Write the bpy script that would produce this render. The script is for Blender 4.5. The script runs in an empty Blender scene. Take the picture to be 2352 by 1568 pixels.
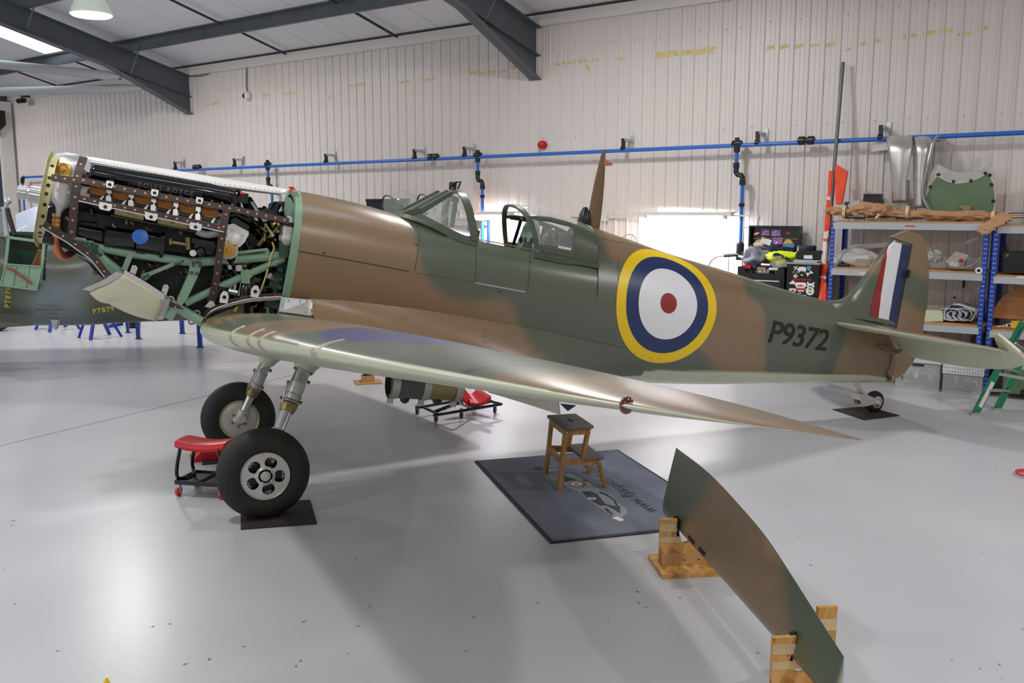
import bpy, math, random
import numpy as np
from mathutils import Vector, Matrix, noise
from mathutils.bvhtree import BVHTree

rnd = random.Random(7)
SC = bpy.context.scene
COL = SC.collection
# ------------------------------------------------------------------ camera
F, HZ, EYE = 2100.0, 480.0, 2.0          # focal length in pixels of the 2352x1568 frame, horizon row, eye height
PITCH = math.atan((784 - HZ) / F)
cam = bpy.data.cameras.new('camera'); camo = bpy.data.objects.new('camera', cam); COL.objects.link(camo)
cam.sensor_fit = 'HORIZONTAL'; cam.sensor_width = 36.0; cam.lens = F / 2352 * 36.0
cam.clip_start = 0.05; cam.clip_end = 200
camo.location = (0, 0, EYE); camo.rotation_euler = (math.pi / 2 - PITCH, 0, 0)
SC.camera = camo
# hangar frame: the back wall is parallel to E1, N_ points from the camera to it
E1 = Vector((.809, -.588, 0)).normalized(); N_ = Vector((-E1.y, E1.x, 0))
if N_.y < 0: N_ = -N_
WD = 11.5
def tow(t, d, z): return N_ * (WD - d) + E1 * t + Vector((0, 0, z))
# ------------------------------------------------------------------ world, lights, exposure
SC.view_settings.view_transform = 'Standard'; SC.view_settings.look = 'None'
SC.view_settings.exposure = 0.0; SC.view_settings.gamma = 1.0; SC.view_settings.use_curve_mapping = False
wd = bpy.data.worlds.new('world'); SC.world = wd; wd.use_nodes = True
wd.node_tree.nodes['Background'].inputs[0].default_value = (.80, .88, 1, 1)
wd.node_tree.nodes['Background'].inputs[1].default_value = 0.3
def area(name, p, aim, size, power, col=(1, 1, 1), size_y=None, spread=math.pi):
    L = bpy.data.lights.new(name, 'AREA'); L.energy = power; L.color = col; L.spread = spread
    L.shape = 'RECTANGLE' if size_y else 'DISK'; L.size = size
    if size_y: L.size_y = size_y
    o = bpy.data.objects.new(name, L); COL.objects.link(o); o.location = p
    o.rotation_euler = (Vector(aim) - Vector(p)).to_track_quat('-Z', 'Y').to_euler()
    return o
LAMP = 138.0
for t in (-22.3, -13.9, -5.5, 2.9):
    for d in (3.4, 9.6, 15.8):
        z = 4.93 + .24 * (d - 3.4) if d < 11 else 4.93 + .24 * (11 - 3.4) - .24 * (d - 11)
        p = tow(t, d, z); area('high_bay_light', p, p - Vector((0, 0, 1)), .5, LAMP, (1, .97, .93))
# unseen wide cool area light, no opening modelled, behind the camera to the left
area('unseen_rear_light', tow(-10, 20.5, 2.6), tow(-8, 4, 1.5), 7.5, 160, (.9, .95, 1), 4.6)
# ------------------------------------------------------------------ projection helpers (real planes of the place)
CAM = Vector((0, 0, EYE)); FWD = Vector((0, math.cos(PITCH), -math.sin(PITCH))); UPV = Vector((0, math.sin(PITCH), math.cos(PITCH)))
def ray(x, y): return Vector((1, 0, 0)) * ((x - 1176) / F) - UPV * ((y - 784) / F) + FWD
def plane(x, y, P, n):
    d = ray(x, y); t = (P - CAM).dot(n) / d.dot(n); return CAM + d * t
def flo(x, y, z=0.0): return plane(x, y, Vector((0, 0, z)), Vector((0, 0, 1)))
def wal(x, y, d=0.0): return plane(x, y, N_ * (WD - d), N_)
def wco(P): return (P.dot(E1), WD - P.dot(N_), P.z)
# aircraft body frame: u aft, s to port, v up (tail-down attitude)
AM = Vector((-1.952, 6.572, 0)); AX = Vector((.922, .388, 0)).normalized(); AN = Vector((AX.y, -AX.x, 0))
TH = math.radians(10.5)
BU = AX * math.cos(TH) - Vector((0, 0, math.sin(TH))); BV = AX * math.sin(TH) + Vector((0, 0, math.cos(TH)))
def B(u, s, v): return AM + BU * u + AN * s + BV * v
def tob(P): d = P - AM; return (d.dot(BU), d.dot(AN), d.dot(BV))
def S(x, y, s=0.0): return plane(x, y, AM + AN * s, AN)     # point of the photograph on the plane s = const of the aircraft
def Sb(x, y, s=0.0): return tob(S(x, y, s))
# ------------------------------------------------------------------ materials
def lin(c):
    return tuple((x / 255 / 12.92) if x / 255 <= .04045 else ((x / 255 + .055) / 1.055) ** 2.4 for x in c[:3]) + (1,)
MATS = {}
def mat(name, col, rough=.5, metal=0.0, var=0.0, scale=6.0, bump=0.0, bscale=60.0, emit=None, estr=1.0, glass=False, coat=0.0, alpha=1.0, spec=None, vcol=None, stretch=None):
    m = bpy.data.materials.new(name); m.use_nodes = True; nt = m.node_tree; b = nt.nodes['Principled BSDF']
    c = lin(col); b.inputs['Base Color'].default_value = c
    b.inputs['Roughness'].default_value = rough; b.inputs['Metallic'].default_value = metal
    if coat: b.inputs['Coat Weight'].default_value = coat; b.inputs['Coat Roughness'].default_value = .08 if not vcol else .28
    if spec is not None: b.inputs['Specular IOR Level'].default_value = spec
    if glass: b.inputs['Transmission Weight'].default_value = 1.0; b.inputs['IOR'].default_value = 1.02
    if alpha < 1: b.inputs['Alpha'].default_value = alpha
    if emit: b.inputs['Emission Color'].default_value = lin(emit); b.inputs['Emission Strength'].default_value = estr
    tc = None
    def texco():
        nonlocal tc
        if tc is None:
            t = nt.nodes.new('ShaderNodeTexCoord'); mp = nt.nodes.new('ShaderNodeMapping'); nt.links.new(t.outputs['Object'], mp.inputs[0])
            if stretch: mp.inputs['Scale'].default_value = stretch
            tc = mp.outputs[0]
        return tc
    src = None
    if vcol:
        a = nt.nodes.new('ShaderNodeVertexColor'); a.layer_name = vcol; src = a.outputs[0]
    if var:
        n = nt.nodes.new('ShaderNodeTexNoise'); n.inputs['Scale'].default_value = scale; n.inputs['Detail'].default_value = 6
        nt.links.new(texco(), n.inputs['Vector'])
        r = nt.nodes.new('ShaderNodeMapRange'); r.inputs[1].default_value = .3; r.inputs[2].default_value = .7
        r.inputs[3].default_value = 1 - var; r.inputs[4].default_value = 1 + var
        nt.links.new(n.outputs[0], r.inputs[0])
        mx = nt.nodes.new('ShaderNodeMix'); mx.data_type = 'RGBA'; mx.blend_type = 'MULTIPLY'; mx.inputs[0].default_value = 1
        if src: nt.links.new(src, mx.inputs[6])
        else: mx.inputs[6].default_value = c
        nt.links.new(r.outputs[0], mx.inputs[7]); src = mx.outputs[2]
    if src: nt.links.new(src, b.inputs['Base Color'])
    if bump:
        n = nt.nodes.new('ShaderNodeTexNoise'); n.inputs['Scale'].default_value = bscale; n.inputs['Detail'].default_value = 4
        nt.links.new(texco(), n.inputs['Vector'])
        bp = nt.nodes.new('ShaderNodeBump'); bp.inputs['Strength'].default_value = bump; bp.inputs['Distance'].default_value = .01
        nt.links.new(n.outputs[0], bp.inputs['Height']); nt.links.new(bp.outputs[0], b.inputs['Normal'])
    MATS[name] = m
    return m
def M(name): return MATS[name]
# ------------------------------------------------------------------ mesh builder
class MB:
    def __init__(s): s.v = []; s.f = []; s.mi = []; s.cur = 0
    def add(s, vs, fs):
        o = len(s.v); s.v.extend([Vector(p) for p in vs]); s.f.extend([[i + o for i in f] for f in fs]); s.mi.extend([s.cur] * len(fs)); return s
    def box(s, c, sx, sy, sz, X=(1, 0, 0), Y=(0, 1, 0), Z=(0, 0, 1)):
        c = Vector(c); X = Vector(X) * (sx / 2); Y = Vector(Y) * (sy / 2); Z = Vector(Z) * (sz / 2)
        vs = [c + X * i + Y * j + Z * k for k in (-1, 1) for j in (-1, 1) for i in (-1, 1)]
        return s.add(vs, [(0, 2, 3, 1), (4, 5, 7, 6), (0, 1, 5, 4), (2, 6, 7, 3), (0, 4, 6, 2), (1, 3, 7, 5)])
    def bbox(s, c, sx, sy, sz, r, X=(1, 0, 0), Y=(0, 1, 0), Z=(0, 0, 1)):   # box with rounded vertical edges and soft top/bottom
        c = Vector(c); X = Vector(X); Y = Vector(Y); Z = Vector(Z); ring = []
        for (hx, hy, a0) in ((sx / 2 - r, sy / 2 - r, 0), (-sx / 2 + r, sy / 2 - r, 90), (-sx / 2 + r, -sy / 2 + r, 180), (sx / 2 - r, -sy / 2 + r, 270)):
            for k in range(4):
                a = math.radians(a0 + 30 * k); ring.append((hx, hy, math.cos(a), math.sin(a)))
        rows = []
        e = min(r * .5, sz * .3)
        for (z, rr) in ((-sz / 2, r - e), (-sz / 2 + e, r), (sz / 2 - e, r), (sz / 2, r - e)):
            rows.append([c + X * (hx + ca * rr) + Y * (hy + sa * rr) + Z * z for hx, hy, ca, sa in ring])
        return s.grid(rows, closev=True, cap=True)
    def beam(s, p, q, w, h, up=(0, 0, 1)):
        p = Vector(p); q = Vector(q); d = (q - p); L = d.length; d.normalize(); up = Vector(up)
        X = d.cross(up); X.normalize(); Z = X.cross(d)
        return s.box((p + q) / 2, w, L, h, X, d, Z)
    def grid(s, rows, closeu=False, closev=False, cap=False):
        nu = len(rows); nv = len(rows[0]); vs = [p for r in rows for p in r]; fs = []
        for i in range(nu - (0 if closeu else 1)):
            for j in range(nv - (0 if closev else 1)):
                a = i * nv + j; b = i * nv + (j + 1) % nv; i2 = (i + 1) % nu
                fs.append((a, b, i2 * nv + (j + 1) % nv, i2 * nv + j))
        if cap: fs.append(tuple(range(nv))[::-1]); fs.append(tuple((nu - 1) * nv + j for j in range(nv)))
        return s.add(vs, fs)
    def tube(s, pts, r, n=10, cap=True):
        pts = [Vector(p) for p in pts]; m = len(pts); rs = r if isinstance(r, (list, tuple)) else [r] * m
        rows = []; pu = None
        for i in range(m):
            d = (pts[min(i + 1, m - 1)] - pts[max(i - 1, 0)]).normalized()
            u = d.orthogonal().normalized() if pu is None else (pu - d * pu.dot(d)).normalized()
            pu = u; w = d.cross(u)
            rows.append([pts[i] + (u * math.cos(2 * math.pi * k / n) + w * math.sin(2 * math.pi * k / n)) * rs[i] for k in range(n)])
        return s.grid(rows, closev=True, cap=cap)
    def lathe(s, p, ax, prof, n=20, cap=True, up=None):
        p = Vector(p); ax = Vector(ax).normalized(); u = (Vector(up) if up else ax.orthogonal()); u = (u - ax * u.dot(ax)).normalized(); w = ax.cross(u)
        rows = [[p + ax * h + (u * math.cos(2 * math.pi * k / n) + w * math.sin(2 * math.pi * k / n)) * max(r, 1e-4) for k in range(n)] for h, r in prof]
        return s.grid(rows, closev=True, cap=cap)
    def prism(s, poly, vec):
        poly = [Vector(p) for p in poly]; vec = Vector(vec); n = len(poly)
        fs = [tuple(range(n))[::-1], tuple(range(n, 2 * n))] + [(i, (i + 1) % n, n + (i + 1) % n, n + i) for i in range(n)]
        return s.add(poly + [p + vec for p in poly], fs)
    def sph(s, c, r, nu=8, nv=12, X=(1, 0, 0), Y=(0, 1, 0), Z=(0, 0, 1), sc=(1, 1, 1)):
        c = Vector(c); X = Vector(X); Y = Vector(Y); Z = Vector(Z); rows = []
        for i in range(nu + 1):
            a = math.pi * i / nu; rr = max(math.sin(a), 1e-3)
            rows.append([c + (X * (rr * math.cos(2 * math.pi * j / nv) * sc[0]) + Y * (rr * math.sin(2 * math.pi * j / nv) * sc[1]) + Z * (math.cos(a) * sc[2])) * r for j in range(nv)])
        return s.grid(rows, closev=True, cap=True)
    def strip(s, pts, wv, th):      # flat bar following pts; wv = half-width vectors, th = thickness vector
        pts = [Vector(p) for p in pts]; n = len(pts); ws = [Vector(w) for w in wv] if isinstance(wv, list) else [Vector(wv)] * n
        ts = [Vector(t) for t in th] if isinstance(th, list) else [Vector(th)] * n
        return s.grid([[p - w, p + w, p + w + t, p - w + t] for p, w, t in zip(pts, ws, ts)], closev=True, cap=True)
ORG = {}
SMALL = set('hub_bolts disc_bolts casting_bolts bracket_bolts plate_bolts screws magneto_screws leg_lugs port_studs panel_studs bracket_holes ring_holes frame_holes hood_screws window_perforation casing_bands opening_lips sheet_rivets dome_ribs'.split())     # fixings too small to pick apart
def finish(o, parent):
    if parent is not None:
        o.parent = parent
    return o
def obj(name, mb, m, parent=None, smooth=True, angle=35, org=None, cols=None, flip=False):
    me = bpy.data.meshes.new(name)
    vs = mb.v
    if org is None:
        lo = [min(p[i] for p in vs) for i in range(3)]; hi = [max(p[i] for p in vs) for i in range(3)]
        org = Vector([(a + b) / 2 for a, b in zip(lo, hi)])
    else: org = Vector(org)
    me.from_pydata([tuple(p - org) for p in vs], [], mb.f)
    ms = m if isinstance(m, (list, tuple)) else [m]
    for x in ms: me.materials.append(M(x))
    if len(ms) > 1:
        me.polygons.foreach_set('material_index', mb.mi)
    if smooth:
        me.polygons.foreach_set('use_smooth', [True] * len(me.polygons))
        try: me.set_sharp_from_angle(angle=math.radians(angle))
        except Exception: pass
    if cols is not None:
        ca = me.color_attributes.new('paint', 'FLOAT_COLOR', 'POINT')
        ca.data.foreach_set('color', np.asarray(cols, dtype=np.float32).ravel())
    me.validate(); me.update()
    o = bpy.data.objects.new(name, me); COL.objects.link(o)
    if parent is not None:
        o.parent = parent; o.location = org - ORG[parent.name]
    else: o.location = org
    ORG[o.name] = org
    if name in SMALL: o['kind'] = 'stuff'
    return o
def tag(o, label, cat, group=None):
    o['label'] = label; o['category'] = cat
    if group: o['group'] = group
    return o
def thing(name, label, cat, loc, group=None):
    o = bpy.data.objects.new(name, None); COL.objects.link(o); o.location = loc; o.empty_display_size = .1
    ORG[o.name] = Vector(loc)
    return tag(o, label, cat, group)
def node(name, parent, loc):        # an Empty that gathers the pieces of one part
    o = bpy.data.objects.new(name, None); COL.objects.link(o); o.parent = parent; o.location = Vector(loc) - ORG[parent.name]; ORG[o.name] = Vector(loc); return o
def struct(o): o['kind'] = 'structure'; return o
def stuff(o): o['kind'] = 'stuff'; return o
def dup(root, loc, rotz=0, label=None, group=None):
    r = root.copy(); COL.objects.link(r); r.location = loc; r.rotation_euler = (0, 0, rotz)
    if label: r['label'] = label
    if group: r['group'] = group
    for ch in list(root.children):
        c = ch.copy(); COL.objects.link(c); c.parent = r
        for g in list(ch.children):
            d = g.copy(); COL.objects.link(d); d.parent = c
    return r
def bez(p0, p1, p2, n): return [(1 - t) ** 2 * Vector(p0) + 2 * t * (1 - t) * Vector(p1) + t * t * Vector(p2) for t in [i / n for i in range(n + 1)]]
def smoothpath(pts, n=6):
    pts = [Vector(p) for p in pts]; out = []
    for i in range(len(pts) - 1):
        p0 = pts[max(i - 1, 0)]; p1 = pts[i]; p2 = pts[i + 1]; p3 = pts[min(i + 2, len(pts) - 1)]
        for k in range(n):
            t = k / n; out.append(.5 * ((2 * p1) + (p2 - p0) * t + (2 * p0 - 5 * p1 + 4 * p2 - p3) * t * t + (3 * p1 - p0 - 3 * p2 + p3) * t ** 3))
    return out + [pts[-1]]
def textmesh(body, size, shear=0.0, spacing=1.0, extrude=0.0, res=3, bold=0.0):
    cu = bpy.data.curves.new('lettering', 'FONT'); cu.body = body; cu.size = size; cu.shear = shear; cu.space_character = spacing
    cu.resolution_u = res; cu.offset = bold; cu.extrude = extrude; cu.align_x = 'CENTER'; cu.align_y = 'CENTER'
    o = bpy.data.objects.new('lettering', cu); COL.objects.link(o); dg = bpy.context.evaluated_depsgraph_get()
    me = o.evaluated_get(dg).to_mesh(); vs = [v.co.copy() for v in me.vertices]; fs = [list(p.vertices) for p in me.polygons]
    o.evaluated_get(dg).to_mesh_clear(); bpy.data.objects.remove(o); bpy.data.curves.remove(cu)
    return vs, fs
def fine(vs, fs, mx):        # split long lettering triangles so that they can follow a curved skin
    import bmesh
    bm = bmesh.new(); V = [bm.verts.new(v) for v in vs]
    for f in fs:
        try: bm.faces.new([V[i] for i in f])
        except ValueError: pass
    bmesh.ops.triangulate(bm, faces=bm.faces[:])
    for _ in range(5):
        es = [e for e in bm.edges if e.calc_length() > mx]
        if not es: break
        bmesh.ops.subdivide_edges(bm, edges=es, cuts=1); bmesh.ops.triangulate(bm, faces=[f for f in bm.faces if len(f.verts) > 3])
    bm.verts.index_update(); vs = [v.co.copy() for v in bm.verts]; fs = [[v.index for v in f.verts] for f in bm.faces]; bm.free(); return vs, fs
def flat_text(parent, name, body, size, c, X, Y, m, lift=.001, shear=0.0, spacing=1.0):
    vs, fs = textmesh(body, size, shear, spacing); X = Vector(X).normalized(); Y = Vector(Y).normalized(); Z = X.cross(Y)
    mb = MB(); mb.add([Vector(c) + X * p.x + Y * p.y + Z * lift for p in vs], fs)
    return obj(name, mb, m, parent, smooth=False)
# ---- palette
mat('floor_paint', (192, 192, 197), .29, var=.05, scale=.9, bump=.05, bscale=28)
mat('wall_white', (214, 207, 203), .42, var=.02, scale=1.5, stretch=(1, 1, .1))
mat('wall_plain', (214, 212, 210), .6)
mat('wall_end', (78, 84, 104), .6)
mat('ceiling_white', (222, 222, 224), .6, var=.02, scale=2)
mat('trim_white', (214, 210, 205), .45)
mat('seam', (120, 116, 114), .6)
mat('glue', (206, 192, 128), .6, var=.15, scale=20)
mat('steel_grey', (84, 90, 96), .45, var=.06, scale=3)
mat('purlin_grey', (96, 102, 103), .4, .3, var=.12, scale=4)
mat('duct_grey', (160, 164, 164), .5)
mat('dark_bar', (46, 48, 54), .5)
mat('skylight', (240, 246, 250), .5, emit=(226, 240, 255), estr=4)
mat('lamp_glow', (255, 255, 255), .5, emit=(255, 252, 245), estr=14)
mat('tube_glow', (255, 255, 255), .5, emit=(248, 250, 255), estr=60)
mat('lamp_shade', (150, 160, 155), .3, .1, alpha=.9)
mat('pipe_blue', (38, 104, 196), .35)
mat('black_plastic', (18, 19, 22), .4)
mat('black_gloss', (9, 9, 11), .14, var=.3, scale=15, coat=.3)
mat('black_metal', (16, 17, 20), .3, var=.3, scale=10)
mat('rubber', (34, 33, 32), .62, var=.18, scale=9, bump=.1, bscale=30)
mat('rubber_mat', (42, 37, 36), .8, var=.2, scale=15, bump=.2, bscale=80)
mat('zinc', (190, 192, 194), .35, .8)
mat('chrome', (215, 216, 218), .18, 1.0)
mat('alu', (206, 204, 202), .34, .75, var=.12, scale=5)
mat('alu_dull', (178, 175, 170), .42, .7, var=.12, scale=7)
mat('alu_paint', (198, 196, 191), .36, .35, var=.06, scale=8)
mat('silver_cast', (206, 204, 202), .32, .75, var=.06, scale=9)
mat('white_panel', (228, 226, 222), .4)
mat('engine_green', (134, 168, 142), .38, var=.06, scale=8)
mat('green_dark', (52, 82, 66), .5, var=.1, scale=8)
mat('rail_brown', (62, 50, 46), .5, var=.08, scale=12)
mat('copper', (196, 118, 82), .35, .7, var=.15, scale=18)
mat('copper_bright', (226, 150, 110), .3, .8)
mat('brass', (206, 168, 92), .25, .9)
mat('brass_dull', (150, 134, 92), .35, .8)
mat('ring_yellow', (196, 188, 138), .45, .2, var=.12, scale=7)
mat('exhaust_brown', (142, 92, 36), .75, var=.3, scale=60, bump=.3, bscale=200)
mat('cream', (206, 204, 172), .4)
mat('flap_cream', (226, 218, 204), .45)
mat('engine_black', (7, 7, 9), .5)
mat('sky_under', (200, 205, 178), .3, var=.02, scale=3)
mat('paint', (128, 104, 74), .34, coat=.6, vcol='paint', var=.05, scale=2.5, bump=.012, bscale=140)
mat('paint_brown', (116, 92, 64), .4, var=.05, scale=4)
mat('paint_green', (78, 86, 68), .4, var=.05, scale=4)
mat('paint_bgplane', (100, 108, 106), .22, vcol='paint', var=.05, scale=2)
mat('panel_line', (58, 58, 48), .6)
mat('yellow_paint', (246, 208, 20), .35)
mat('blue_paint', (32, 52, 100), .35)
mat('white_paint', (240, 240, 242), .35)
mat('red_paint', (150, 44, 40), .35)
mat('red_flash', (150, 36, 30), .35)
mat('letter_black', (22, 24, 28), .5)
mat('letter_yellow', (200, 180, 40), .5)
mat('red_glass', (90, 4, 8), .05, coat=1)
mat('clear', (245, 250, 248), .02, glass=True)
mat('clear_tint', (222, 228, 222), .03, alpha=.26)
mat('pole_grey', (104, 105, 112), .4, .4)
mat('red_vinyl', (200, 26, 34), .32)
mat('red_tag', (230, 40, 36), .4)
mat('caster_red', (210, 50, 42), .4)
mat('wood_stool', (168, 122, 66), .45, var=.3, scale=8, stretch=(3, 3, .6))
mat('wood_dark', (104, 97, 95), .5, var=.15, scale=8)
mat('osb_edge', (206, 160, 112), .7, var=.15, scale=40)
mat('wood_raw', (196, 150, 98), .7, var=.12, scale=12)
mat('masking_tape', (216, 192, 150), .6, var=.08, scale=10)
mat('ply', (176, 118, 70), .5, var=.15, scale=4, stretch=(.4, .4, 5))
mat('chipboard', (190, 140, 92), .7, var=.1, scale=30)
mat('mat_grey', (126, 131, 147), .9, var=.16, scale=2.2, bump=.6, bscale=500)
mat('mat_rubber', (48, 49, 54), .7)
mat('shelf_blue', (24, 66, 170), .4)
mat('shelf_grey', (178, 182, 186), .42)
mat('kraft', (182, 138, 100), .65, var=.08, scale=10)
mat('bubble', (226, 228, 230), .2, alpha=.55, bump=1.0, bscale=110)
mat('orange_cloth', (232, 72, 30), .4, var=.08, scale=9)
mat('cloth_white', (226, 214, 208), .5)
mat('clear_box', (222, 226, 228), .25, alpha=.28)
mat('crate_white', (226, 230, 236), .35, alpha=.8)
mat('green_panel', (92, 116, 84), .4, var=.12, scale=5)
mat('pale_green', (196, 210, 182), .5)
mat('ladder_green', (16, 122, 84), .4)
mat('ladder_yellow', (224, 176, 24), .45)
mat('hivis', (222, 240, 30), .55, emit=(222, 240, 30), estr=0.0)
mat('cloth_grey', (128, 130, 138), .8, var=.08, scale=30)
mat('cloth_navy', (22, 28, 48), .85)
mat('sticker_white', (232, 232, 232), .5)
mat('sticker_red', (214, 52, 32), .5)
mat('sticker_blue', (92, 140, 176), .5)
mat('sticker_purple', (150, 108, 176), .4, var=.4, scale=40)
mat('sticker_green', (30, 140, 84), .5)
mat('sticker_gold', (222, 174, 84), .5)
mat('paper', (228, 232, 240), .6)
mat('reel_blue', (38, 44, 84), .4)
mat('hose_red', (200, 60, 64), .4)
mat('beacon_red', (190, 24, 26), .25)
mat('mat_print_grey', (68, 74, 86), .9)
mat('mat_print_pale', (150, 152, 160), .9)
mat('cable', (120, 112, 110), .6)
mat('cooler_grey', (84, 88, 84), .45)
mat('doped_patch', (176, 164, 148), .3)
mat('plate_grey', (70, 70, 70), .35, .5)
mat('grey_box', (150, 152, 152), .45)
mat('gold_tag', (190, 150, 50), .5)
mat('tread_shadow', (24, 24, 24), .7)
# OSB board: flakes from stretched voronoi cells
def osb():
    m = mat('osb', (200, 150, 84), .65); nt = m.node_tree; b = nt.nodes['Principled BSDF']
    t = nt.nodes.new('ShaderNodeTexCoord'); mp = nt.nodes.new('ShaderNodeMapping'); mp.inputs['Scale'].default_value = (26, 26, 11)
    v = nt.nodes.new('ShaderNodeTexVoronoi'); v.inputs['Scale'].default_value = 1.0; r = nt.nodes.new('ShaderNodeValToRGB')
    r.color_ramp.elements[0].color = lin((168, 112, 52)); r.color_ramp.elements[1].color = lin((226, 182, 116))
    e = r.color_ramp.elements.new(.5); e.color = lin((204, 150, 78))
    nt.links.new(t.outputs['Object'], mp.inputs[0]); nt.links.new(mp.outputs[0], v.inputs['Vector']); nt.links.new(v.outputs['Color'], r.inputs[0]); nt.links.new(r.outputs[0], b.inputs['Base Color'])
osb()
# ================================================================== THE HANGAR SHELL
TL, TR, DEEP, RIDGE = -23.75, 7.0, 22.0, 11.0
def cz(d): return 4.83 + .24 * (d if d <= RIDGE else 2 * RIDGE - d)      # underside of the roof lining
ZU = Vector((0, 0, 1))
mb = MB(); mb.box(tow((TL + TR) / 2, DEEP / 2, -.1), TR - TL + .4, DEEP + .4, .2, E1, N_); floor = struct(obj('floor', mb, 'floor_paint', smooth=False))
mb = MB()      # saw-cut joints in the slab, filled dark
p0 = flo(0, 1024); p1 = flo(470, 910); dj = (p1 - p0).normalized(); nj = Vector((dj.y, -dj.x, 0))
for off, a, b in ((0, -1, 16),):
    c = p0 + nj * off + dj * (a + b) / 2; mb.box(c + Vector((0, 0, .0008)), b - a, .009, .0016, dj, nj)
struct(obj('floor_joint', mb, 'seam', floor, smooth=False))
mb = MB()
R9 = random.Random(5)
for _ in range(90):      # flecks of dirt on the slab
    x, y = R9.uniform(0, 2352), R9.uniform(780, 1560); p = flo(x, y); a = R9.uniform(0, 3.1); v = Vector((math.cos(a), math.sin(a), 0)); w_ = Vector((-v.y, v.x, 0)); r_ = R9.uniform(.003, .009); mb.add([p + v * r_ * 2 + ZU * .001, p + w_ * r_ + ZU * .001, p - v * r_ * 1.6 + ZU * .001, p - w_ * r_ * .7 + ZU * .001], [(0, 1, 2, 3)])
stuff(obj('floor_flecks', mb, 'seam', floor, smooth=False))
# --- back wall: profiled cladding, one sheet per 0.95 m
wall = bpy.data.objects.new('wall_back', None); COL.objects.link(wall); wall.location = tow(-8, 0, 0); ORG['wall_back'] = wall.location.copy(); wall['kind'] = 'structure'
P_ = .19; HT = 4.66
def sheet_mb():
    mb = MB(); prof = []
    for k in range(5):
        x = k * P_
        prof += [(x + .001, 0), (x + .060, .0), (x + .066, .004), (x + .072, 0), (x + .118, .0), (x + .124, .004), (x + .130, 0), (x + P_ - .034, 0), (x + P_ - .024, .017), (x + P_ - .010, .017), (x + P_, 0)]
    prof += [(5 * P_ + .004, -.004)]
    rows = [[tow(t, d, z) - tow(0, 0, 0) for t, d in prof] for z in (0, HT)]
    mb.grid(rows[::-1]); return mb
sh0 = None; i = 0; t = -.245 - .95 * 25
while t < TR:
    if sh0 is None: o = sh0 = obj('cladding_sheet', sheet_mb(), 'wall_white', wall, smooth=False, org=(0, 0, 0))
    else: o = sh0.copy(); COL.objects.link(o)
    o.location = tow(t, 0, 0) - ORG['wall_back']; t += .95
mb = MB(); mb.box(tow((TL + TR) / 2, -.06, 2.5), TR - TL + .4, .1, 5.2, E1, N_); obj('wall_backing', mb, 'seam', wall, smooth=False)
mb = MB()
for k in range(160):     # cladding screws in two rows
    t = -.3 - k * P_
    if t < TL: break
    for z in (3.04, 4.30 + .02 * math.sin(k)):
        if (k * 7 + int(z)) % 5 < 3: mb.lathe(tow(t - .08, .0, z), -N_, [(0, .012), (.006, .011), (.009, .004)], 8)
stuff(obj('cladding_screw', mb, 'zinc', wall))
mb = MB()
mb.cur = 0
for (xa, ya, xb, yb) in ((1502, 133, 1640, 122), (1505, 128, 1645, 114), (1275, 150, 1300, 146), (1303, 146, 1322, 143), (1330, 144, 1348, 141), (1358, 140, 1375, 138), (1412, 138, 1434, 135), (1344, 150, 1349, 163),
                         (1098, 172, 1113, 169), (1122, 168, 1138, 165), (1147, 166, 1163, 163), (1080, 170, 1097, 167), (1172, 158, 1188, 156), (1761, 112, 1778, 110), (1788, 111, 1812, 108), (1822, 110, 1846, 106), (1857, 108, 1882, 104), (1892, 107, 1916, 103),
                         (1940, 118, 1948, 110), (1975, 103, 1988, 100), (2012, 96, 2028, 94), (2076, 87, 2106, 82), (2120, 82, 2148, 76), (2160, 76, 2188, 72), (2198, 82, 2232, 78), (2246, 70, 2268, 66),
                         (470, 246, 482, 240), (484, 241, 505, 236), (600, 222, 620, 219), (650, 218, 680, 213), (752, 228, 760, 218), (800, 200, 840, 194), (915, 191, 940, 187), (965, 186, 1000, 181)):
    a, b = wal(xa, ya, .002), wal(xb, yb, .002); h = Vector((0, 0, .028 + .014 * rnd.random()))
    if abs(xb - xa) < 10: mb.add([a, a + E1 * .05, b + E1 * .05, b], [(0, 1, 2, 3)]); continue
    n = 7; up = []; dn = []
    for k in range(n + 1):
        p = a.lerp(b, k / n); up.append(p + h * (.6 + .6 * rnd.random())); dn.append(p - h * .5 * rnd.random())
    mb.grid([dn, up])
stuff(obj('glue_residue', mb, 'glue', wall, smooth=False))
mb = MB(); mb.box(tow((TL + TR) / 2, .03, 4.72), TR - TL, .045, .16, E1, N_); o = struct(obj('trim_1', mb, 'trim_white', smooth=False)); o.name = 'trim_1'
mb = MB(); mb.box(tow((TL + TR) / 2, .045, 4.815), TR - TL, .02, .02, E1, N_); struct(obj('trim_2', mb, 'dark_bar', smooth=False))
for nm, c, sx, sy in (('wall_left', tow(TL - .1, DEEP / 2, 4), .2, DEEP), ('wall_right', tow(TR + .1, DEEP / 2, 4), .2, DEEP)):
    mb = MB(); mb.box(c, sx, sy, 8, E1, N_); struct(obj(nm, mb, 'wall_end' if nm == 'wall_left' else 'wall_plain', smooth=False))
mb = MB(); mb.box(tow((TL + TR) / 2, DEEP + .1, 3), TR - TL, .2, 6, E1, N_); struct(obj('wall_front', mb, 'wall_plain', smooth=False))
# corner post and gutter box at the far left end
mb = MB(); mb.box(tow(-23.6, .22, 2.3), .12, .3, 4.6, E1, N_); struct(obj('corner_post', mb, 'trim_white', smooth=False))
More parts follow.
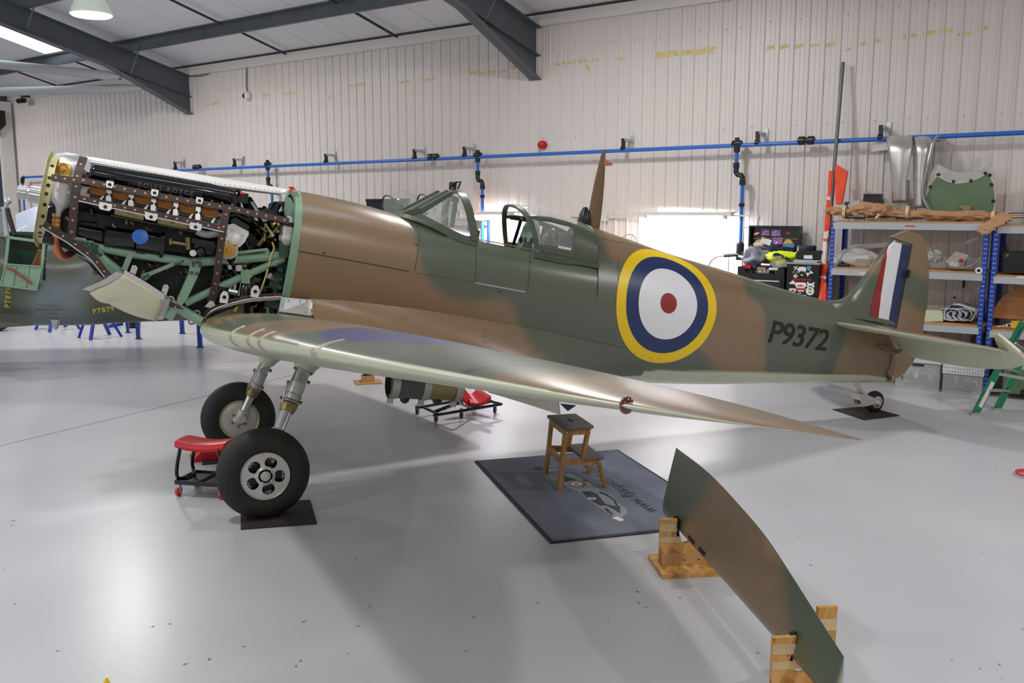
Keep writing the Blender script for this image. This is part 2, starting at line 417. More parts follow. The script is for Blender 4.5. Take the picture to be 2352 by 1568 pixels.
# --- roof lining in strips, one of them a rooflight
ceil = bpy.data.objects.new('ceiling', None); COL.objects.link(ceil); ceil.location = tow(-8, 6, 6); ORG['ceiling'] = ceil.location.copy(); ceil['kind'] = 'structure'
def panel(name, t0, t1, d0, d1, m, dz=0.0):
    mb = MB(); g = .006
    lo = [tow(a, d, cz(d) + dz) for a, d in ((t0 + g, d0), (t1 - g, d0), (t1 - g, d1), (t0 + g, d1))]
    mb.add(lo + [p + Vector((0, 0, .04)) for p in lo], [(0, 3, 2, 1), (4, 5, 6, 7), (0, 1, 5, 4), (1, 2, 6, 5), (2, 3, 7, 6), (3, 0, 4, 7)])
    return obj(name, mb, m, ceil, smooth=False)
t = -24.0; k = 0
while t < TR:
    if k == 5:
        panel('roof_sheet', t, t + .95, -.1, 1.38, 'ceiling_white'); panel('rooflight', t, t + .8, 1.38, 3.25, 'skylight', .03); panel('roof_sheet', t + .8, t + .95, 1.38, 3.25, 'ceiling_white'); panel('roof_sheet', t, t + .95, 3.25, RIDGE, 'ceiling_white')
    elif k in (10, 15, 21, 26): panel('roof_sheet', t, t + .95, -.1, 5.2, 'ceiling_white'); panel('rooflight', t, t + .95, 5.2, 9.2, 'skylight', .03); panel('roof_sheet', t, t + .95, 9.2, RIDGE, 'ceiling_white')
    else: panel('roof_sheet', t, t + .95, -.1, RIDGE, 'ceiling_white')
    t += .95; k += 1
mb = MB(); lo = [tow(a, d, cz(d)) for a, d in ((TL - .2, RIDGE), (TR + .2, RIDGE), (TR + .2, DEEP), (TL - .2, DEEP))]
mb.add(lo + [p + Vector((0, 0, .05)) for p in lo], [(0, 3, 2, 1), (4, 5, 6, 7), (0, 1, 5, 4), (1, 2, 6, 5), (2, 3, 7, 6), (3, 0, 4, 7)]); struct(obj('ceiling_far_slope', mb, 'ceiling_white', smooth=False))
# --- portal rafters with haunches
SLD = (-N_ + Vector((0, 0, .24))).normalized()
def rafter(t):
    r = bpy.data.objects.new('roof_rafter', None); COL.objects.link(r); r.location = tow(t, 0, 3.88); ORG[r.name] = r.location.copy(); r['kind'] = 'structure'
    zt = lambda d: 4.62 + .24 * d
    zb = lambda d: 3.885 + (4.62 - 3.885) * d / 1.74 if d < 1.74 else 4.62 + .245 * (d - 1.74)
    w, th = .1, .014
    def flange(name, a, b, da, db, hw=w):
        mb = MB(); p = [tow(t - hw, da, a), tow(t + hw, da, a), tow(t + hw, db, b), tow(t - hw, db, b)]; mb.add(p + [q + Vector((0, 0, th)) for q in p], [(0, 3, 2, 1), (4, 5, 6, 7), (0, 1, 5, 4), (1, 2, 6, 5), (2, 3, 7, 6), (3, 0, 4, 7)])
        return obj(name, mb, 'steel_grey', r, smooth=False)
    flange('top_flange', zt(0), zt(RIDGE), .02, RIDGE); flange('bottom_flange', zb(1.74), zb(RIDGE), 1.74, RIDGE); flange('haunch_flange', zb(0), zb(1.74), .02, 1.74)
    flange('inner_flange', zt(0) - .40, zb(1.74), .02, 1.74, .09)
    mb = MB(); poly = [tow(t - .006, d, z) for d, z in ((.02, zb(0)), (1.74, zb(1.74)), (RIDGE, zb(RIDGE)), (RIDGE, zt(RIDGE)), (.02, zt(0)))]; mb.prism(poly, E1 * .012); obj('web', mb, 'steel_grey', r, smooth=False)
    for d in (1.3, 3.2):      # fly braces from purlin to bottom flange
        mb = MB(); mb.beam(tow(t + .02, d + .02, zb(d) + .03), tow(t + .42, d, zt(d) + .12), .035, .006); obj('fly_brace', mb, 'purlin_grey', r, smooth=False)
for t in (-16.37, -7.91, .55): rafter(t)
# --- purlins, sag bars, wind bracing
def purlin(d, z0):
    mb = MB(); h = .2
    z = cz(d) - .005
    for (dd, zz, sd, sz) in ((d, z - h / 2, .006, h), (d + .03, z, .06, .006), (d - .03, z - h, .06, .006)): mb.box(tow((TL + TR) / 2, dd, zz), TR - TL, sd, sz, E1, N_)
    for t in (-16.37, -7.91, .55): mb.box(tow(t, d - .006, z - h / 2), .5, .008, h * .98, E1, N_)
    return struct(obj('roof_purlin', mb, 'purlin_grey', smooth=False))
for d in (1.3, 3.22, 5.1, 7.0, 8.9): purlin(d, 0)
for t, da, db in ((-13.35, 1.42, 3.1), (-13.3, .12, 1.2), (-10.56, .14, 1.2), (-21.04, .14, 1.2), (-18.65, .1, 1.2), (-10.6, 1.42, 3.1)):
    mb = MB(); mb.beam(tow(t, da, cz(da) - .1), tow(t, db, cz(db) - .1), .03, .03); struct(obj('sag_bar', mb, 'dark_bar', smooth=False))
for a, b in ((tow(-16.45, 1.45, 4.47), tow(-20.4, 3.45, 4.98)), (tow(-16.45, 1.0, 4.31), tow(-22.0, 3.42, 4.34))):
    d = (b - a); mb = MB(); mb.tube([a, a + d * .03, a + d * .06, b], [.03, .06, .085, .085], 16); struct(obj('roof_brace_tube', mb, 'duct_grey'))
# --- high-bay lamp
p = tow(-13.95, 3.4, 4.98)
lt = thing('high_bay_lamp', 'glowing bell shaped lamp hanging under the roof above the grey rafter', 'lamp', p)
mb = MB(); mb.lathe(p, ZU, [(0, .31), (.012, .31), (.08, .285), (.19, .235), (.27, .16), (.30, .09)], 32, cap=False); obj('lamp_shade', mb, 'lamp_shade', lt)
mb = MB(); mb.lathe(p, ZU, [(-.004, .30), (-.02, .28), (-.03, .2), (-.035, .05)], 32); obj('lamp_diffuser', mb, 'lamp_glow', lt)
mb = MB(); mb.lathe(p, ZU, [(.28, .1), (.3, .11), (.46, .11), (.5, .05), (cz(3.4) - p.z, .012)], 16); obj('lamp_housing', mb, 'duct_grey', lt)
# ================================================================== THINGS ON THE WALL
def along(pa, pb, f): return pa.lerp(pb, f)
PZ, PD = 2.825, .20
def pt(px): return wco(wal(px, 330, PD))[0]
pr = thing('air_pipe', 'long blue compressed air pipe running along the white cladding', 'pipe', tow(-10, PD, PZ))
mb = MB(); mb.tube([tow(-22.9, PD, PZ - .06), tow(TR - .1, PD, PZ)], .026, 12); obj('main_pipe', mb, 'pipe_blue', pr)
for px in (400, 537, 748, 952, 1067, 1432, 1740, 2022):
    t = pt(px); b = node('pipe_bracket', pr, tow(t, .05, PZ + .1))
    mb = MB(); mb.box(tow(t + .035, .012, PZ + .1), .05, .008, .17, E1, N_); mb.box(tow(t, .11, PZ + .115), .042, .22, .04, E1, N_); obj('bracket_arm', mb, 'zinc', b, smooth=False)
    mb = MB(); mb.box(tow(t, PD, PZ + .06), .044, .04, .085, E1, N_); mb.lathe(tow(t - .03, PD, PZ), E1, [(0, .036), (.05, .036)], 14); mb.box(tow(t, .222, PZ + .115), .046, .006, .044, E1, N_); obj('pipe_clip', mb, 'black_plastic', b)
for px in (450, 995, 1852):
    t = pt(px); mb = MB()
    for s in (-.055, .055): mb.lathe(tow(t + s - .045, PD, PZ), E1, [(0, .04), (.012, .053), (.075, .053), (.09, .04)], 16)
    mb.lathe(tow(t - .05, PD, PZ), E1, [(0, .036), (.1, .036)], 14); obj('pipe_coupling', mb, 'black_plastic', pr)
def drop(px, zend, clip=None, dx=.09):
    t = pt(px); nd = node('drop_pipe', pr, tow(t, PD, PZ - .6))
    mb = MB(); mb.lathe(tow(t - .065, PD, PZ), E1, [(0, .035), (.02, .042), (.11, .042), (.13, .035)], 16); mb.lathe(tow(t, PD, PZ - .11), ZU, [(0, .04), (.1, .04)], 16); mb.box(tow(t, PD, PZ + .05), .05, .04, .05, E1, N_)
    z = PZ - .3
    obj('pipe_tee', mb, 'black_plastic', nd); mb = MB(); mb.lathe(tow(t, PD, z), ZU, [(0, .040), (.06, .040)], 14); mb.tube([tow(t, PD, z + .01), tow(t, PD, z - .06), tow(t + .02, PD, z - .09), tow(t + dx - .02, PD, z - .10), tow(t + dx, PD, z - .13), tow(t + dx, PD, z - .2)], .034, 12); mb.lathe(tow(t + dx, PD, z - .22), ZU, [(0, .040), (.06, .040)], 14)
    obj('pipe_fitting', mb, 'black_plastic', nd)
    if clip: mb = MB(); mb.lathe(tow(t + dx, PD, clip - .02), ZU, [(0, .036), (.045, .036)], 12); obj('wall_clip', mb, 'black_plastic', nd)
    mb = MB(); mb.tube([tow(t, PD, z), tow(t, PD, PZ - .05)], .024, 12); mb.tube([tow(t + dx, PD, z - .16), tow(t + dx, PD, zend)], .024, 12); obj('pipe_run', mb, 'pipe_blue', nd)
    return t + dx
drop(613, .9); drop(1097, .5, 2.19); tx = drop(1693, 1.5, 2.05)
# left end: pipe turns down
mb = MB(); mb.tube([tow(-22.9, PD, PZ - .06), tow(-22.98, PD, PZ - .09), tow(-23.0, PD, PZ - .2)], .045, 10); obj('pipe_elbow', mb, 'black_plastic', pr)
mb = MB(); mb.tube([tow(-23.0, PD, PZ - .15), tow(-23.0, PD, .8)], .026, 10); obj('end_drop', mb, 'pipe_blue', pr)
vb = node('outlet_valve', pr, tow(tx, PD, 1.45))
mb = MB(); mb.lathe(tow(tx, PD, 1.46), ZU, [(0, .05), (.1, .05), (.12, .03)], 14); mb.box(tow(tx, PD, 1.41), .07, .08, .12, E1, N_); mb.tube([tow(tx - .2, PD + .03, 1.4), tow(tx, PD + .03, 1.42)], .022, 8); obj('valve_body', mb, 'black_plastic', vb)
mb = MB(); mb.tube([tow(tx, PD + .03, 1.4), tow(tx + .12, PD + .05, 1.37)], .022, 8); obj('valve_tap', mb, 'zinc', vb)
h = thing('air_hose', 'thin brown air hose curving down from the pipe valve', 'hose', tow(tx - .3, PD + .03, 1.3))
mb = MB(); mb.tube(smoothpath([tow(tx - .2, PD + .03, 1.4), tow(tx - .34, PD + .04, 1.36), tow(tx - .41, PD + .05, 1.2), tow(tx - .42, PD + .05, .6), tow(tx - .4, PD + .1, .02)]), .009, 8); obj('hose', mb, 'cable', h)
h = thing('red_air_hose', 'red air hose hanging from the valve beside the tool chest', 'hose', tow(tx + .15, PD + .05, 1.2))
mb = MB(); mb.tube(smoothpath([tow(tx + .1, PD + .05, 1.38), tow(tx + .18, PD + .06, 1.35), tow(tx + .21, PD + .06, 1.2), tow(tx + .2, PD + .05, .6), tow(tx + .22, PD + .06, .02)]), .011, 8); obj('hose', mb, 'hose_red', h)
# red alarm beacon
p = wal(1249, 333, .01); bc = thing('alarm_beacon', 'round red alarm sounder on the wall above the blue pipe', 'alarm', p)
mb = MB(); mb.lathe(p, -N_, [(0, .062), (.05, .062), (.06, .055)], 24); obj('beacon_base', mb, 'beacon_red', bc)
mb = MB(); mb.lathe(p - N_ * .05, -N_, [(0, .05), (.05, .048), (.065, .03), (.066, .012)], 24); obj('beacon_lens', mb, 'beacon_red', bc)
# dome camera and its cable
p = wal(572, 221, .01); cc = thing('dome_camera', 'small white dome camera on the upper wall with a dark eye', 'camera', p)
mb = MB(); mb.sph(p - N_ * .03, .085, 8, 16, sc=(1, 1, 1)); obj('camera_body', mb, 'trim_white', cc)
mb = MB(); mb.sph(p - N_ * .075 - E1 * .025, .052, 8, 14); obj('camera_lens', mb, 'black_gloss', cc)
pts = [wal(*q, .03) for q in ((440, 175), (470, 172), (500, 155), (530, 143), (560, 141), (566, 155), (566, 200), (572, 214))]
cb = thing('camera_cable', 'thin grey cable looping along the wall top to the dome camera', 'cable', pts[3]); mb = MB(); mb.tube(smoothpath(pts), .012, 6); obj('cable_run', mb, 'cable', cb)
p = wal(50, 231, .25); cc = thing('corner_camera', 'black bullet camera at the far end of the wall', 'camera', p)
mb = MB(); mb.tube([p - E1 * .16, p + E1 * .12], .06, 12); mb.tube([p + E1 * .12, p + E1 * .16], .04, 12); obj('camera_body', mb, 'black_plastic', cc)
mb = MB(); mb.tube([p, p + Vector((0, 0, .1)), p + N_ * .25 + Vector((0, 0, .12))], .025, 8); obj('camera_arm', mb, 'black_plastic', cc)
p = tow(-23.6, .42, 4.05); cc = thing('heater_box', 'dark box high in the far left corner', 'box', p)
mb = MB(); mb.box(p + Vector((0, 0, .15)), .3, .3, .34, E1, N_); mb.prism([p + E1 * .15 + N_ * .15 - Vector((0, 0, .02)), p + E1 * .15 - N_ * .15 - Vector((0, 0, .02)), p + E1 * .15 - N_ * .1 - Vector((0, 0, .25))], -E1 * .3); obj('box_shell', mb, 'black_metal', cc, smooth=False)
# fluorescent battens over the bench side of the wall
def batten(xa, xb, y, label):
    a = wal(xa, y, .32); b = wal(xb, y, .32); c = (a + b) / 2; z = 1.885
    a.z = b.z = z
    r = thing('tube_light', label, 'light', Vector((c.x, c.y, z)), 'tube lights along the wall')
    mb = MB(); mb.beam(a - E1 * .1 + ZU * .055, b + E1 * .1 + ZU * .055, .09, .045); obj('batten_tray', mb, 'trim_white', r, smooth=False)
    mb = MB(); mb.tube([a, b], .016, 10); obj('tube', mb, 'tube_glow', r)
    mb = MB()
    for q in (a, b): mb.box(q + ZU * .012, .04, .06, .05, E1, N_)
    mb.beam(a + ZU * .07, a + ZU * .07 + N_ * .3, .03, .02); mb.beam(b + ZU * .07, b + ZU * .07 + N_ * .3, .03, .02); obj('end_holder', mb, 'trim_white', r, smooth=False)
    o = area('tube_lamp', Vector((c.x, c.y, z - .03)), Vector((0, 0, 0)), (b - a).length, TUBE, (.97, .98, 1), .05)
    zx = (-N_ * .0 + ZU * 1.0 - N_ * .25).normalized(); yx = zx.cross(E1).normalized(); xx_ = yx.cross(zx)
    o.rotation_euler = Matrix((xx_, yx, zx)).transposed().to_euler()
TUBE = 30.0
batten(1485, 1665, 503, 'long white tube light on the wall behind the roundel'); batten(1080, 1166, 502, 'white tube light on the wall behind the cockpit')
# cable tray lines above the right tube light, conduit and junction box
a, b = wal(1500, 491, .24), wal(1745, 496, .24); r = thing('light_rail', 'slim white rail above the right tube light', 'rail', (a + b) / 2)
mb = MB(); mb.beam(a, b, .04, .02); obj('rail_bar', mb, 'trim_white', r, smooth=False); mb = MB(); mb.box(wal(1742, 501, .24), .03, .03, .05, E1, N_); obj('rail_end', mb, 'zinc', r, smooth=False)
p = wal(1389, 501, .03); r = thing('junction_box', 'square white junction box on the wall behind the mast', 'junction box', p)
mb = MB(); mb.box(p, .085, .06, .085, E1, N_); obj('box_shell', mb, 'trim_white', r, smooth=False)
mb = MB(); mb.tube([wal(1310, 496, .03), wal(1382, 498, .03)], .012, 8); mb.tube([p, p - ZU * 1.2], .016, 8); mb.tube([wal(1396, 500, .03), wal(1440, 497, .06), wal(1500, 494, .12)], .012, 8); obj('conduit', mb, 'trim_white', r)
for px in (1683, 1712):
    p = wal(px, 522, .03); r = thing('wall_hook', 'small metal hook on the wall above the tool chest' if px > 1700 else 'small metal hook on the wall beside the blue drop pipe', 'hook', p); mb = MB(); mb.tube([p + N_ * .03, p - N_ * .05, p - N_ * .06 - ZU * .02], .006, 6); obj('hook_wire', mb, 'zinc', r)
# ================================================================== THE AEROPLANE IN THE MIDDLE
def cr(xs, ys, x):
    xs = np.asarray(xs, float); ys = np.asarray(ys, float); x = np.asarray(x, float)
    m = np.gradient(ys, xs); i = np.clip(np.searchsorted(xs, x) - 1, 0, len(xs) - 2); h = xs[i + 1] - xs[i]; t = np.clip((x - xs[i]) / h, 0, 1)
    return (2 * t ** 3 - 3 * t ** 2 + 1) * ys[i] + (t ** 3 - 2 * t ** 2 + t) * h * m[i] + (-2 * t ** 3 + 3 * t ** 2) * ys[i + 1] + (t ** 3 - t ** 2) * h * m[i + 1]
FU = [-1.55, -.6, 0, .6, 1.3, 1.9, 2.4, 3.0, 3.6, 4.2, 4.8, 5.2, 5.6, 5.97]
FW_ = [.34, .38, .40, .42, .43, .425, .405, .37, .318, .26, .195, .15, .10, .05]
FBu = [-1.55, 0, 1, 2, 3.0, 3.4, 3.8, 4.74, 5.6, 6.03]; FBv = [1.5, 1.16, 1.06, 1.04, 1.09, 1.118, 1.155, 1.268, 1.365, 1.412]
FMu = [-1.55, 0, 1.4, 2.4, 3.6, 4.8, 5.97]; FMv = [1.78, 1.76, 1.74, 1.74, 1.72, 1.74, 1.76]
T1u = [.0, .21, .41, .61, .77, .85, 1.0, 1.2, 1.4, 1.9, 2.41]; T1v = [2.172, 2.173, 2.168, 2.154, 2.14, 2.132, 2.126, 2.122, 2.12, 2.115, 2.11]
T2u = [2.38, 2.46, 2.63, 2.85, 3.07, 3.35, 3.54, 3.78, 4.02, 4.33, 4.54, 4.8, 4.96, 5.1, 5.5, 5.97]
T2v = [2.345, 2.341, 2.319, 2.294, 2.264, 2.234, 2.219, 2.199, 2.178, 2.145, 2.128, 2.106, 2.1, 2.09, 2.06, 2.02]
def section(u, top, nphi, k=1.0):
    w = float(cr(FU, FW_, u)) * k; vb = float(cr(FBu, FBv, u)); vm = float(cr(FMu, FMv, u))
    nt = float(np.interp(u, [0, .7, 1.2, 2.3999, 2.4, 2.9, 3.4, 5], [2.25, 2.25, 2.6, 2.6, 1.62, 1.72, 1.8, 1.75])); nb = float(np.interp(u, [0, 3, 5.9], [2.3, 2.3, 2.6]))
    out = []
    for j in range(nphi):
        a = 2 * math.pi * j / nphi
        ca, sa = math.cos(a), math.sin(a)
        if ca >= 0: out.append((w * math.copysign(abs(sa) ** (2 / nt), sa), vm + (top - vm) * abs(ca) ** (2 / nt)))
        else: out.append((w * math.copysign(abs(sa) ** (2 / nb), sa), vm - (vm - vb) * abs(ca) ** (2 / nb)))
    return out
NPH = 112
us1 = list(np.linspace(.02, 2.4, 170)); us2 = list(np.linspace(2.4, 5.97, 255))
rows1 = [section(u, float(cr(T1u, T1v, u)), NPH) for u in us1]; rows2 = [section(u, float(cr(T2u, T2v, u)), NPH) for u in us2]
# blend just behind the canopy: the spine rises out of the sill
pl = thing('fighter_plane', 'brown and green camouflaged fighter plane with bare engine, standing in the middle', 'aeroplane', AM)
mbf = MB(); buv = []
for us, rows in ((us1, rows1), (us2, rows2)):
    o = len(mbf.v)
    for u, r in zip(us, rows):
        for s, v in r: mbf.v.append(B(u, s, v)); buv.append((u, s, v))
    for i in range(len(us) - 1):
        for j in range(NPH):
            a = o + i * NPH + j; b = o + i * NPH + (j + 1) % NPH; q = (a, b, b + NPH, a + NPH)
            um = (us[i] + us[i + 1]) / 2; sm = buv[a][1]
            if us is us1 and 1.40 < um < 2.36 and abs(sm) < .30 and buv[a][2] > 1.8: continue
            mbf.f.append(q[::-1]); mbf.mi.append(0)
    if us is us2:
        mbf.f.append(tuple(o + j for j in range(NPH))); mbf.mi.append(0); mbf.f.append(tuple(o + (len(us) - 1) * NPH + j for j in range(NPH))[::-1]); mbf.mi.append(0)
fbvh = BVHTree.FromPolygons([tuple(p) for p in mbf.v], [tuple(f) for f in mbf.f])
def hitf(x, y, bv=None, dflt=.3):
    h = (bv or fbvh).ray_cast(CAM, ray(x, y).normalized())
    return tob(h[0]) if h[0] is not None else Sb(x, y, dflt)
def uvpoly(pxs): return np.array([[q[0], q[2]] for q in (p if len(p) == 3 else hitf(*p) for p in pxs)])
def sdist(P, poly):      # signed distance to a polygon, negative inside
    A = poly; Bq = np.roll(poly, -1, 0); d = np.full(len(P), 1e9); ins = np.zeros(len(P), bool)
    for a, b in zip(A, Bq):
        e = b - a; w = P - a; t = np.clip((w @ e) / max(e @ e, 1e-9), 0, 1); d = np.minimum(d, np.hypot(*(w - t[:, None] * e).T))
        c = ((a[1] > P[:, 1]) != (b[1] > P[:, 1])) & (P[:, 0] < (b[0] - a[0]) * (P[:, 1] - a[1]) / (b[1] - a[1] + 1e-12) + a[0]); ins ^= c
    return np.where(ins, -d, d)
def smooth2d(pts, n=6): return np.array([[p.x, p.y] for p in smoothpath([Vector((a, b, 0)) for a, b in pts], n)])
BRN = np.array(lin((135, 110, 81))); GRN = np.array(lin((86, 95, 77))); SKY = np.array(lin((197, 203, 174)))
def mix(a, b, w): return a * (1 - w[:, None]) + b * w[:, None]
UV = np.array([[b[0], b[2]] for b in buv])
g1 = [(-9, 9, 9), ]
edge1 = uvpoly([(760, 456), (800, 466), (860, 481), (915, 500), (945, 530), (958, 560), (965, 590), (975, 625), (995, 655), (1030, 680), (1070, 690), (1105, 690), (1140, 684), (1165, 692), (1183, 715), (1193, 745), (1205, 775), (1222, 805), (1245, 832)])
edge2 = uvpoly([(1350, 528), (1372, 540), (1385, 560), (1397, 590), (1420, 602), (1445, 612), (1470, 640), (1500, 700), (1560, 760), (1600, 795), (1622, 815), (1635, 835), (1641, 856)])
edge3 = uvpoly([(1702, 633), (1707, 645), (1714, 668), (1726, 685), (1744, 698), (1755, 716), (1758, 740), (1757, 780), (1755, 858)])
edge4 = uvpoly([(1940, 748), (1942, 775), (1938, 795), (1928, 815), (1918, 840), (1912, 862)])
def side(P, edge, back):      # polygon of everything aft of an edge polyline
    e = smooth2d(edge, 5); return sdist(P, np.vstack([[e[0][0], 4.0], e, [e[-1][0], 0.0], [back, 0.0], [back, 4.0]]))
def sm(d, w=.03): return np.clip(.5 - d / (2 * w), 0, 1)
w = sm(side(UV, edge1, 9)); c = mix(np.tile(BRN, (len(UV), 1)), GRN, w)
w = sm(side(UV, edge2, 9)); c = mix(c, BRN, w)
w = sm(side(UV, edge3, 9)); c = mix(c, GRN, w)
e4 = np.vstack([smooth2d(edge4, 5), [[9, edge4[-1][1] - .3], [9, edge4[0][1]]]]); c = mix(c, BRN, sm(sdist(UV, e4)))
dem = uvpoly([(1440, 856), (1475, 853), (1510, 851), (1540, 851), (1700, 855), (1800, 857), (1900, 860), (1990, 861)])
dv = np.interp(UV[:, 0], dem[:, 0], dem[:, 1], left=1.15); c = mix(c, SKY, sm((UV[:, 1] - dv), .006))
fus = obj('fuselage', mbf, 'paint', pl, cols=c, angle=50)
# ---- helpers that lay things on the fuselage side
def onside(u, v, bv=fbvh, off=.0015, s0=2.0):
    h = bv.ray_cast(B(u, s0, v), -AN)
    return h[0] + h[1] * (off if h[1].dot(AN) > 0 else -off) if h[0] is not None else None
_prof = {}
def arcpoint(u, l, v0=1.62, off=.003):      # walk l metres up (or down) the skin from height v0 at station u
    k = round(u, 4)
    if k not in _prof:
        r = section(u, float(cr(T2u, T2v, u)), 360)[:181]; pts = [(s, v) for s, v in r]; L = [0]
        for a, b in zip(pts, pts[1:]): L.append(L[-1] + math.hypot(b[0] - a[0], b[1] - a[1]))
        _prof[k] = (np.array(L), np.array([p[0] for p in pts]), np.array([p[1] for p in pts]))
    L, ss, vv = _prof[k]; l0 = np.interp(-v0, -vv, L); x = l0 - l; s_ = np.interp(x, L, ss); v_ = np.interp(x, L, vv)
    e = 1e-3; t = np.array([np.interp(x + e, L, ss) - np.interp(x - e, L, ss), np.interp(x + e, L, vv) - np.interp(x - e, L, vv)]); t /= np.linalg.norm(t) + 1e-12
    return B(u, s_ - t[1] * off, v_ + t[0] * off)
cu_, cs_, cv_ = hitf(1535, 696)
ul = hitf(1415, 690)[0]; ur = hitf(1646, 690)[0]; R = (ur - ul) / 2; cu_ = (ul + ur) / 2
mb = MB()
for k, (ra, rb) in enumerate(((.0, .165), (.165, .585), (.585, .82), (.82, 1.0))):
    mb.cur = k; nr = 2 if k == 0 else 5
    rows = []
    for i in range(nr + 1):
        r = R * (ra + (rb - ra) * i / nr); rows.append([arcpoint(cu_ + r * math.cos(2 * math.pi * j / 96), r * 1.0 * math.sin(2 * math.pi * j / 96), cv_) for j in range(96)])
    mb.grid(rows, closev=True)
obj('roundel', mb, ['red_paint', 'white_paint', 'blue_paint', 'yellow_paint'], fus, smooth=True)
# serial number, laid on the skin
a = hitf(1778, 761); b = hitf(1893, 782); L_ = b[0] - a[0]
vs, fs = textmesh('P9372', .285, shear=.12, spacing=.95, res=6, bold=.004); vs, fs = fine(vs, fs, .03)
xs = [p.x for p in vs]; kx = (L_ + .10) / (max(xs) - min(xs)); x0 = (max(xs) + min(xs)) / 2
H_ = .205 / (max(p.y for p in vs) - min(p.y for p in vs)); y0 = (max(p.y for p in vs) + min(p.y for p in vs)) / 2
mb = MB(); mb.add([onside((a[0] + b[0]) / 2 + (p.x - x0) * kx, (a[2] + b[2]) / 2 + (p.y - y0) * H_, off=.003) for p in vs], fs)
obj('serial_number', mb, 'letter_black', fus, smooth=False)
# panel joints and hinge strips on the skin
def skinline(pxs, w=.002, m='panel_line', name='panel_joint', off=.0016, n=14, par=None, bv=None):
    mb = MB(); P = []
    for (p, q) in zip(pxs, pxs[1:]):
        for k in range(n): 
            h = (bv or fbvh).ray_cast(CAM, ray(p[0] + (q[0] - p[0]) * k / n, p[1] + (q[1] - p[1]) * k / n).normalized())
            if h[0] is not None: P.append((h[0], h[1] if h[1].dot(AN) > 0 else -h[1]))
    if len(P) < 2: return
    rows = []
    for i, (p, nn) in enumerate(P):
        d = (P[min(i + 1, len(P) - 1)][0] - P[max(i - 1, 0)][0]).normalized(); s = d.cross(nn).normalized()
        rows.append([p + s * w + nn * off, p - s * w + nn * off])
    mb.grid(rows); return obj(name, mb, m, par or fus, smooth=False)
for pxs, w in (([(684, 576), (800, 597), (950, 625)], .0035), ([(963, 536), (962, 560), (958, 590), (952, 626)], .0022), ([(1093, 553), (1094, 600), (1091, 650)], .0018), ([(1217, 580), (1216, 620), (1212, 668)], .0018),
               ([(950, 626), (1020, 637), (1091, 648)], .0012), ([(1350, 540), (1500, 573), (1640, 622)], .0012), ([(1640, 622), (1800, 672), (1950, 705), (1990, 712)], .0015),
               ([(1420, 592), (1420, 640), (1424, 678)], .0014), ([(1424, 678), (1460, 688), (1496, 692)], .0014), ([(1496, 692), (1503, 650), (1503, 610)], .0014), ([(932, 705), (930, 760)], .0014), ([(1117, 745), (1114, 790)], .0014)):
    skinline(pxs, w)
skinline([(1091, 649), (1150, 660), (1211, 671)], .006, 'alu_dull', 'door_hinge', .004)
skinline([(1224, 590), (1290, 604), (1352, 611)], .008, 'paint_green', 'canopy_rail', .01)
for q in ((957, 521), (956, 562), (1147, 670), (744, 581)):
    h = fbvh.ray_cast(CAM, ray(*q).normalized()); mb = MB(); mb.lathe(h[0] + AN * .001, AN, [(0, .007), (.002, .006)], 10); obj('fastener', mb, 'letter_black', fus)
# fillet between wing and fuselage -------------------------------------------------
WP = dict(v0=1.1331, dih=.10055, uq=.07636, c0=2.5075, k=.24457, tip=5.5072, t0=.1367, t1=.0654, inc=.0545, wash=-.0308, teN=.63, leN=2.4466)
XX = (1 - np.cos(np.linspace(0, math.pi, 46))) / 2
def foil(t, x=XX, cam=.02, p=.3):
    yt = 5 * t * (.2969 * np.sqrt(x) - .126 * x - .3516 * x ** 2 + .2843 * x ** 3 - .1015 * x ** 4)
    yc = np.where(x < p, cam / p ** 2 * (2 * p * x - x ** 2), cam / (1 - p) ** 2 * ((1 - 2 * p) + 2 * p * x - x ** 2)); return yc + yt, yc - yt
def wingsec(s):
    r = min(abs(s) / WP['tip'], 1.0)
    le = WP['uq'] - WP['k'] * WP['c0'] * math.sqrt(max(1 - r ** WP['leN'], 1e-5)); te = WP['uq'] + (1 - WP['k']) * WP['c0'] * max(1 - r * r, 1e-5) ** WP['teN']
    t = WP['t0'] + (WP['t1'] - WP['t0']) * r
    if abs(s) > 4.9: t *= 1 - .35 * (abs(s) - 4.9) / .6
    return le, te, WP['v0'] + WP['dih'] * (abs(s) - .5), t, WP['inc'] + WP['wash'] * r
def wingpt(s, x, upper=True):
    le, te, v, t, inc = wingsec(s); c = te - le; a, b = foil(t, np.array([x])); y = (a if upper else b)[0]
    return (le + c * x, s, v + c * y - c * x * math.sin(inc))
def wing_mesh(sgn):
    ss = np.concatenate([np.linspace(.42, 4.6, 130), 4.6 + (5.5072 - 4.6) * (1 - (1 - np.linspace(0, 1, 60)[1:]) ** 2)]); up = []; pts = []; info = []
    for s in ss:
        le, te, v, t, inc = wingsec(s); c = te - le; x = XX.copy()
        if 3.33 < s < 5.02: x = x * .80
        a, b = foil(t, x); u = le + c * x
        ring = [(u[i], s, v + c * b[i] - c * x[i] * math.sin(inc), -1, x[i]) for i in range(len(x) - 1, 0, -1)] + [(u[i], s, v + c * a[i] - c * x[i] * math.sin(inc), 1, x[i]) for i in range(len(x))]
        pts.append(ring)
    mb = MB(); rows = [[B(q[0], q[1] * sgn, q[2]) for q in r] for r in pts]; mb.grid(rows if sgn < 0 else [r[::-1] for r in rows], closev=True, cap=True)
    Q = np.array([q for r in pts for q in (r if sgn < 0 else r[::-1])]); return mb, Q
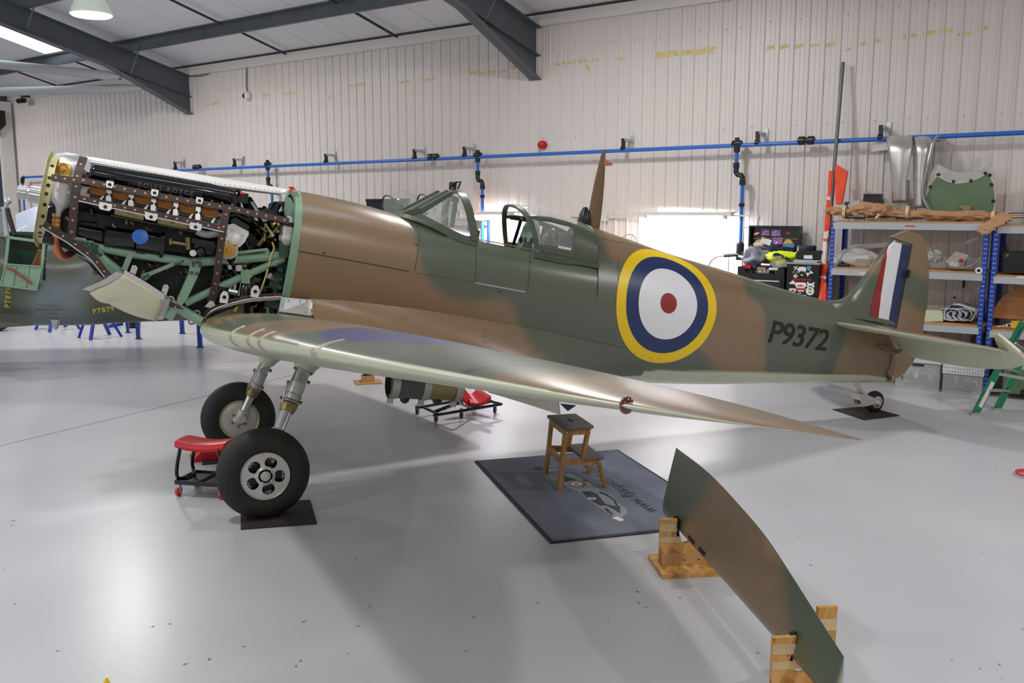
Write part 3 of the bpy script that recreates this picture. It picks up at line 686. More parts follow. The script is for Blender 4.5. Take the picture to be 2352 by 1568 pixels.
def wing_colours(Q):
    u, s, v, up, x = Q.T; r = np.minimum(s / WP['tip'], 1); le = WP['uq'] - WP['k'] * WP['c0'] * np.sqrt(np.maximum(1 - r ** WP['leN'], 1e-5)); k = u - le
    wob = lambda a: .08 * np.sin(k * 3 + a)
    c = np.tile(BRN, (len(u), 1))
    c = mix(c, GRN, sm(-(s - 1.12 - .30 * k + wob(0)), .05)); c = mix(c, BRN, sm(-(s - 1.98 - .15 * k + wob(1)), .05)); c = mix(c, GRN, sm(-(s - 3.05 - .1 * k + wob(2)), .05)); c = mix(c, BRN, sm(-(s - 4.74 - .22 * np.sqrt(np.maximum(k, 0)) * 1.2), .07))
    d = np.hypot(u - .35, (s - 3.42)); c = mix(c, np.array(lin((44, 66, 128))), sm(d - .72, .012)); c = mix(c, np.array(lin((150, 44, 40))), sm(d - .27, .012))
    c = mix(c, np.array(lin((52, 54, 62))), sm(np.abs(s - 4.66) - .022, .008) * (x > .012))
    low = (up < 0) | (x < .004); return np.where(low[:, None], SKY, c)
mbw, Q = wing_mesh(1); wing = obj('wing', mbw, 'paint', pl, cols=wing_colours(Q), angle=40); wing['label'] = 'near wing reaching towards the viewer'
wbvh = BVHTree.FromPolygons([tuple(p) for p in mbw.v], [tuple(f) for f in mbw.f])
mbw2, Q2 = wing_mesh(-1); wing2 = obj('wing', mbw2, 'paint', pl, cols=wing_colours(Q2), angle=40)
# tape patches over the gun ports, wrapped round the leading edge
for s0, wd_, x1 in ((1.92, .020, .026), (2.42, .020, .030), (2.68, .020, .030), (3.55, .045, .055)):
    path = [(x, False) for x in (.022, .010, .003)] + [(x, True) for x in (0.0, .002, .005, .010, .016, x1 * .8, x1)]
    cen = wingpt(s0, .25, False); rows = []
    for i, (x, upf) in enumerate(path):
        ww = wd_ * math.sin(math.pi * (i + .6) / (len(path) + .2)); dr = .03 * i / len(path)
        a = Vector(wingpt(s0 - ww + dr, x, upf)); b = Vector(wingpt(s0 + ww + dr, x, upf)); c0 = Vector(wingpt(s0, .2, True)); c0.z -= .06
        n = (a - c0).normalized(); rows.append([B(*(a + n * .0005)), B(*((a + b) / 2 + n * .011)), B(*(b + n * .0005))])
    mb = MB(); mb.grid(rows); obj('gun_port_patch', mb, 'doped_patch', wing)
# navigation light
lp = wingpt(5.235, .0, True)
mb = MB(); mb.sph(B(lp[0] + .012, 5.222, lp[2]), .05, 10, 18, BU, AN, BV, (.34, .24, .38)); obj('navigation_light', mb, 'red_glass', wing)
# lowered landing flap
mb = MB(); rows = []
for s in np.linspace(.75, 2.13, 14):
    h = wingpt(s, .79, False); vb_ = .955 + .083 * (s - .6)
    rows.append([B(h[0], s, h[2] + .01), B(h[0] + .014, s, h[2]), B(h[0] + .05, s, vb_), B(h[0] + .04, s, vb_ - .001)])
mb.grid(rows, closev=True, cap=True); obj('landing_flap', mb, 'flap_cream', wing)
mb = MB(); mb.prism([S(1285, 926, 2.17), S(1322, 930, 2.17), S(1303, 943, 2.17)], AN * .01); obj('flap_end_plate', mb, 'blue_paint', wing, smooth=False)
# oil cooler under the port wing
oc = node('oil_cooler', pl, S(975, 890, 1.75))
A0, A1 = S(893, 878, 1.75), S(1052, 888, 1.75); da = (A1 - A0); ld = da.length; dn = da.normalized()
mb = MB(); mb.lathe(A0 - BV * .0, dn, [(0, .075), (.01, .088), (ld * .45, .088)], 28, cap=False); obj('cooler_duct', mb, 'cooler_grey', oc)
mb = MB(); mb.lathe(A0 + dn * .02, dn, [(0, .08), (.005, .08)], 24); obj('intake_core', mb, 'black_metal', oc)
mb = MB(); mb.lathe(A0 + dn * ld * .5, dn, [(0, .086), (ld * .42, .086)], 28); obj('cooler_barrel', mb, 'brass_dull', oc)
for f in (.06, .5, .97):
    mb = MB(); q = A0 + dn * ld * f; mb.lathe(q - dn * .022, dn, [(0, .092), (.044, .092)], 28, cap=False); mb.box(q - BV * .106, .03, .03, .03, dn, AN, BV); obj('clamp_strap', mb, 'alu_dull', oc)
for f in (.26, .73): mb = MB(); mb.lathe(A0 - BV * .086 + dn * ld * f, -BV, [(0, .03), (.02, .025), (.03, .012)], 10); obj('drain_cap', mb, 'black_metal', oc)
# fillet
mb = MB(); fr = []; fv = [hitf(*q) for q in ((722, 686), (800, 690), (950, 708), (1050, 724), (1150, 741), (1250, 757), (1330, 775), (1440, 800), (1530, 827), (1590, 845))]
fu_, fvv = [q[0] for q in fv], [q[2] for q in fv]
fcol = []
for u in np.linspace(.16, 3.05, 90):
    vt = float(np.interp(u, fu_, fvv)); p0 = onside(u, vt, off=.002)
    if p0 is None: continue
    b0 = tob(p0); 
    if u < 1.9: le, te, *_ = wingsec(.66); x = min((u - le) / (te - le), 1); q = wingpt(.66, x, True); lo = (u, .66, q[2] + .002)
    else:
        f = (u - 1.9) / 1.15; q = wingpt(.66, .985, True); lo = (u, .66 * (1 - f) + (float(cr(FU, FW_, u)) * .93) * f ** .8 * 1.0, q[2] * (1 - f) + (float(cr(FBu, FBv, u)) + .09) * f)
        if u > 2.3: lo = (u, max(lo[1] - .02 * 0, .3), lo[2])
    ctl = (u, b0[1] + .012 + .05 * max(0, 1 - u / 3), lo[2] + .025)
    cur = [B(*p) for p in bez(b0, ctl, lo, 9)]; wt = min(max((u - 1.7) / 1.3, 0), 1); wt = wt * wt * (3 - 2 * wt)
    if wt > 0:
        for i_, p in enumerate(cur):
            v_ = b0[2] + (lo[2] + .0 - b0[2]) * i_ / 9; h_ = onside(u, max(v_, float(cr(FBu, FBv, u)) + .02), off=.0012)
            if h_ is not None: cur[i_] = p.lerp(h_, wt)
    fr.append(cur)
mb.grid([r[::-1] for r in fr]); FQ = np.array([tob(p) for p in mb.v]); UV2 = FQ[:, [0, 2]]
c = mix(np.tile(BRN, (len(UV2), 1)), GRN, sm(side(UV2, edge1, 9))); fillet = obj('wing_root_fillet', mb, 'paint', pl, cols=c)
fib = BVHTree.FromPolygons([tuple(p) for p in mb.v], [tuple(f) for f in mb.f])
skinline([(722, 687), (800, 691), (950, 709), (1050, 725), (1150, 742), (1250, 758), (1330, 776), (1440, 801)], .0014, 'panel_line', 'fillet_edge', .003)
mb = MB(); pts = [(722, 690), (950, 712), (1150, 745), (1330, 779), (1530, 830)]
for i in range(46):
    f = i / 45 * 4; k = min(int(f), 3); f -= k; x = pts[k][0] + (pts[k + 1][0] - pts[k][0]) * f; y = pts[k][1] + (pts[k + 1][1] - pts[k][1]) * f
    h = fib.ray_cast(CAM, ray(x, y).normalized())
    if h[0] is None: h = fbvh.ray_cast(CAM, ray(x, y).normalized())
    if h[0] is not None: nn = h[1] if h[1].dot(AN) > 0 else -h[1]; mb.lathe(h[0], nn, [(0, .0055), (.003, .005), (.0035, .002)], 8)
for q in ((928, 731), (934, 731), (926, 744), (936, 746), (1112, 756), (1118, 757), (1111, 771), (1118, 771), (1109, 785), (1116, 786)):
    h = fib.ray_cast(CAM, ray(*q).normalized())
    if h[0] is not None: mb.lathe(h[0], AN, [(0, .006), (.004, .005)], 8)
stuff(obj('fillet_screws', mb, 'brass_dull', fillet))
# bare metal fillet plate at the firewall
mb = MB(); P4 = [S(645, 683, .41), S(715, 690, .415), S(716, 727, .46), S(640, 716, .5)]; nn = (P4[1] - P4[0]).cross(P4[3] - P4[0]).normalized()
if nn.dot(AN) < 0: nn = -nn
mb.prism(P4, nn * .006); obj('fillet_plate', mb, 'alu_dull', fillet, smooth=False)
mb = MB()
for q in ((663, 688), (690, 690), (705, 692), (655, 705), (668, 708), (660, 715), (680, 718), (694, 720), (705, 705)): mb.lathe(S(q[0], q[1], .43) + nn * .0, nn, [(0, .005), (.012, .005), (.014, .002)], 8)
stuff(obj('plate_rivets', mb, 'chrome', fillet))
mb = MB(); mb.prism([S(711, 697, .425), S(717, 698, .425), S(716, 727, .47), S(708, 726, .47)], nn * .015); obj('plate_lip', mb, 'white_panel', fillet, smooth=False)
# ---- fin, rudder, tailplane
fl_v = [2.0, 2.103, 2.13, 2.175, 2.272, 2.399, 2.539, 2.696, 2.80, 2.84]; fl_u = [4.95, 5.09, 5.225, 5.296, 5.382, 5.46, 5.536, 5.636, 5.71, 5.76]
ft0 = Sb(2042, 548); ft1 = Sb(2097, 562)
def finlens(ule, ute, tm, n=22, blunt=.35):
    x = (1 - np.cos(np.linspace(0, math.pi, n))) / 2; t = tm * (2.6 * np.sqrt(x) * (1 - x) + blunt * x); return ule + (ute - ule) * x, np.minimum(t, tm)
rows = []; HNG = 5.965
for v in np.concatenate([np.linspace(1.98, 2.2, 16), np.linspace(2.21, 2.86, 40)]):
    le = float(np.interp(v, fl_v, fl_u)); tm = float(np.interp(v, [1.98, 2.1, 2.25, 2.86], [.085, .066, .05, .030]))
    u, t = finlens(le, HNG, tm); vv = np.minimum(v, np.interp(u, [ft0[0], ft1[0]], [ft0[2], ft1[2]]))
    rows.append([B(a, b, z) for a, b, z in zip(u, t, vv)] + [B(a, -b, z) for a, b, z in zip(u[::-1], t[::-1], vv[::-1])])
mbv = MB(); mbv.grid(rows, closev=True, cap=True); FQ = np.array([tob(p) for p in mbv.v])
c = np.tile(GRN, (len(FQ), 1)); c = mix(c, BRN, sm(np.abs(FQ[:, 2] - 2.50) - .07, .03))
fin = obj('fin', mbv, 'paint', pl, cols=c, angle=50); nbvh = BVHTree.FromPolygons([tuple(p) for p in mbv.v], [tuple(f) for f in mbv.f])
bt = [Sb(x, y, .04)[0] for x, y in ((2041, 555), (2043, 555), (2073, 558), (2096, 564))]; bb = [Sb(x, y, .05)[0] for x, y in ((1990, 730), (2013, 735), (2040, 741), (2062, 746))]
vtop = Sb(2060, 553, .04)[2]; vbot = Sb(2026, 738, .05)[2]
mb = MB()
for k in range(3):
    mb.cur = k; rws = []
    for i in range(15):
        f = i / 14; v = vbot - .03 + (vtop + .0 - vbot + .03) * f; row = []
        for j in range(5):
            ua = bb[k] + (bt[k] - bb[k]) * f; ub = bb[k + 1] + (bt[k + 1] - bb[k + 1]) * f; le = float(np.interp(v, fl_v, fl_u)) + .014
            u = min(max(ua + (ub - ua) * j / 4, le), HNG - .001); p = onside(u, min(v, float(np.interp(u, [ft0[0], ft1[0]], [ft0[2], ft1[2]])) - .022), nbvh, .002); row.append(p if p is not None else B(u, .035, v))
        rws.append(row)
    mb.grid(rws)
obj('fin_flash', mb, ['red_flash', 'white_paint', 'blue_paint'], fin, smooth=False)
rb = [Sb(*q) for q in ((2085, 530), (2110, 533), (2123, 552), (2130, 580), (2134, 640), (2128, 700), (2115, 790), (2098, 830), (2075, 860), (2046, 877))]
rbv = [q[2] for q in rb][::-1]; rbu = [q[0] for q in rb][::-1]
hf = [(ft0[0] - .03, ft0[2] - .012), Sb(2052, 541)[::2], Sb(2062, 536)[::2], Sb(2085, 530)[::2]]
rows = []
for v in np.concatenate([np.linspace(1.432, 2.76, 40), np.linspace(2.77, 2.915, 14)]):
    ub = float(np.interp(v, rbv, rbu)); uf = HNG + .004
    if v < 1.52: uf = HNG + .06 * (1.52 - v) / .09
    ftv = ft1[2]
    if v > ftv: uf = float(np.interp(v, [ftv, ft0[2] + .01, hf[1][1], hf[2][1], 2.92], [HNG, hf[0][0] + .02, hf[1][0], hf[2][0], rb[0][0]]))
    tm = float(np.interp(v, [1.43, 2.2, 2.7, 2.92], [.04, .045, .03, .018])); n = 12; x = np.linspace(0, 1, n); t = tm * (1 - x ** 1.6) * (.75 + .25 * np.sqrt(np.minimum(x * 8, 1))) + .003
    u = uf + (max(ub, uf + .01) - uf) * x; rows.append([B(a, b, v) for a, b in zip(u, t)] + [B(a, -b, v) for a, b in zip(u[::-1], t[::-1])])
mb = MB(); mb.grid(rows, closev=True, cap=True); FQ = np.array([tob(p) for p in mb.v]); c = np.tile(BRN, (len(FQ), 1)); vv = FQ[:, 2] + .25 * (FQ[:, 0] - 6.1)
c = mix(c, GRN, sm(np.abs(vv - 2.36) - .155, .025)); rud = obj('rudder', mb, 'paint', pl, cols=c, angle=50)
mb = MB(); mb.box(S(2086, 629, .05), .03, .02, .075, BU, AN, BV); obj('trim_horn', mb, 'letter_black', rud, smooth=False)
mb = MB(); mb.tube([B(rb[0][0] + .06, 0, 2.92), B(rb[0][0] + .065, 0, 2.955)], .003, 6); obj('aerial_post', mb, 'copper', rud)
def tailplane(sg):
    rows = []; cs = []
    for s in np.linspace(.03, 1.40, 40):
        f = s / 1.40; le = 5.10 + .05 * f + .42 * f ** 3.2; te = 5.86; c = te - le; a, b = foil(.10 - .02 * f, XX[::3], 0.0, .3); u = le + c * XX[::3]
        up = np.clip(a, .004, 1) * c; rows.append([B(u[i], s * sg, 1.905 - up[i]) for i in range(len(u) - 1, 0, -1)] + [B(u[i], s * sg, 1.905 + up[i]) for i in range(len(u))]); cs.append([(u[i], s, -1) for i in range(len(u) - 1, 0, -1)] + [(u[i], s, 1 if i > 0 else -1) for i in range(len(u))])
    mb = MB(); mb.grid(rows if sg < 0 else [r[::-1] for r in rows], closev=True, cap=True); Q = np.array([q for r in cs for q in (r if sg < 0 else r[::-1])])
    c = mix(np.tile(GRN, (len(Q), 1)), BRN, sm(-(Q[:, 1] - .42 - .3 * (Q[:, 0] - 5.2)), .04)); c = np.where((Q[:, 2] < 0)[:, None], SKY, c); tpo = obj('tailplane', mb, 'paint', pl, cols=c, angle=40)
    de = math.radians(43); cu, cv = math.cos(de), math.sin(de); e = lambda q, s, h: B(5.865 + q * cu + h * cv, s * sg, 1.895 - q * cv + h * cu)
    ss = [.09, .16, .3, .5, .8, 1.0, 1.2, 1.32, 1.37, 1.42, 1.47, 1.51, 1.535]; tq = [.2, .27, .285, .285, .278, .26, .225, .19, .17, .15, .12, .08, .03]; fq = [0, 0, 0, 0, 0, 0, 0, 0, -.21, -.15, -.085, -.03, .02]
    s2, tq2, fq2 = [], [], []
    for i in range(len(ss) - 1):
        if i == 7: s2.append(ss[i]); tq2.append(tq[i]); fq2.append(0.0); s2.append(ss[i] + .004); tq2.append(tq[i]); fq2.append(-.20); continue
        for k in range(4): f = k / 4; s2.append(ss[i] + (ss[i + 1] - ss[i]) * f); tq2.append(tq[i] + (tq[i + 1] - tq[i]) * f); fq2.append(fq[i] + (fq[i + 1] - fq[i]) * f)
    s2.append(ss[-1]); tq2.append(tq[-1]); fq2.append(fq[-1])
    rows = [[e(f0 + (t0 - f0) * x, s, .022 * (1 - x) ** .8 * min(1, 4 * x + .45) + .002) for x in np.linspace(0, 1, 8)] + [e(f0 + (t0 - f0) * x, s, -.022 * (1 - x) ** .8 * min(1, 4 * x + .45) - .002) for x in np.linspace(1, 0, 8)] for s, t0, f0 in zip(s2, tq2, fq2)]
    mb = MB(); mb.grid(rows, closev=True, cap=True); Q = np.array([tob(p) for p in mb.v]); top = ((Q[:, 0] - 5.865) * cv + (Q[:, 2] - 1.895) * cu) > .001
    c = np.where(top[:, None], BRN, SKY); obj('elevator', mb, 'paint', tpo, cols=c, angle=40)
tailplane(1); tailplane(-1)
mb = MB(); a = S(2070, 806, .12); mb.prism([S(2010, 790, .1), S(2070, 803, .12), S(2060, 812, .12), S(2040, 808, .1)], AN * .02); obj('trim_fairing', mb, 'paint_brown', fin, smooth=False)
mb = MB(); mb.tube(smoothpath([S(2049, 812, .07), S(2044, 840, .06), S(2036, 858, .06), S(2040, 868, .05), S(2050, 867, .04)]), .004, 6); obj('rudder_cable', mb, 'letter_black', rud)
mb = MB(); mb.tube([S(2050, 862, .04), S(2050, 870, .04), S(2047, 884, .04)], [.008, .010, .003], 8); obj('tail_tag', mb, 'brass', rud)
# ---- tail wheel
tw = node('tail_wheel', pl, S(2008, 920))
mb = MB(); mb.strip([S(1958, 874), S(1970, 892), S(1984, 912)], AN * .035, (BU * .05)); obj('leg_fairing', mb, 'alu_paint', tw, smooth=False)
mb = MB()
q0 = [tob(S(x, y, .055)) for x, y in ((1975, 906), (1990, 906), (2012, 915), (2012, 926), (1994, 932), (1980, 934))]
for s in (-.058, .048): mb.prism([B(q[0], s, q[2]) for q in q0], AN * .010)
mb.prism([B(q0[i][0], -.048, q0[i][2]) for i in (0, 1)] + [B((q0[1][0] + q0[4][0]) / 2 - .02, -.048, (q0[1][2] + q0[4][2]) / 2), B((q0[0][0] + q0[5][0]) / 2, -.048, (q0[0][2] + q0[5][2]) / 2)], AN * .096)
obj('wheel_fork', mb, 'alu_paint', tw, smooth=False)
c = S(2008, 920); c.z = .108; PR = [(-.042, .02), (-.042, .065), (-.038, .085), (-.024, .103), (0, .108), (.024, .103), (.038, .085), (.042, .065), (.042, .02)]
mb = MB(); mb.lathe(c, AN, PR, 36); obj('tail_tyre', mb, 'rubber', tw)
mb = MB(); mb.lathe(c + AN * .02, AN, [(0, .06), (.026, .06), (.028, .045), (.042, .03), (.046, .012)], 24); obj('tail_hub', mb, 'silver_cast', tw)
# ---- main legs and wheels
def wheel(hub, ax, near):
    w_ = node('main_wheel', pl, hub); R_ = .298; z0 = hub.z
    prof = [(-.08, .155), (-.088, .19), (-.085, .235), (-.068, .272), (-.045, .290), (-.04, .287), (-.035, .293), (-.012, .2975), (-.008, .294), (.008, .294), (.012, .2975), (.035, .293), (.04, .287), (.045, .290), (.068, .272), (.085, .235), (.088, .19), (.08, .155)]
    mb = MB(); mb.lathe(hub, ax, prof, 72, cap=False)
    for p in mb.v:       # tyre flattened by the load
        if p.z < .012: p.z = .012 + (p.z - .012) * .03
    obj('tyre', mb, 'rubber', w_, angle=60)
    mb = MB()
    if near:
        # hub with five shaped openings
        u0 = (BV - ax * BV.dot(ax)).normalized(); w0 = ax.cross(u0)
        P = lambda r, a, h: hub + ax * h + (u0 * math.cos(a + .367) + w0 * math.sin(a + .367)) * r
        rad = [.157, .154, .150, .148, .135] + [.130 - .0032 * k for k in range(24)] + [.050, .045]; hh = list(np.interp(rad[::-1], [.045, .052, .06, .085, .148, .150, .154, .157], [.090, .088, .084, .081, .080, .092, .094, .086])[::-1])
        NA = 250; rows = [[P(r, 2 * math.pi * j / NA, h) for j in range(NA)] for r, h in zip(rad, hh)]
        o = len(mb.v); mb.v.extend([p for r in rows for p in r])
        for i in range(len(rad) - 1):
            for j in range(NA):
                a = (((j + .5) / NA * 5) % 1 - .5) * 2 * math.pi / 5; rm = (rad[i] + rad[i + 1]) / 2
                if abs((rm - .093) / .031) ** 2.6 + abs(a * rm / (.040 + .10 * (rm - .093))) ** 2.6 < 1: continue
                q = [o + i * NA + j, o + i * NA + (j + 1) % NA, o + (i + 1) * NA + (j + 1) % NA, o + (i + 1) * NA + j]; mb.f.append(q); mb.mi.append(0)
        obj('wheel_hub', mb, 'silver_cast', w_, angle=50)
        mb = MB(); mb.lathe(hub, ax, [(.02, .15), (.03, .15)], 40); obj('brake_drum', mb, 'black_metal', w_)
        mb = MB()
        for k in range(5):
            a = 2 * math.pi * (k + .0) / 5
            for rr, sg in ((.105, .13), (.105, -.13)):
                pass
            mb.lathe(P(.05, a, .084), ax, [(0, .009), (.012, .009), (.014, .004)], 6)
        for k in range(10): mb.lathe(P(.151, 2 * math.pi * (k + .5) / 10, .088), ax, [(0, .004), (.006, .004)], 6)
        mb.lathe(hub + ax * .088, ax, [(0, .032), (.006, .032), (.007, .022), (.014, .020), (.015, .006)], 20); obj('hub_bolts', mb, 'alu_paint', w_)
        mb = MB()
        for k in range(5):
            a = 2 * math.pi * (k + .5) / 5
            mb.strip([P(.124, a - .22, .05), P(.108, a - .12, .055), P(.118, a, .055), P(.108, a + .12, .055), P(.124, a + .22, .05)], ax * .022, (P(.14, a, .05) - P(.12, a, .05)) * .2)
        obj('opening_lips', mb, 'alu_paint', w_)
        mb = MB(); mb.sph(P(.1, -.75, .06), .012); obj('valve_cap', mb, 'gold_tag', w_)
    else:
        mb.lathe(hub, ax, [(.074, .162), (.084, .158), (.08, .150), (.07, .140)], 40, cap=False); obj('rim_ring', mb, 'ring_yellow', w_)
        mb = MB(); mb.lathe(hub, ax, [(.072, .142), (.078, .130), (.079, .05), (.09, .045), (.1, .03)], 40); obj('wheel_disc', mb, 'alu_paint', w_)
        mb = MB(); u0 = BV; w0 = ax.cross(u0)
        for k in range(6): mb.lathe(hub + ax * .079 + (u0 * math.cos(k * 1.047) + w0 * math.sin(k * 1.047)) * .062, ax, [(0, .010), (.012, .009)], 8)
        obj('disc_bolts', mb, 'brass_dull', w_)
def leg(top, axle, k):
    g = node('main_leg', pl, (top + axle) / 2); d = (axle - top); L = d.length; d.normalize(); r = .056 * k
    mb = MB(); mb.lathe(top - d * .08, d, [(0, r * 1.15), (.06, r * 1.12), (.10, r * .96), (.22, r * .94), (L * .40, r * .92), (L * .405, r), (L * .55, r), (L * .57, r * .9), (L * .62, r * .88)], 28); obj('leg_casing', mb, 'alu_paint', g, angle=30)
    mb = MB()
    for f, rr in ((.10, 1.02), (.27, .98), (.42, 1.06), (.50, 1.05)): mb.lathe(top + d * (L * f), d, [(0, r * rr), (.006, r * rr * 1.03), (.012, r * rr)], 28)
    obj('casing_bands', mb, 'alu_dull', g)
    mb = MB(); mb.lathe(top + d * (L * .53), d, [(0, r * 1.02), (.015, r * 1.05), (.05, r * .9), (.06, r * .9)], 28); obj('gland_nut', mb, 'brass_dull', g)
    mb = MB(); mb.lathe(top + d * (L * .55), d, [(0, r * .70), (L * .40, r * .70)], 24); obj('oleo_ram', mb, 'chrome', g)
    mb = MB(); mb.lathe(axle - d * .10, d, [(0, r * .78), (.01, r * .95), (.07, r * .98), (.10, r * .8)], 20); mb.tube([axle - d * .03 - AN * .02, axle - d * .03 + AN * .10], .03, 14); obj('axle_block', mb, 'alu_paint', g)
    mb = MB(); X = d.orthogonal().normalized()
    for f, a in ((.05, 0), (.1, 2), (.22, 3.4), (.33, 1.2), (.36, 2.4), (.47, 3.6), (.5, .5), (.5, 2.0), (.3, .9)):
        v = (X * math.cos(a) + d.cross(X) * math.sin(a)); p = top + d * (L * f); mb.tube([p + v * r * .8, p + v * r * 1.25], .011, 6); mb.tube([p + v * r * 1.2, p + v * r * 1.3], .015, 6)
    obj('leg_lugs', mb, 'brass_dull', g)
    mb = MB(); sd = -AX * (r * 1.05) + AN * .03; mb.tube(smoothpath([top + sd + d * .03, top + sd * 1.05 + d * L * .2, top + sd * 1.3 + d * L * .33, top + sd * 1.0 + d * L * .5, top + d * L * .53 + sd * .7]), .006, 6); obj('brake_pipe', mb, 'alu_dull', g)
    mb = MB(); v = (AN - d * AN.dot(d)).normalized(); p = top + d * L * .22 + v * r * .93; mb.lathe(p, v, [(0, .03), (.006, .03), (.006, .022), (.002, .02)], 16); obj('leg_port', mb, 'zinc', g)
wax = (AN + Vector((0, 0, .02))).normalized()
nh = S(610, 1107, .95); nh.z = .30; nh = nh - AN * .085; fh = S(550, 971, -.78); fh.z = .30; fh = fh - AN * .06
wheel(nh, wax, True); wheel(fh, wax, False)
lt1 = S(706, 828, .60); leg(lt1, S(628, 1018, .80), 1.0)
lt2 = S(621, 812, -.60); leg(lt2, fh + AN * .085, .92)
for p, d in ((lt1, (S(628, 1018, .8) - lt1).normalized()), (lt2, (fh - lt2).normalized())):
    mb = MB(); mb.lathe(p - d * .08, d, [(0, .15), (.04, .125), (.08, .10), (.13, .076), (.16, .068)], 24, cap=False); obj('leg_gaiter', mb, 'sky_under', pl)
# ---- windscreen
ws = node('windscreen', pl, B(1.1, 0, 2.2))
def pt3(x, y, s): return S(x, y, s)
def both(fn, name, m, par, **k):
    for sg in (1, -1): mb = MB(); fn(mb, sg); obj(name, mb, m, par, **k)
def mir(P, sg): q = tob(P); return B(q[0], q[1] * sg, q[2])
hoop = [tob(S(1091, 552, .34)), tob(S(1086, 525, .325)), tob(S(1079, 492, .29)), tob(S(1071, 466, .235)), tob(S(1062, 449, .165)), tob(S(1053, 442, .09))]
hp = [Vector(h) for h in hoop]; hoop_full = hp + [Vector((hp[-1].x + .005, 0, hp[-1].z + .012))] + [Vector((h.x, -h.y, h.z)) for h in hp[::-1]]
hpath = smoothpath(hoop_full, 5); cen = Vector((1.28, 0, 2.1)); wv = []
for p in hpath: wv.append(tuple(BU * .030 + BV * .004))
tv = []
for p in hpath: r = Vector((0, p.y, p.z - 2.08)).normalized(); tv.append(AN * (r.y * .010) + BV * (r.z * .010))
mb = MB(); mb.strip([B(*p) for p in hpath], [Vector(w) for w in wv], tv); obj('rear_arch', mb, 'paint_green', ws, angle=40)
def siderail(mb, sg):
    P = [mir(S(x, y, s), sg) for x, y, s in ((905, 490, .10), (940, 498, .20), (985, 514, .285), (1030, 538, .325), (1065, 553, .34), (1092, 560, .345))]; P = smoothpath(P, 5)
    mb.strip(P, [BV * .016 - AN * (.010 * sg)] * len(P), AN * (.010 * sg))
both(siderail, 'side_rail', 'paint_green', ws, angle=40)
def lowfill(mb, sg):       # metal sill between rail and glass
    lo = smoothpath([mir(S(x, y, s), sg) for x, y, s in ((940, 498, .20), (985, 514, .285), (1030, 538, .325), (1065, 553, .34), (1092, 560, .345))], 5)
    hi = smoothpath([mir(S(x, y, s), sg) for x, y, s in ((965, 490, .19), (1000, 507, .265), (1040, 528, .305), (1070, 541, .325), (1082, 541, .335))], 5)
    mb.grid([[a, b] for a, b in zip(lo, hi)])
both(lowfill, 'sill_plate', 'paint_green', ws)
fr_lo = [S(932, 489, .165), S(962, 496, .165)]; fr_hi = [S(1028, 436, .135), S(1040, 448, .135)]
def post(mb, sg):
    a, b = [mir(p, sg) for p in fr_lo]; c, d = [mir(p, sg) for p in fr_hi]; mb.prism([a, b, d, c], -AN * (.05 * sg))
both(post, 'armour_frame', 'paint_green', ws, smooth=False)
def shoulder(mb, sg):
    a = [mir(S(x, y, .17), sg) for x, y in ((925, 489), (935, 496), (975, 497), (985, 490), (960, 477), (945, 481))]; mb.prism(a, -AN * (.03 * sg))
both(shoulder, 'frame_foot', 'paint_green', ws, smooth=False)
mb = MB(); a, c = fr_lo[0], fr_hi[0]; a2, c2 = mir(a, -1), mir(c, -1)
mb.strip([c - BV * .02, c2 - BV * .02], (c - a).normalized() * .02, BU * .04); mb.strip([a + BV * .012, a2 + BV * .012], (c - a).normalized() * .02, BU * .04); obj('armour_bar', mb, 'paint_green', ws, smooth=False)
mb = MB(); off = BU * .02; mb.prism([a + off, a2 + off, c2 + off, c + off], BU * .02); obj('front_pane', mb, 'clear_tint', ws, smooth=False)
def sidepane(mb, sg):
    lo = [mir(S(x, y, s), sg) for x, y, s in ((968, 492, .185), (1000, 507, .265), (1040, 528, .305), (1070, 541, .325), (1084, 542, .33))]
    hi = [mir(S(x, y, s), sg) for x, y, s in ((1004, 470, .165), (1032, 453, .145), (1050, 448, .14), (1066, 458, .2), (1082, 515, .31))]
    lo = smoothpath(lo, 4); hi = smoothpath(hi, 4); mb.grid([[a, b] for a, b in zip(lo, hi)])
both(sidepane, 'side_pane', 'clear_tint', ws)
mb = MB(); mb.grid([[B(p.x - .02, p.y, p.z) for p in hp + [Vector((hp[-1].x, 0, hp[-1].z + .01))] + [Vector((h.x, -h.y, h.z)) for h in hp[::-1]]][3:-3], [mir(q, sg) for q, sg in ((S(1040, 448, .135), 1), (S(1036, 443, .12), 1), (S(1034, 440, .1), 1), (S(1034, 439, .04), 1), (S(1034, 439, .04), -1), (S(1036, 443, .12), -1), (S(1040, 448, .135), -1))]]); obj('roof_pane', mb, 'clear_tint', ws)
mb = MB(); mb.beam(S(1036, 531, 0), S(1047, 455, 0), .035, .03); mb.box(S(1045, 458, 0), .05, .04, .05, BU, AN, BV); obj('gunsight_post', mb, 'black_metal', ws, smooth=False)
mb = MB(); P = [S(1004, 512, -.05), S(1022, 498, -.05), S(1035, 488, -.05), S(1040, 468, -.05)]; mb.strip(P, BU * .02, -AN * .015); obj('gunsight_glass', mb, 'clear_box', ws, smooth=False)
mb = MB(); mb.tube([S(1045, 445, 0), S(1042, 436, 0), S(1044, 428, 0)], .012, 8); mb.tube([S(1036, 443, 0), S(1050, 442, 0)], .012, 8); mb.sph(S(1040, 425, 0), .018)
q = [S(1046, 419, .06), S(1058, 418, .06), S(1052, 433, .06), S(1045, 434, .06)]; mb.tube(q + [q[0]], .009, 8); mb.tube([mir(x, -1) for x in q] + [mir(q[0], -1)], .009, 8); mb.strip([(q[0] + q[3]) / 2, mir((q[0] + q[3]) / 2, -1)], BV * .03, BU * .012); obj('rear_view_mirror', mb, 'black_gloss', ws)
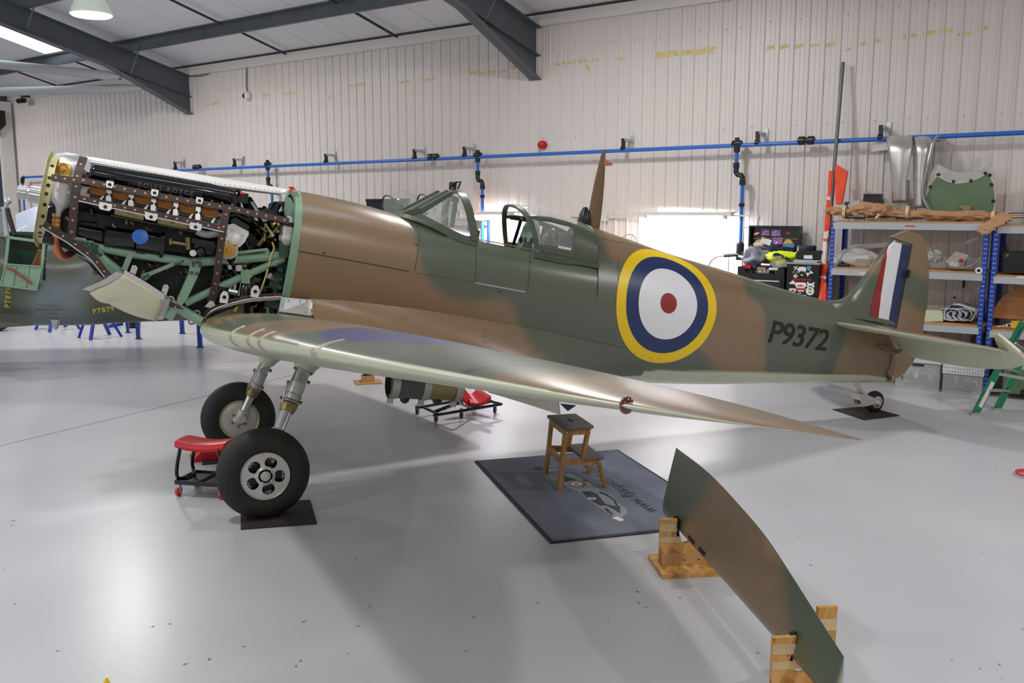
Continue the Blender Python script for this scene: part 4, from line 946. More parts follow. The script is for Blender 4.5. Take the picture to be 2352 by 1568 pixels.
# ---- cockpit inside
ck = node('cockpit', pl, B(1.7, 0, 1.7))
mb = MB()
for s in (1, -1): mb.strip([B(1.42, .295 * s, 2.052), B(1.6, .295 * s, 2.052), B(1.87, .295 * s, 2.050)], AN * .015, BV * .008)
obj('sill_rail', mb, 'brass_dull', ck, smooth=False)
# seat-back frame with two lightening holes and a head armour above
def holed_plate(pts_out, holes, c, du, dv, th, name, m):
    pass
mb = MB(); fz = [(.30, 1.72), (.30, 2.02), (.22, 2.10), (.15, 2.24), (.085, 2.30), (-.085, 2.30), (-.15, 2.24), (-.22, 2.10), (-.30, 2.02), (-.30, 1.72)]
mb.prism([B(1.905, s, v) for s, v in fz], BU * .012); obj('head_frame', mb, 'engine_green', ck, smooth=False)
mb = MB()
for s, v in ((.14, 2.13), (.06, 2.13), (-.06, 2.13), (-.14, 2.13)): mb.lathe(B(1.902, s, v), -BU, [(0, .026), (.004, .026)], 16)
mb.lathe(B(1.902, 0, 1.98), -BU, [(0, .14), (.004, .14)], 20); obj('frame_holes', mb, 'black_metal', ck)
for s in (1, -1): mb = MB(); mb.tube([B(1.88, .25 * s, 2.04), B(1.86, .11 * s, 2.30)], .014, 8); obj('harness_tube', mb, 'black_metal', ck)
mb = MB(); mb.box(B(1.35, 0, 1.95), .03, .6, .34, BU, AN, BV); mb.box(B(1.7, 0, 1.45), .6, .4, .05, BU, AN, BV); obj('instrument_panel', mb, 'black_metal', ck, smooth=False)
mb = MB(); mb.box(B(2.36, 0, 1.9), .02, .62, .6, BU, AN, BV); obj('rear_bulkhead', mb, 'green_dark', ck, smooth=False)
mb = MB(); mb.sph(B(2.1, 0, 2.16), .10, 10, 16, BU, AN, BV, (.5, 1.1, 1.1)); mb.box(B(2.2, 0, 2.1), .04, .34, .3, BU, AN, BV); obj('head_rest', mb, 'black_metal', ck)
# ---- sliding hood: frame, clear bubble, side window
hd = node('canopy', pl, B(2.05, 0, 2.2))
NU, NA = 40, 64; fmb, gmb = MB(), MB(); grid = []
for i in range(NU + 1):
    f = i / NU; row = []
    for j in range(NA + 1):
        a = -1 + 2 * j / NA; aa = abs(a)          # a: -1 starboard rail .. 0 top .. 1 port rail
        u = 1.685 + (2.385 - 1.685) * f + (.17 * aa ** 1.4) * (1 - f)       # front edge rakes aft towards the sill
        top = float(np.interp(f, [0, .12, .3, .55, .8, 1], [2.375, 2.402, 2.412, 2.402, 2.372, 2.335])); w = float(np.interp(f, [0, .3, .7, 1], [.315, .335, .335, .325]))
        h = top - 2.02; th = a * math.pi / 2; s = w * math.copysign(abs(math.sin(th)) ** .78, th) * (1 + .05 * max(0, aa - .6)); v = 2.02 + h * max(math.cos(th), 0) ** .78
        if aa > .9: v = 2.02 + (v - 2.02); 
        row.append((u, s, v))
    grid.append(row)
fl = []
for i in range(NU):
    for j in range(NA):
        a = abs(-1 + 2 * (j + .5) / NA); f = (i + .5) / NU
        q = [grid[i][j], grid[i][j + 1], grid[i + 1][j + 1], grid[i + 1][j]]; vm = sum(p[2] for p in q) / 4; um = sum(p[0] for p in q) / 4
        framed = f < .055 or f > .955 or a > .91
        if a > .50: framed = framed or vm < 2.105 + .0 * um or (um > 2.14) or (vm > 2.29 and a > .48) or um < 1.80 - .25 * (vm - 2.12) and False
        if .455 < a < .505: framed = True
        (fmb if framed else gmb).add([B(*p) for p in q], [(0, 1, 2, 3)])
fmb2 = MB(); fmb2.add(fmb.v, fmb.f)
o = obj('hood_frame', fmb, 'paint_green', hd, angle=60); md = o.modifiers.new('weld', 'WELD'); md.merge_threshold = .0005; md = o.modifiers.new('thickness', 'SOLIDIFY'); md.thickness = .012; md.offset = 0
o = obj('hood_glazing', gmb, 'clear_tint', hd, angle=60); md = o.modifiers.new('weld', 'WELD'); md.merge_threshold = .0005
mb = MB(); ed = [B(p[0], p[1], p[2]) for p in grid[0]]; mb.tube(ed, .011, 8); obj('front_bow', mb, 'paint_green', hd)
for s in (1, -1): mb = MB(); mb.beam(B(1.83, .345 * s, 2.028), B(2.40, .342 * s, 2.018), .02, .035, BV); obj('hood_rail', mb, 'paint_green', hd, smooth=False)
mb = MB()
for x, y in ((1231, 575), (1237, 577), (1345, 600), (1336, 599)): mb.lathe(S(x, y, .345), AN, [(0, .006), (.006, .004)], 8)
obj('hood_screws', mb, 'chrome', hd)
mb = MB(); q = [S(1310, 572, .345), S(1284, 567, .345), S(1284, 563, .345), S(1312, 567, .345)]
for k in range(9): p = q[0].lerp(q[1], k / 8); mb.box(p, .012, .004, .02, BU, AN, BV)
obj('window_perforation', mb, 'white_panel', hd, smooth=False)
# ---- aerial mast and the black cap beside it
am = node('aerial_mast', pl, S(1375, 440)); m0, m1 = S(1362, 523), S(1387, 345)
rows = []
for k in range(13):
    f = k / 12; c = m0.lerp(m1, f); a = .062 * (1 - f) + .016 * f + .012 * math.sin(math.pi * f); b = .028 * (1 - f) + .008 * f
    rows.append([c + BU * (a * math.cos(t)) + AN * (b * math.sin(t)) for t in [2 * math.pi * j / 16 for j in range(16)]])
mb = MB(); mb.grid(rows, closev=True, cap=True); obj('mast', mb, 'paint_brown', am)
mb = MB(); mb.prism([S(1385, 367, .01), S(1390, 368, .01), S(1407, 375, .01), S(1406, 380, .01), S(1384, 382, .01)], -AN * .02); obj('mast_bracket', mb, 'copper', am, smooth=False)
mb = MB(); mb.lathe(S(1340, 523), (S(1344, 484) - S(1340, 523)), [(0, .05), (.05, .06), (.11, .045), (.17, .018)], 14); obj('rear_cap', mb, 'black_metal', am)
# ================================================================== THE BARE ENGINE
en = node('engine', pl, B(-.8, 0, 1.8)); W_ = .375
def sk(x, y, w=W_, add=0.0):       # point of the photograph on the line of the missing cowling skin
    s = .3
    for _ in range(6):
        v = Sb(x, y, s)[2]; z = (v - 1.74); q = min(abs(z) / (.42 if z > 0 else .62), .985); s = w * (1 - q ** 2.3) ** (1 / 2.3)
    return S(x, y, s + add)
def skn(P):
    q = tob(P); n = BV * (q[2] - 1.74) * 1.2 + AN * q[1] * 1.6; return n.normalized()
core = [(135, 470), (180, 400), (540, 470), (548, 520), (640, 575), (650, 690), (560, 695), (470, 735), (380, 690), (300, 636), (250, 618), (195, 590), (125, 560)]
mb = MB(); mb.prism([S(x, y, .16) for x, y in core], -AN * .32); obj('crankcase', mb, 'engine_black', en, smooth=False)
mb = MB(); mb.prism([S(x, y, .24) for x, y in ((165, 480), (515, 545), (512, 590), (168, 552))], -AN * .48); obj('upper_crankcase', mb, 'engine_black', en, smooth=False)
for sg in (1, -1):     # cylinder banks
    bk = 'cylinder_block'
    a0, a1 = Sb(192, 425, .27), Sb(520, 497, .27)
    L0 = B(a0[0], .255 * sg, a0[2] + .02); L1 = B(a1[0], .255 * sg, a1[2] + .02); d = (L1 - L0).normalized()
    oc_ = (AN * (sg * .5) + BV * .866); oc_ = (oc_ - d * oc_.dot(d)).normalized(); sd = d.cross(oc_) * (-sg)
    if sd.dot(AN) * sg < 0: sd = -sd
    mb = MB(); mb.box((L0 + L1) / 2 - oc_ * .05, (L1 - L0).length, .10, .20, d, sd, oc_); obj(bk, mb, 'black_gloss', en, smooth=False)
    # rocker cover: long rounded lid
    c0 = B(*(Sb(206, 393, .24)[0:1] + (.235 * sg,) + Sb(206, 393, .24)[2:])); c1 = B(*(Sb(546, 452, .24)[0:1] + (.235 * sg,) + Sb(546, 452, .24)[2:])); dd = (c1 - c0).normalized(); up = (oc_ - dd * oc_.dot(dd)).normalized(); sx = dd.cross(up); sx = sx if sx.dot(AN) * sg > 0 else -sx
    prof = [(-.085, -.05), (.085, -.05), (.085, -.035), (.068, -.03), (.066, .015), (.058, .034), (.035, .048), (0, .053), (-.035, .048), (-.058, .034), (-.066, .015), (-.068, -.03), (-.085, -.035)]
    Lc = (c1 - c0).length; rows = []
    for f, k in ((0, .55), (.004, .8), (.015, .95), (.03, 1), (.80, 1), (.84, .93), (.93, .86), (.965, .82), (.99, .66), (1.0, .5)): rows.append([c0 + dd * Lc * f + sx * (x * (1 if y < -.02 else k)) + up * (y * (1 if y < -.02 else k)) for x, y in prof])
    mb = MB(); mb.grid(rows, closev=True, cap=True); obj('rocker_cover', mb, 'black_gloss', en, angle=45)
    mb = MB()
    for k in range(14): mb.lathe(c0 + dd * (Lc * (k + .5) / 14) + sx * .078 - up * .034, up, [(0, .009), (.014, .008), (.016, .004)], 8)
    stuff(obj('cover_nuts', mb, 'brass_dull', en))
    if sg == 1:
        tl = S(305, 413, .30); mb = MB(); cc = c0 + dd * Lc * .50 + sx * .069 + up * .004
        mb.box(cc, Lc * .50, .008, .040, dd, sx, up); obj('name_plate', mb, 'plate_grey', en, smooth=False)
        tx_, ty_ = dd, up; vs, fs = textmesh('ROLLS-ROYCE', .045, spacing=1.25, extrude=.0015); mb = MB(); mb.add([cc + sx * .0055 + tx_ * p.x + ty_ * p.y + sx * p.z for p in vs], fs); obj('raised_lettering', mb, 'alu_dull', en, smooth=False)
# exhaust stub plates and ports
pa = [(186, 425), (516, 492), (514, 528), (182, 457)]
mb = MB(); mb.prism([sk(*q, .34) for q in pa], -AN * .03); obj('exhaust_panel', mb, 'alu_dull', en, smooth=False)
for k in range(6):
    x = 226 + k * 51.2 if k < 6 else 0; y = 437 + k * 10.3
    c = sk(x, y, .355); e0 = sk(x - 22, y - 4.4, .355); e1 = sk(x + 22, y + 4.4, .355); X = (e1 - e0); L = X.length / 2; X.normalize(); n = skn(c); n = (n - X * n.dot(X)).normalized(); Y = n.cross(X)
    mb = MB(); ring = []
    for j in range(28):
        a = 2 * math.pi * j / 28; ring.append((math.copysign(abs(math.cos(a)) ** .6, math.cos(a)) * L, math.copysign(abs(math.sin(a)) ** .75, math.sin(a)) * .036))
    mb.grid([[c + X * (a * k2) + Y * (b * k2) + n * h for a, b in ring] for k2, h in ((1.0, -.02), (1.0, .004), (.93, .008), (.8, .006), (.4, .004))], closev=True, cap=True); obj('exhaust_port', mb, 'exhaust_brown', en)
    mb = MB(); 
    for q in ((-.62, .85), (.62, .85), (-.95, -.5), (.95, -.5)): mb.lathe(c + X * (L * q[0]) + Y * (.045 * q[1]), n, [(0, .010), (.02, .010), (.024, .005)], 8)
    obj('port_studs', mb, 'black_metal', en)
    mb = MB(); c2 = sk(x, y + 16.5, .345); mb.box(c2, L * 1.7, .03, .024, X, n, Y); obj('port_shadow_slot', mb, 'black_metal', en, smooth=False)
    mb = MB(); p = sk(x + 8, y + 18, .36); mb.tube([p - Y * .015 - X * .008, p + Y * .016 + X * .008], .008, 8); mb.tube([p - Y * .02 - X * .008, p - Y * .008], .011, 8); obj('spark_plug', mb, 'zinc', en)
    if k < 5:
        xa = x + 25.6; a = sk(xa, y - 13, .375); b = sk(xa - 3, y + 27, .375); mb = MB(); mb.beam(a, b, .03, .012, n); obj('panel_post', mb, 'alu', en, smooth=False)
# reduction gear nose, header tank, shaft
mb = MB(); g0, g1 = S(182, 440, 0), S(126, 430, 0); d = (g1 - g0).normalized(); L = (g1 - g0).length
mb.lathe(g0 - d * .02, d, [(0, .15), (L * .3, .16), (L * .7, .15), (L * .9, .12), (L, .08)], 32); obj('gear_case', mb, 'silver_cast', en)
mb = MB(); h0 = S(190, 385, .02); mb.lathe(S(188, 408, 0), d, [(0, .13), (.03, .145), (.12, .145), (.17, .13), (.20, .09)], 32); obj('upper_gear_case', mb, 'silver_cast', en)
mb = MB(); c = S(145, 392, .15); n = (AN * .9 + BV * .35 - AX * .25).normalized(); mb.lathe(c - n * .02, n, [(0, .075), (.02, .073), (.024, .06)], 28); obj('case_boss', mb, 'silver_cast', en)
mb = MB(); mb.lathe(c, n, [(0, .058), (.010, .058), (.012, .05), (.008, .04), (.012, .015), (.02, .012)], 28); obj('brass_cap', mb, 'brass', en)
# header casting on the side: bulb narrowing to a neck
rows = []
prof = [(421, 122, 176), (428, 118, 175), (440, 116, 172), (452, 115, 170), (464, 119, 168), (472, 125, 160), (480, 128, 148), (490, 128, 142), (497, 128, 141)]
for y, xa, xb in prof:
    k = 18; ym = y; row = []
    ca = (xa + xb) / 2; hw = (xb - xa) / 2
    for j in range(k):
        a = 2 * math.pi * j / k; dep = .22 + .10 * math.sin(a) * min(1, hw / 20) + (.02 if hw > 20 else 0); row.append(S(ca + hw * math.copysign(abs(math.cos(a)) ** .75, math.cos(a)), ym + (hw * math.cos(a)) * .17, dep))
    rows.append(row)
mb = MB(); mb.grid(rows, closev=True, cap=True); obj('coolant_elbow', mb, 'alu_paint', en, angle=60)
mb = MB(); 
for x in (132, 140, 150, 158): mb.lathe(S(x, 437 + (x - 132) * .17, .32), AN, [(0, .010), (.015, .009)], 8)
obj('casting_bolts', mb, 'alu', en)
path = smoothpath([S(131, 498, .22), S(130, 520, .22), S(128, 545, .21), S(130, 567, .19), S(139, 584, .16), S(152, 588, .12), S(166, 580, .06)], 6)
mb = MB(); mb.tube(path, .026, 16); obj('copper_pipe', mb, 'copper', en)
mb = MB(); dn_ = (path[6] - path[0]).normalized()
for k in (0, .035, .06): mb.lathe(path[0] + dn_ * (k - .02), dn_, [(0, .030), (.018, .031), (.02, .027)], 20)
mb.tube([path[0] + AX * .05, path[0] + AX * .07 - BV * .02], .012, 6); obj('pipe_clamp', mb, 'brass', en)
s0, s1 = S(108, 452, 0), S(40, 440, 0); d = (s1 - s0).normalized(); L = (s1 - s0).length
rows = []
NS = 72
def gear(r, k): return [r * (1.0 if (j % 4) < 2 else .93) for j in range(NS)] if k else [r] * NS
u0 = d.orthogonal().normalized(); w0 = d.cross(u0)
for h, r, k in ((-.15, .056, 0), (0, .056, 0), (.01, .055, 1), (L * .60, .055, 1), (L * .61, .040, 0), (L * .70, .039, 0), (L * .71, .045, 1), (L * .98, .045, 1), (L, .041, 0), (L, .032, 0), (L * .9, .030, 0)):
    rr = gear(r, k); rows.append([s0 + d * h + (u0 * math.cos(2 * math.pi * j / NS) + w0 * math.sin(2 * math.pi * j / NS)) * rr[j] for j in range(NS)])
mb = MB(); mb.grid(rows, closev=True, cap=True); obj('propeller_shaft', mb, 'zinc', en, angle=25)
# front plate ring behind the spinner
ringp = smoothpath([S(x, y, s) for x, y, s in ((132, 358, .05), (124, 364, .13), (117, 385, .21), (110, 420, .27), (104, 450, .29), (98, 490, .29), (92, 525, .25), (90, 540, .20), (94, 552, .12), (101, 560, .05))], 6)
cR = S(112, 460, 0); mb = MB(); mb.strip(ringp, d * .026, [((cR - p) - d * (cR - p).dot(d)).normalized() * .006 for p in ringp]); mb.strip([p + d * .026 for p in ringp], [((cR - p) - d * (cR - p).dot(d)).normalized() * .030 for p in ringp], d * .004); obj('spinner_ring', mb, 'ring_yellow', en, smooth=False)
rp2 = [tob(p) for p in ringp]; mb = MB(); rp3 = [B(q[0], -q[1], q[2]) for q in rp2]; mb.strip(rp3, [((cR - p) - d * (cR - p).dot(d)).normalized() * .030 for p in rp3], d * .006); obj('spinner_ring', mb, 'ring_yellow', en, smooth=False)
mb = MB()
for f in (.22, .3, .36, .44, .5, .58, .66, .74, .8):
    p = ringp[int(f * (len(ringp) - 1))]; v = ((cR - p) - d * (cR - p).dot(d)).normalized(); mb.lathe(p - v * .0005 - d * .004, -v, [(0, .012), (.001, .012)], 12); 
obj('ring_holes', mb, 'black_metal', en)
# dark ancillaries along the flank
mb = MB(); a, b = S(238, 543, .27), S(312, 553, .27); mb.tube([a, a.lerp(b, .04), a.lerp(b, .96), b], [.05, .07, .07, .06], 20); a, b = S(314, 553, .27), S(368, 562, .27); mb.tube([a, b], .075, 20); mb.tube([b, S(376, 563, .27)], .09, 20); obj('starter_motor', mb, 'black_gloss', en)
mb = MB(); mb.lathe(S(322, 544, .34), (AN + BV * .25), [(0, .050), (.008, .050), (.009, .045)], 24); obj('blue_disc', mb, 'pipe_blue', en)
mb = MB(); mb.box(S(343, 560, .335), .13, .006, .055, BU, AN, BV); obj('data_plate', mb, 'exhaust_brown', en, smooth=False)
mb = MB(); mb.tube([S(180, 535, .24), S(235, 545, .24)], .06, 18); mb.tube([S(185, 513, .25), S(222, 517, .25)], .02, 10); obj('generator', mb, 'black_gloss', en)
mb = MB(); mb.tube([S(263, 487, .34), S(330, 501, .34)], .017, 10); mb.tube([S(362, 508, .34), S(420, 520, .34), S(446, 522, .33)], .017, 10); obj('ignition_tube', mb, 'brass_dull', en)
mb = MB(); mb.tube([S(255, 493, .33), S(460, 533, .33)], .014, 8); mb.tube([S(210, 480, .3), S(212, 492, .3)], .014, 8); mb.tube([S(292, 505, .3), S(293, 515, .3)], .012, 8); obj('drain_rail', mb, 'black_gloss', en)
mb = MB(); mb.tube(smoothpath([S(452, 530, .32), S(470, 538, .32), S(490, 537, .32), S(508, 529, .32)]), .026, 12); obj('grey_pipe', mb, 'duct_grey', en)
mb = MB(); mb.tube([S(388, 555, .3), S(432, 562, .3)], [.013, .010], 8); mb.tube([S(432, 545, .3), S(433, 573, .3)], .02, 8); mb.tube([S(391, 548, .3), S(391, 562, .3)], .014, 8); obj('control_rod', mb, 'brass_dull', en)
mb = MB(); mb.tube([S(445, 560, .28), S(515, 572, .28)], .06, 16); mb.box(S(465, 556, .33), .14, .05, .03, BU, AN, BV); mb.sph(S(461, 578, .33), .035); obj('fuel_pump', mb, 'black_gloss', en)
mb = MB(); mb.lathe(S(443, 581, .335), AN, [(0, .022), (.02, .022), (.025, .01)], 14); obj('white_cap', mb, 'white_panel', en)
# magneto
mp = [(524, 516), (536, 513), (570, 531), (572, 537), (562, 556), (551, 567), (538, 569), (526, 563), (517, 549), (517, 530)]
mb = MB(); mb.prism([S(x, y, .34) for x, y in mp], -AN * .05); obj('magneto_cover', mb, 'white_panel', en, angle=20)
mb = MB(); mb.lathe(S(538, 548, .34), AN, [(0, .042), (.012, .04), (.022, .028), (.025, .008)], 24); obj('magneto_boss', mb, 'white_paint', en)
mb = MB()
for x, y in ((526, 555), (540, 562)): mb.lathe(S(x, y, .34), AN, [(0, .013), (.008, .012)], 14)
for x, y in ((533, 528), (557, 541), (521, 540), (545, 537), (546, 559)): mb.lathe(S(x, y, .34), AN, [(0, .005), (.004, .004)], 8)
obj('magneto_screws', mb, 'copper', en)
mb = MB(); mb.lathe(S(525, 574, .33), AN, [(-.03, .062), (.01, .062), (.015, .05)], 24); obj('magneto_drive', mb, 'alu_paint', en); mb = MB(); mb.lathe(S(525, 574, .345), AN, [(0, .048), (.008, .048), (.009, .02), (.02, .016)], 24); obj('drive_cap', mb, 'brass', en)
mb = MB(); mb.prism([S(x, y, .32) for x, y in ((528, 508), (540, 498), (574, 520), (570, 530))], -AN * .12); obj('magneto_body', mb, 'black_gloss', en, smooth=False)
mb = MB(); mb.tube(smoothpath([S(528, 493, .27), S(545, 492, .27), S(560, 500, .27), S(570, 505, .25)]), .035, 12); mb.box(S(558, 455, .20), .06, .08, .07, BU, AN, BV); mb.tube([S(545, 436, .22), S(548, 452, .22)], .025, 10); obj('coolant_outlet', mb, 'black_gloss', en)
mb = MB(); mb.lathe(S(554, 444, .25), AN + BU, [(0, .013), (.012, .012), (.018, .005)], 12); obj('red_plug', mb, 'red_tag', en)
# seeded clutter of pipes and unions at the rear of the engine
def clutter(name, m, n, xr, yr, sr, r0, L0, seed, s_=0):
    R2 = random.Random(seed); mb = MB()
    for _ in range(n):
        x = R2.uniform(*xr); y = R2.uniform(*yr); s = R2.uniform(*sr); p = S(x, y, s); v = Vector((R2.gauss(0, 1), R2.gauss(0, .6), R2.gauss(0, 1))).normalized(); l = L0 * R2.uniform(.5, 1.5); r = r0 * R2.uniform(.6, 1.4)
        mb.tube([p - v * l, p + v * l], r, 7)
        if R2.random() < .6: mb.tube([p + v * l * .6, p + v * l * 1.05], r * 1.7, 6)
    return stuff(obj(name, mb, m, en))
clutter('brass_unions', 'brass_dull', 22, (585, 640), (500, 570), (.05, .25), .012, .05, 3); clutter('steel_unions', 'zinc', 12, (588, 636), (495, 560), (.05, .25), .012, .03, 5); clutter('black_pipes', 'black_gloss', 40, (560, 648), (482, 580), (-.05, .2), .022, .09, 8)
clutter('lower_black_pipes', 'black_gloss', 46, (500, 645), (600, 690), (.05, .26), .024, .10, 9); clutter('lower_unions', 'brass_dull', 26, (495, 630), (598, 690), (.12, .28), .010, .022, 12); clutter('lower_steel_unions', 'zinc', 14, (495, 630), (598, 700), (.12, .28), .012, .03, 14)
clutter('crankcase_studs', 'brass_dull', 34, (200, 480), (565, 640), (.165, .18), .010, .012, 15); clutter('flank_studs', 'brass_dull', 34, (225, 500), (492, 580), (.25, .27), .010, .012, 18)
mb = MB(); mb.tube([S(548, 608, .25), S(549, 622, .25)], .028, 12); mb.tube([S(527, 600, .26), S(527, 618, .26)], .018, 10); obj('silver_union', mb, 'silver_cast', en)
mb = MB(); mb.lathe(S(565, 672, .26), -BV * -1, [(-.07, .05), (.05, .055), (.06, .05)], 20); obj('black_canister', mb, 'black_gloss', en)
mb = MB(); mb.tube(smoothpath([S(625, 556, .3), S(629, 570, .3), S(622, 590, .3), S(612, 630, .29), S(596, 676, .28)]), .007, 6); mb.tube([S(600, 500, .24), S(628, 543, .26)], .010, 6); obj('control_cable', mb, 'ring_yellow', en)
mb = MB(); mb.tube([S(541, 650, .27), S(538, 668, .27)], .012, 8); mb.tube([S(524, 668, .27), S(545, 672, .27)], .02, 8); obj('fuel_cock', mb, 'zinc', en)
mb = MB(); mb.prism([S(x, y, .29) for x, y in ((541, 705), (546, 703), (545, 709), (540, 716), (536, 714))], AN * .01); obj('yellow_tag', mb, 'letter_yellow', en, smooth=False)
mb = MB(); mb.prism([S(x, y, .1) for x, y in ((180, 590), (268, 640), (243, 645), (215, 620), (203, 605))], -AN * .2); obj('intake_duct', mb, 'black_metal', en, smooth=False)
mb = MB(); mb.tube([S(246, 640, .08), S(256, 632, .08)], .035, 12); obj('drain_stub', mb, 'copper', en)
mb = MB(); mb.prism([S(x, y, .12) for x, y in ((104, 480), (128, 470), (128, 555), (104, 560))], -AN * .24); mb.tube([S(100, 545, .2), S(125, 552, .2)], .04, 10); obj('nose_casting', mb, 'black_metal', en, smooth=False)
# ---- engine bearer of green tubes
br = node('engine_bearer', pl, B(-.5, .25, 1.5))
def tubep(pts, r, s, name='bearer_tube', n=14):
    mb = MB(); P = [S(x, y, s) for x, y in pts]; mb.tube(P, r, n); return obj(name, mb, 'engine_green', br)
for s, nm in ((.27, 1), (-.27, 0)):
    tubep([(196, 562), (300, 582), (440, 602)], .030, s); tubep([(440, 603), (500, 598), (655, 587)], .032, s); tubep([(190, 560), (280, 630), (380, 690), (462, 738)], .034, s); tubep([(425, 696), (520, 652), (652, 594)], .027, s)
tubep([(541, 581), (615, 573)], .012, .30)
for (x, y) in ((541, 581), (613, 573)): tubep([(x, y), (x + 1, y + 12)], .016, .29)
mb = MB(); mb.prism([S(x, y, .295) for x, y in ((167, 543), (198, 547), (198, 552), (214, 553), (238, 582), (240, 592), (228, 590), (200, 570), (167, 553))], -AN * .05); obj('bearer_bracket', mb, 'engine_green', br, smooth=False)
mb = MB()
for x, y in ((180, 556), (190, 557), (200, 559), (212, 561), (195, 566), (204, 569), (213, 571), (220, 575), (212, 578), (222, 580), (230, 585), (222, 566)): mb.lathe(S(x, y, .295), AN, [(0, .014), (.01, .013), (.012, .006)], 8)
obj('bracket_bolts', mb, 'green_dark', br)
mb = MB(); a, b = S(301, 580, .285), S(285, 620, .285); mb.beam(a, b, .035, .05, AN); obj('bearer_link', mb, 'engine_green', br, smooth=False)
mb = MB(); mb.prism([S(x, y, .30) for x, y in ((325, 629), (344, 624), (410, 597), (414, 592), (440, 598), (432, 604), (415, 604), (348, 632), (336, 644), (322, 640))], -AN * .03); obj('bearer_strut', mb, 'engine_green', br, smooth=False)
mb = MB(); mb.prism([S(x, y, .315) for x, y in ((438, 597), (462, 599), (462, 614), (452, 640), (428, 690), (416, 702), (406, 695), (408, 685), (434, 628), (436, 610))], -AN * .08); obj('bearer_plate', mb, 'engine_green', br, smooth=False)
mb = MB()
for x, y in ((443, 602), (452, 602), (459, 603), (444, 609), (459, 610), (440, 626), (452, 628), (420, 600), (412, 604), (404, 606), (332, 636), (340, 632), (327, 640)): mb.lathe(S(x, y, .316), AN, [(0, .011), (.01, .010), (.012, .005)], 8)
obj('plate_bolts', mb, 'green_dark', br)
mb = MB(); mb.prism([S(x, y, .30) for x, y in ((553, 626), (568, 618), (577, 622), (580, 636), (574, 640), (575, 652), (552, 650), (550, 680), (546, 680), (555, 645))], -AN * .02); obj('bearer_bracket', mb, 'engine_green', br, smooth=False)
mb = MB(); mb.prism([S(x, y, .3) for x, y in ((311, 571), (333, 574), (334, 583), (312, 580))], AN * .012); obj('tube_clip', mb, 'black_metal', br, smooth=False)
for x, y, w2 in ((305, 628, 5), (377, 672, 5)):
    mb = MB(); a = S(x + 5, y - 16, .31); b = S(x - 5, y + 12, .31); mb.strip([a, a.lerp(b, .5) + AN * .012, b], AX * .018 - BV * .010, AN * .006); mb.lathe(a, AN, [(0, .012), (.02, .011)], 8); obj('band_clip', mb, 'chrome', br)
# ---- formers that carry the cowlings: brown rails with copper rivets
cf = node('cowling_former', pl, B(-.6, .3, 1.8)); RIV = MB()
def rail(pxs, hw=.018, w=W_, riv=True, add=.012, lip=False, step=24):
    P = []
    for (p, q) in zip(pxs, pxs[1:]):
        n = max(2, int(math.hypot(q[0] - p[0], q[1] - p[1]) / 12))
        for k in range(n): P.append(sk(p[0] + (q[0] - p[0]) * k / n, p[1] + (q[1] - p[1]) * k / n, w, add))
    P.append(sk(*pxs[-1], w, add)); ws, ts = [], []
    for i, p in enumerate(P):
        d = (P[min(i + 1, len(P) - 1)] - P[max(i - 1, 0)]).normalized(); n = skn(p); n = (n - d * n.dot(d)).normalized(); ws.append(d.cross(n) * hw); ts.append(n * .006)
    mb = MB(); mb.strip(P, ws, ts); obj('cowling_rail', mb, 'rail_brown', cf, smooth=False)
    if lip: mb = MB(); mb.strip([p + w_ * 1.0 for p, w_ in zip(P, ws)], [w_ * .18 for w_ in ws], [t * 1.6 for t in ts]); obj('rail_edge', mb, 'alu', cf, smooth=False)
    if riv:
        tot = 0
        for (p, q) in zip(pxs, pxs[1:]):
            L = math.hypot(q[0] - p[0], q[1] - p[1]); n = max(1, round(L / step))
            for k in range(n):
                f = (k + .5) / n; c = sk(p[0] + (q[0] - p[0]) * f, p[1] + (q[1] - p[1]) * f, w, add); nn = skn(c); RIV.lathe(c + nn * .005, nn, [(0, .0085), (.003, .0075), (.004, .003)], 8)
rail([(118, 408), (180, 416)], .022); rail([(180, 413), (345, 447), (517, 477)], .022, lip=False); rail([(517, 477), (600, 494), (664, 508)], .022)
rail([(182, 455), (345, 490), (515, 526)], .020, lip=True); rail([(192, 362), (180, 395), (173, 440), (164, 545)], .024); rail([(521, 479), (511, 535), (497, 640), (484, 702)], .024)
rail([(100, 514), (160, 550), (215, 590), (248, 632)], .022, lip=True, step=30); rail([(380, 690), (425, 717), (462, 737)], .020, step=20, add=.055); rail([(462, 740), (480, 714), (520, 696), (575, 683), (645, 678)], .022, add=.03)
stuff(obj('copper_rivets', RIV, 'copper_bright', cf))
# top decking strip, white inside
mb = MB(); t0 = [S(195, 360, 0), S(330, 381, 0), S(460, 402, 0), S(670, 437, 0)]; lo = [sk(203, 372, .36), sk(330, 396, .36), sk(460, 421, .36), S(655, 447, .14)]
R1 = smoothpath(t0, 6); R2 = smoothpath(lo, 6); rows = []
for a, b in zip(R1, R2):
    qa, qb = tob(a), tob(b); r = []
    for k in range(-6, 7): f = abs(k) / 6; r.append(B(qa[0] + (qb[0] - qa[0]) * f, abs(qb[1]) * f * (1 if k > 0 else -1), qa[2] + (qb[2] - qa[2]) * f ** 2.2 + .004))
    rows.append(r)
mb.grid(rows); o = obj('top_decking', mb, 'white_panel', cf); md = o.modifiers.new('thickness', 'SOLIDIFY'); md.thickness = .004
mb = MB()
for k in range(60):
    f = (k + .5) / 60; i = f * (len(R2) - 1); j = int(i); p = R2[j].lerp(R2[min(j + 1, len(R2) - 1)], i - j); q = R1[j].lerp(R1[min(j + 1, len(R1) - 1)], i - j)
    mb.lathe(p.lerp(q, .12) + (BV * .9 + AN * .4) * .012, BV + AN * .6, [(0, .004), (.003, .003)], 6)
stuff(obj('decking_rivets', mb, 'zinc', cf))
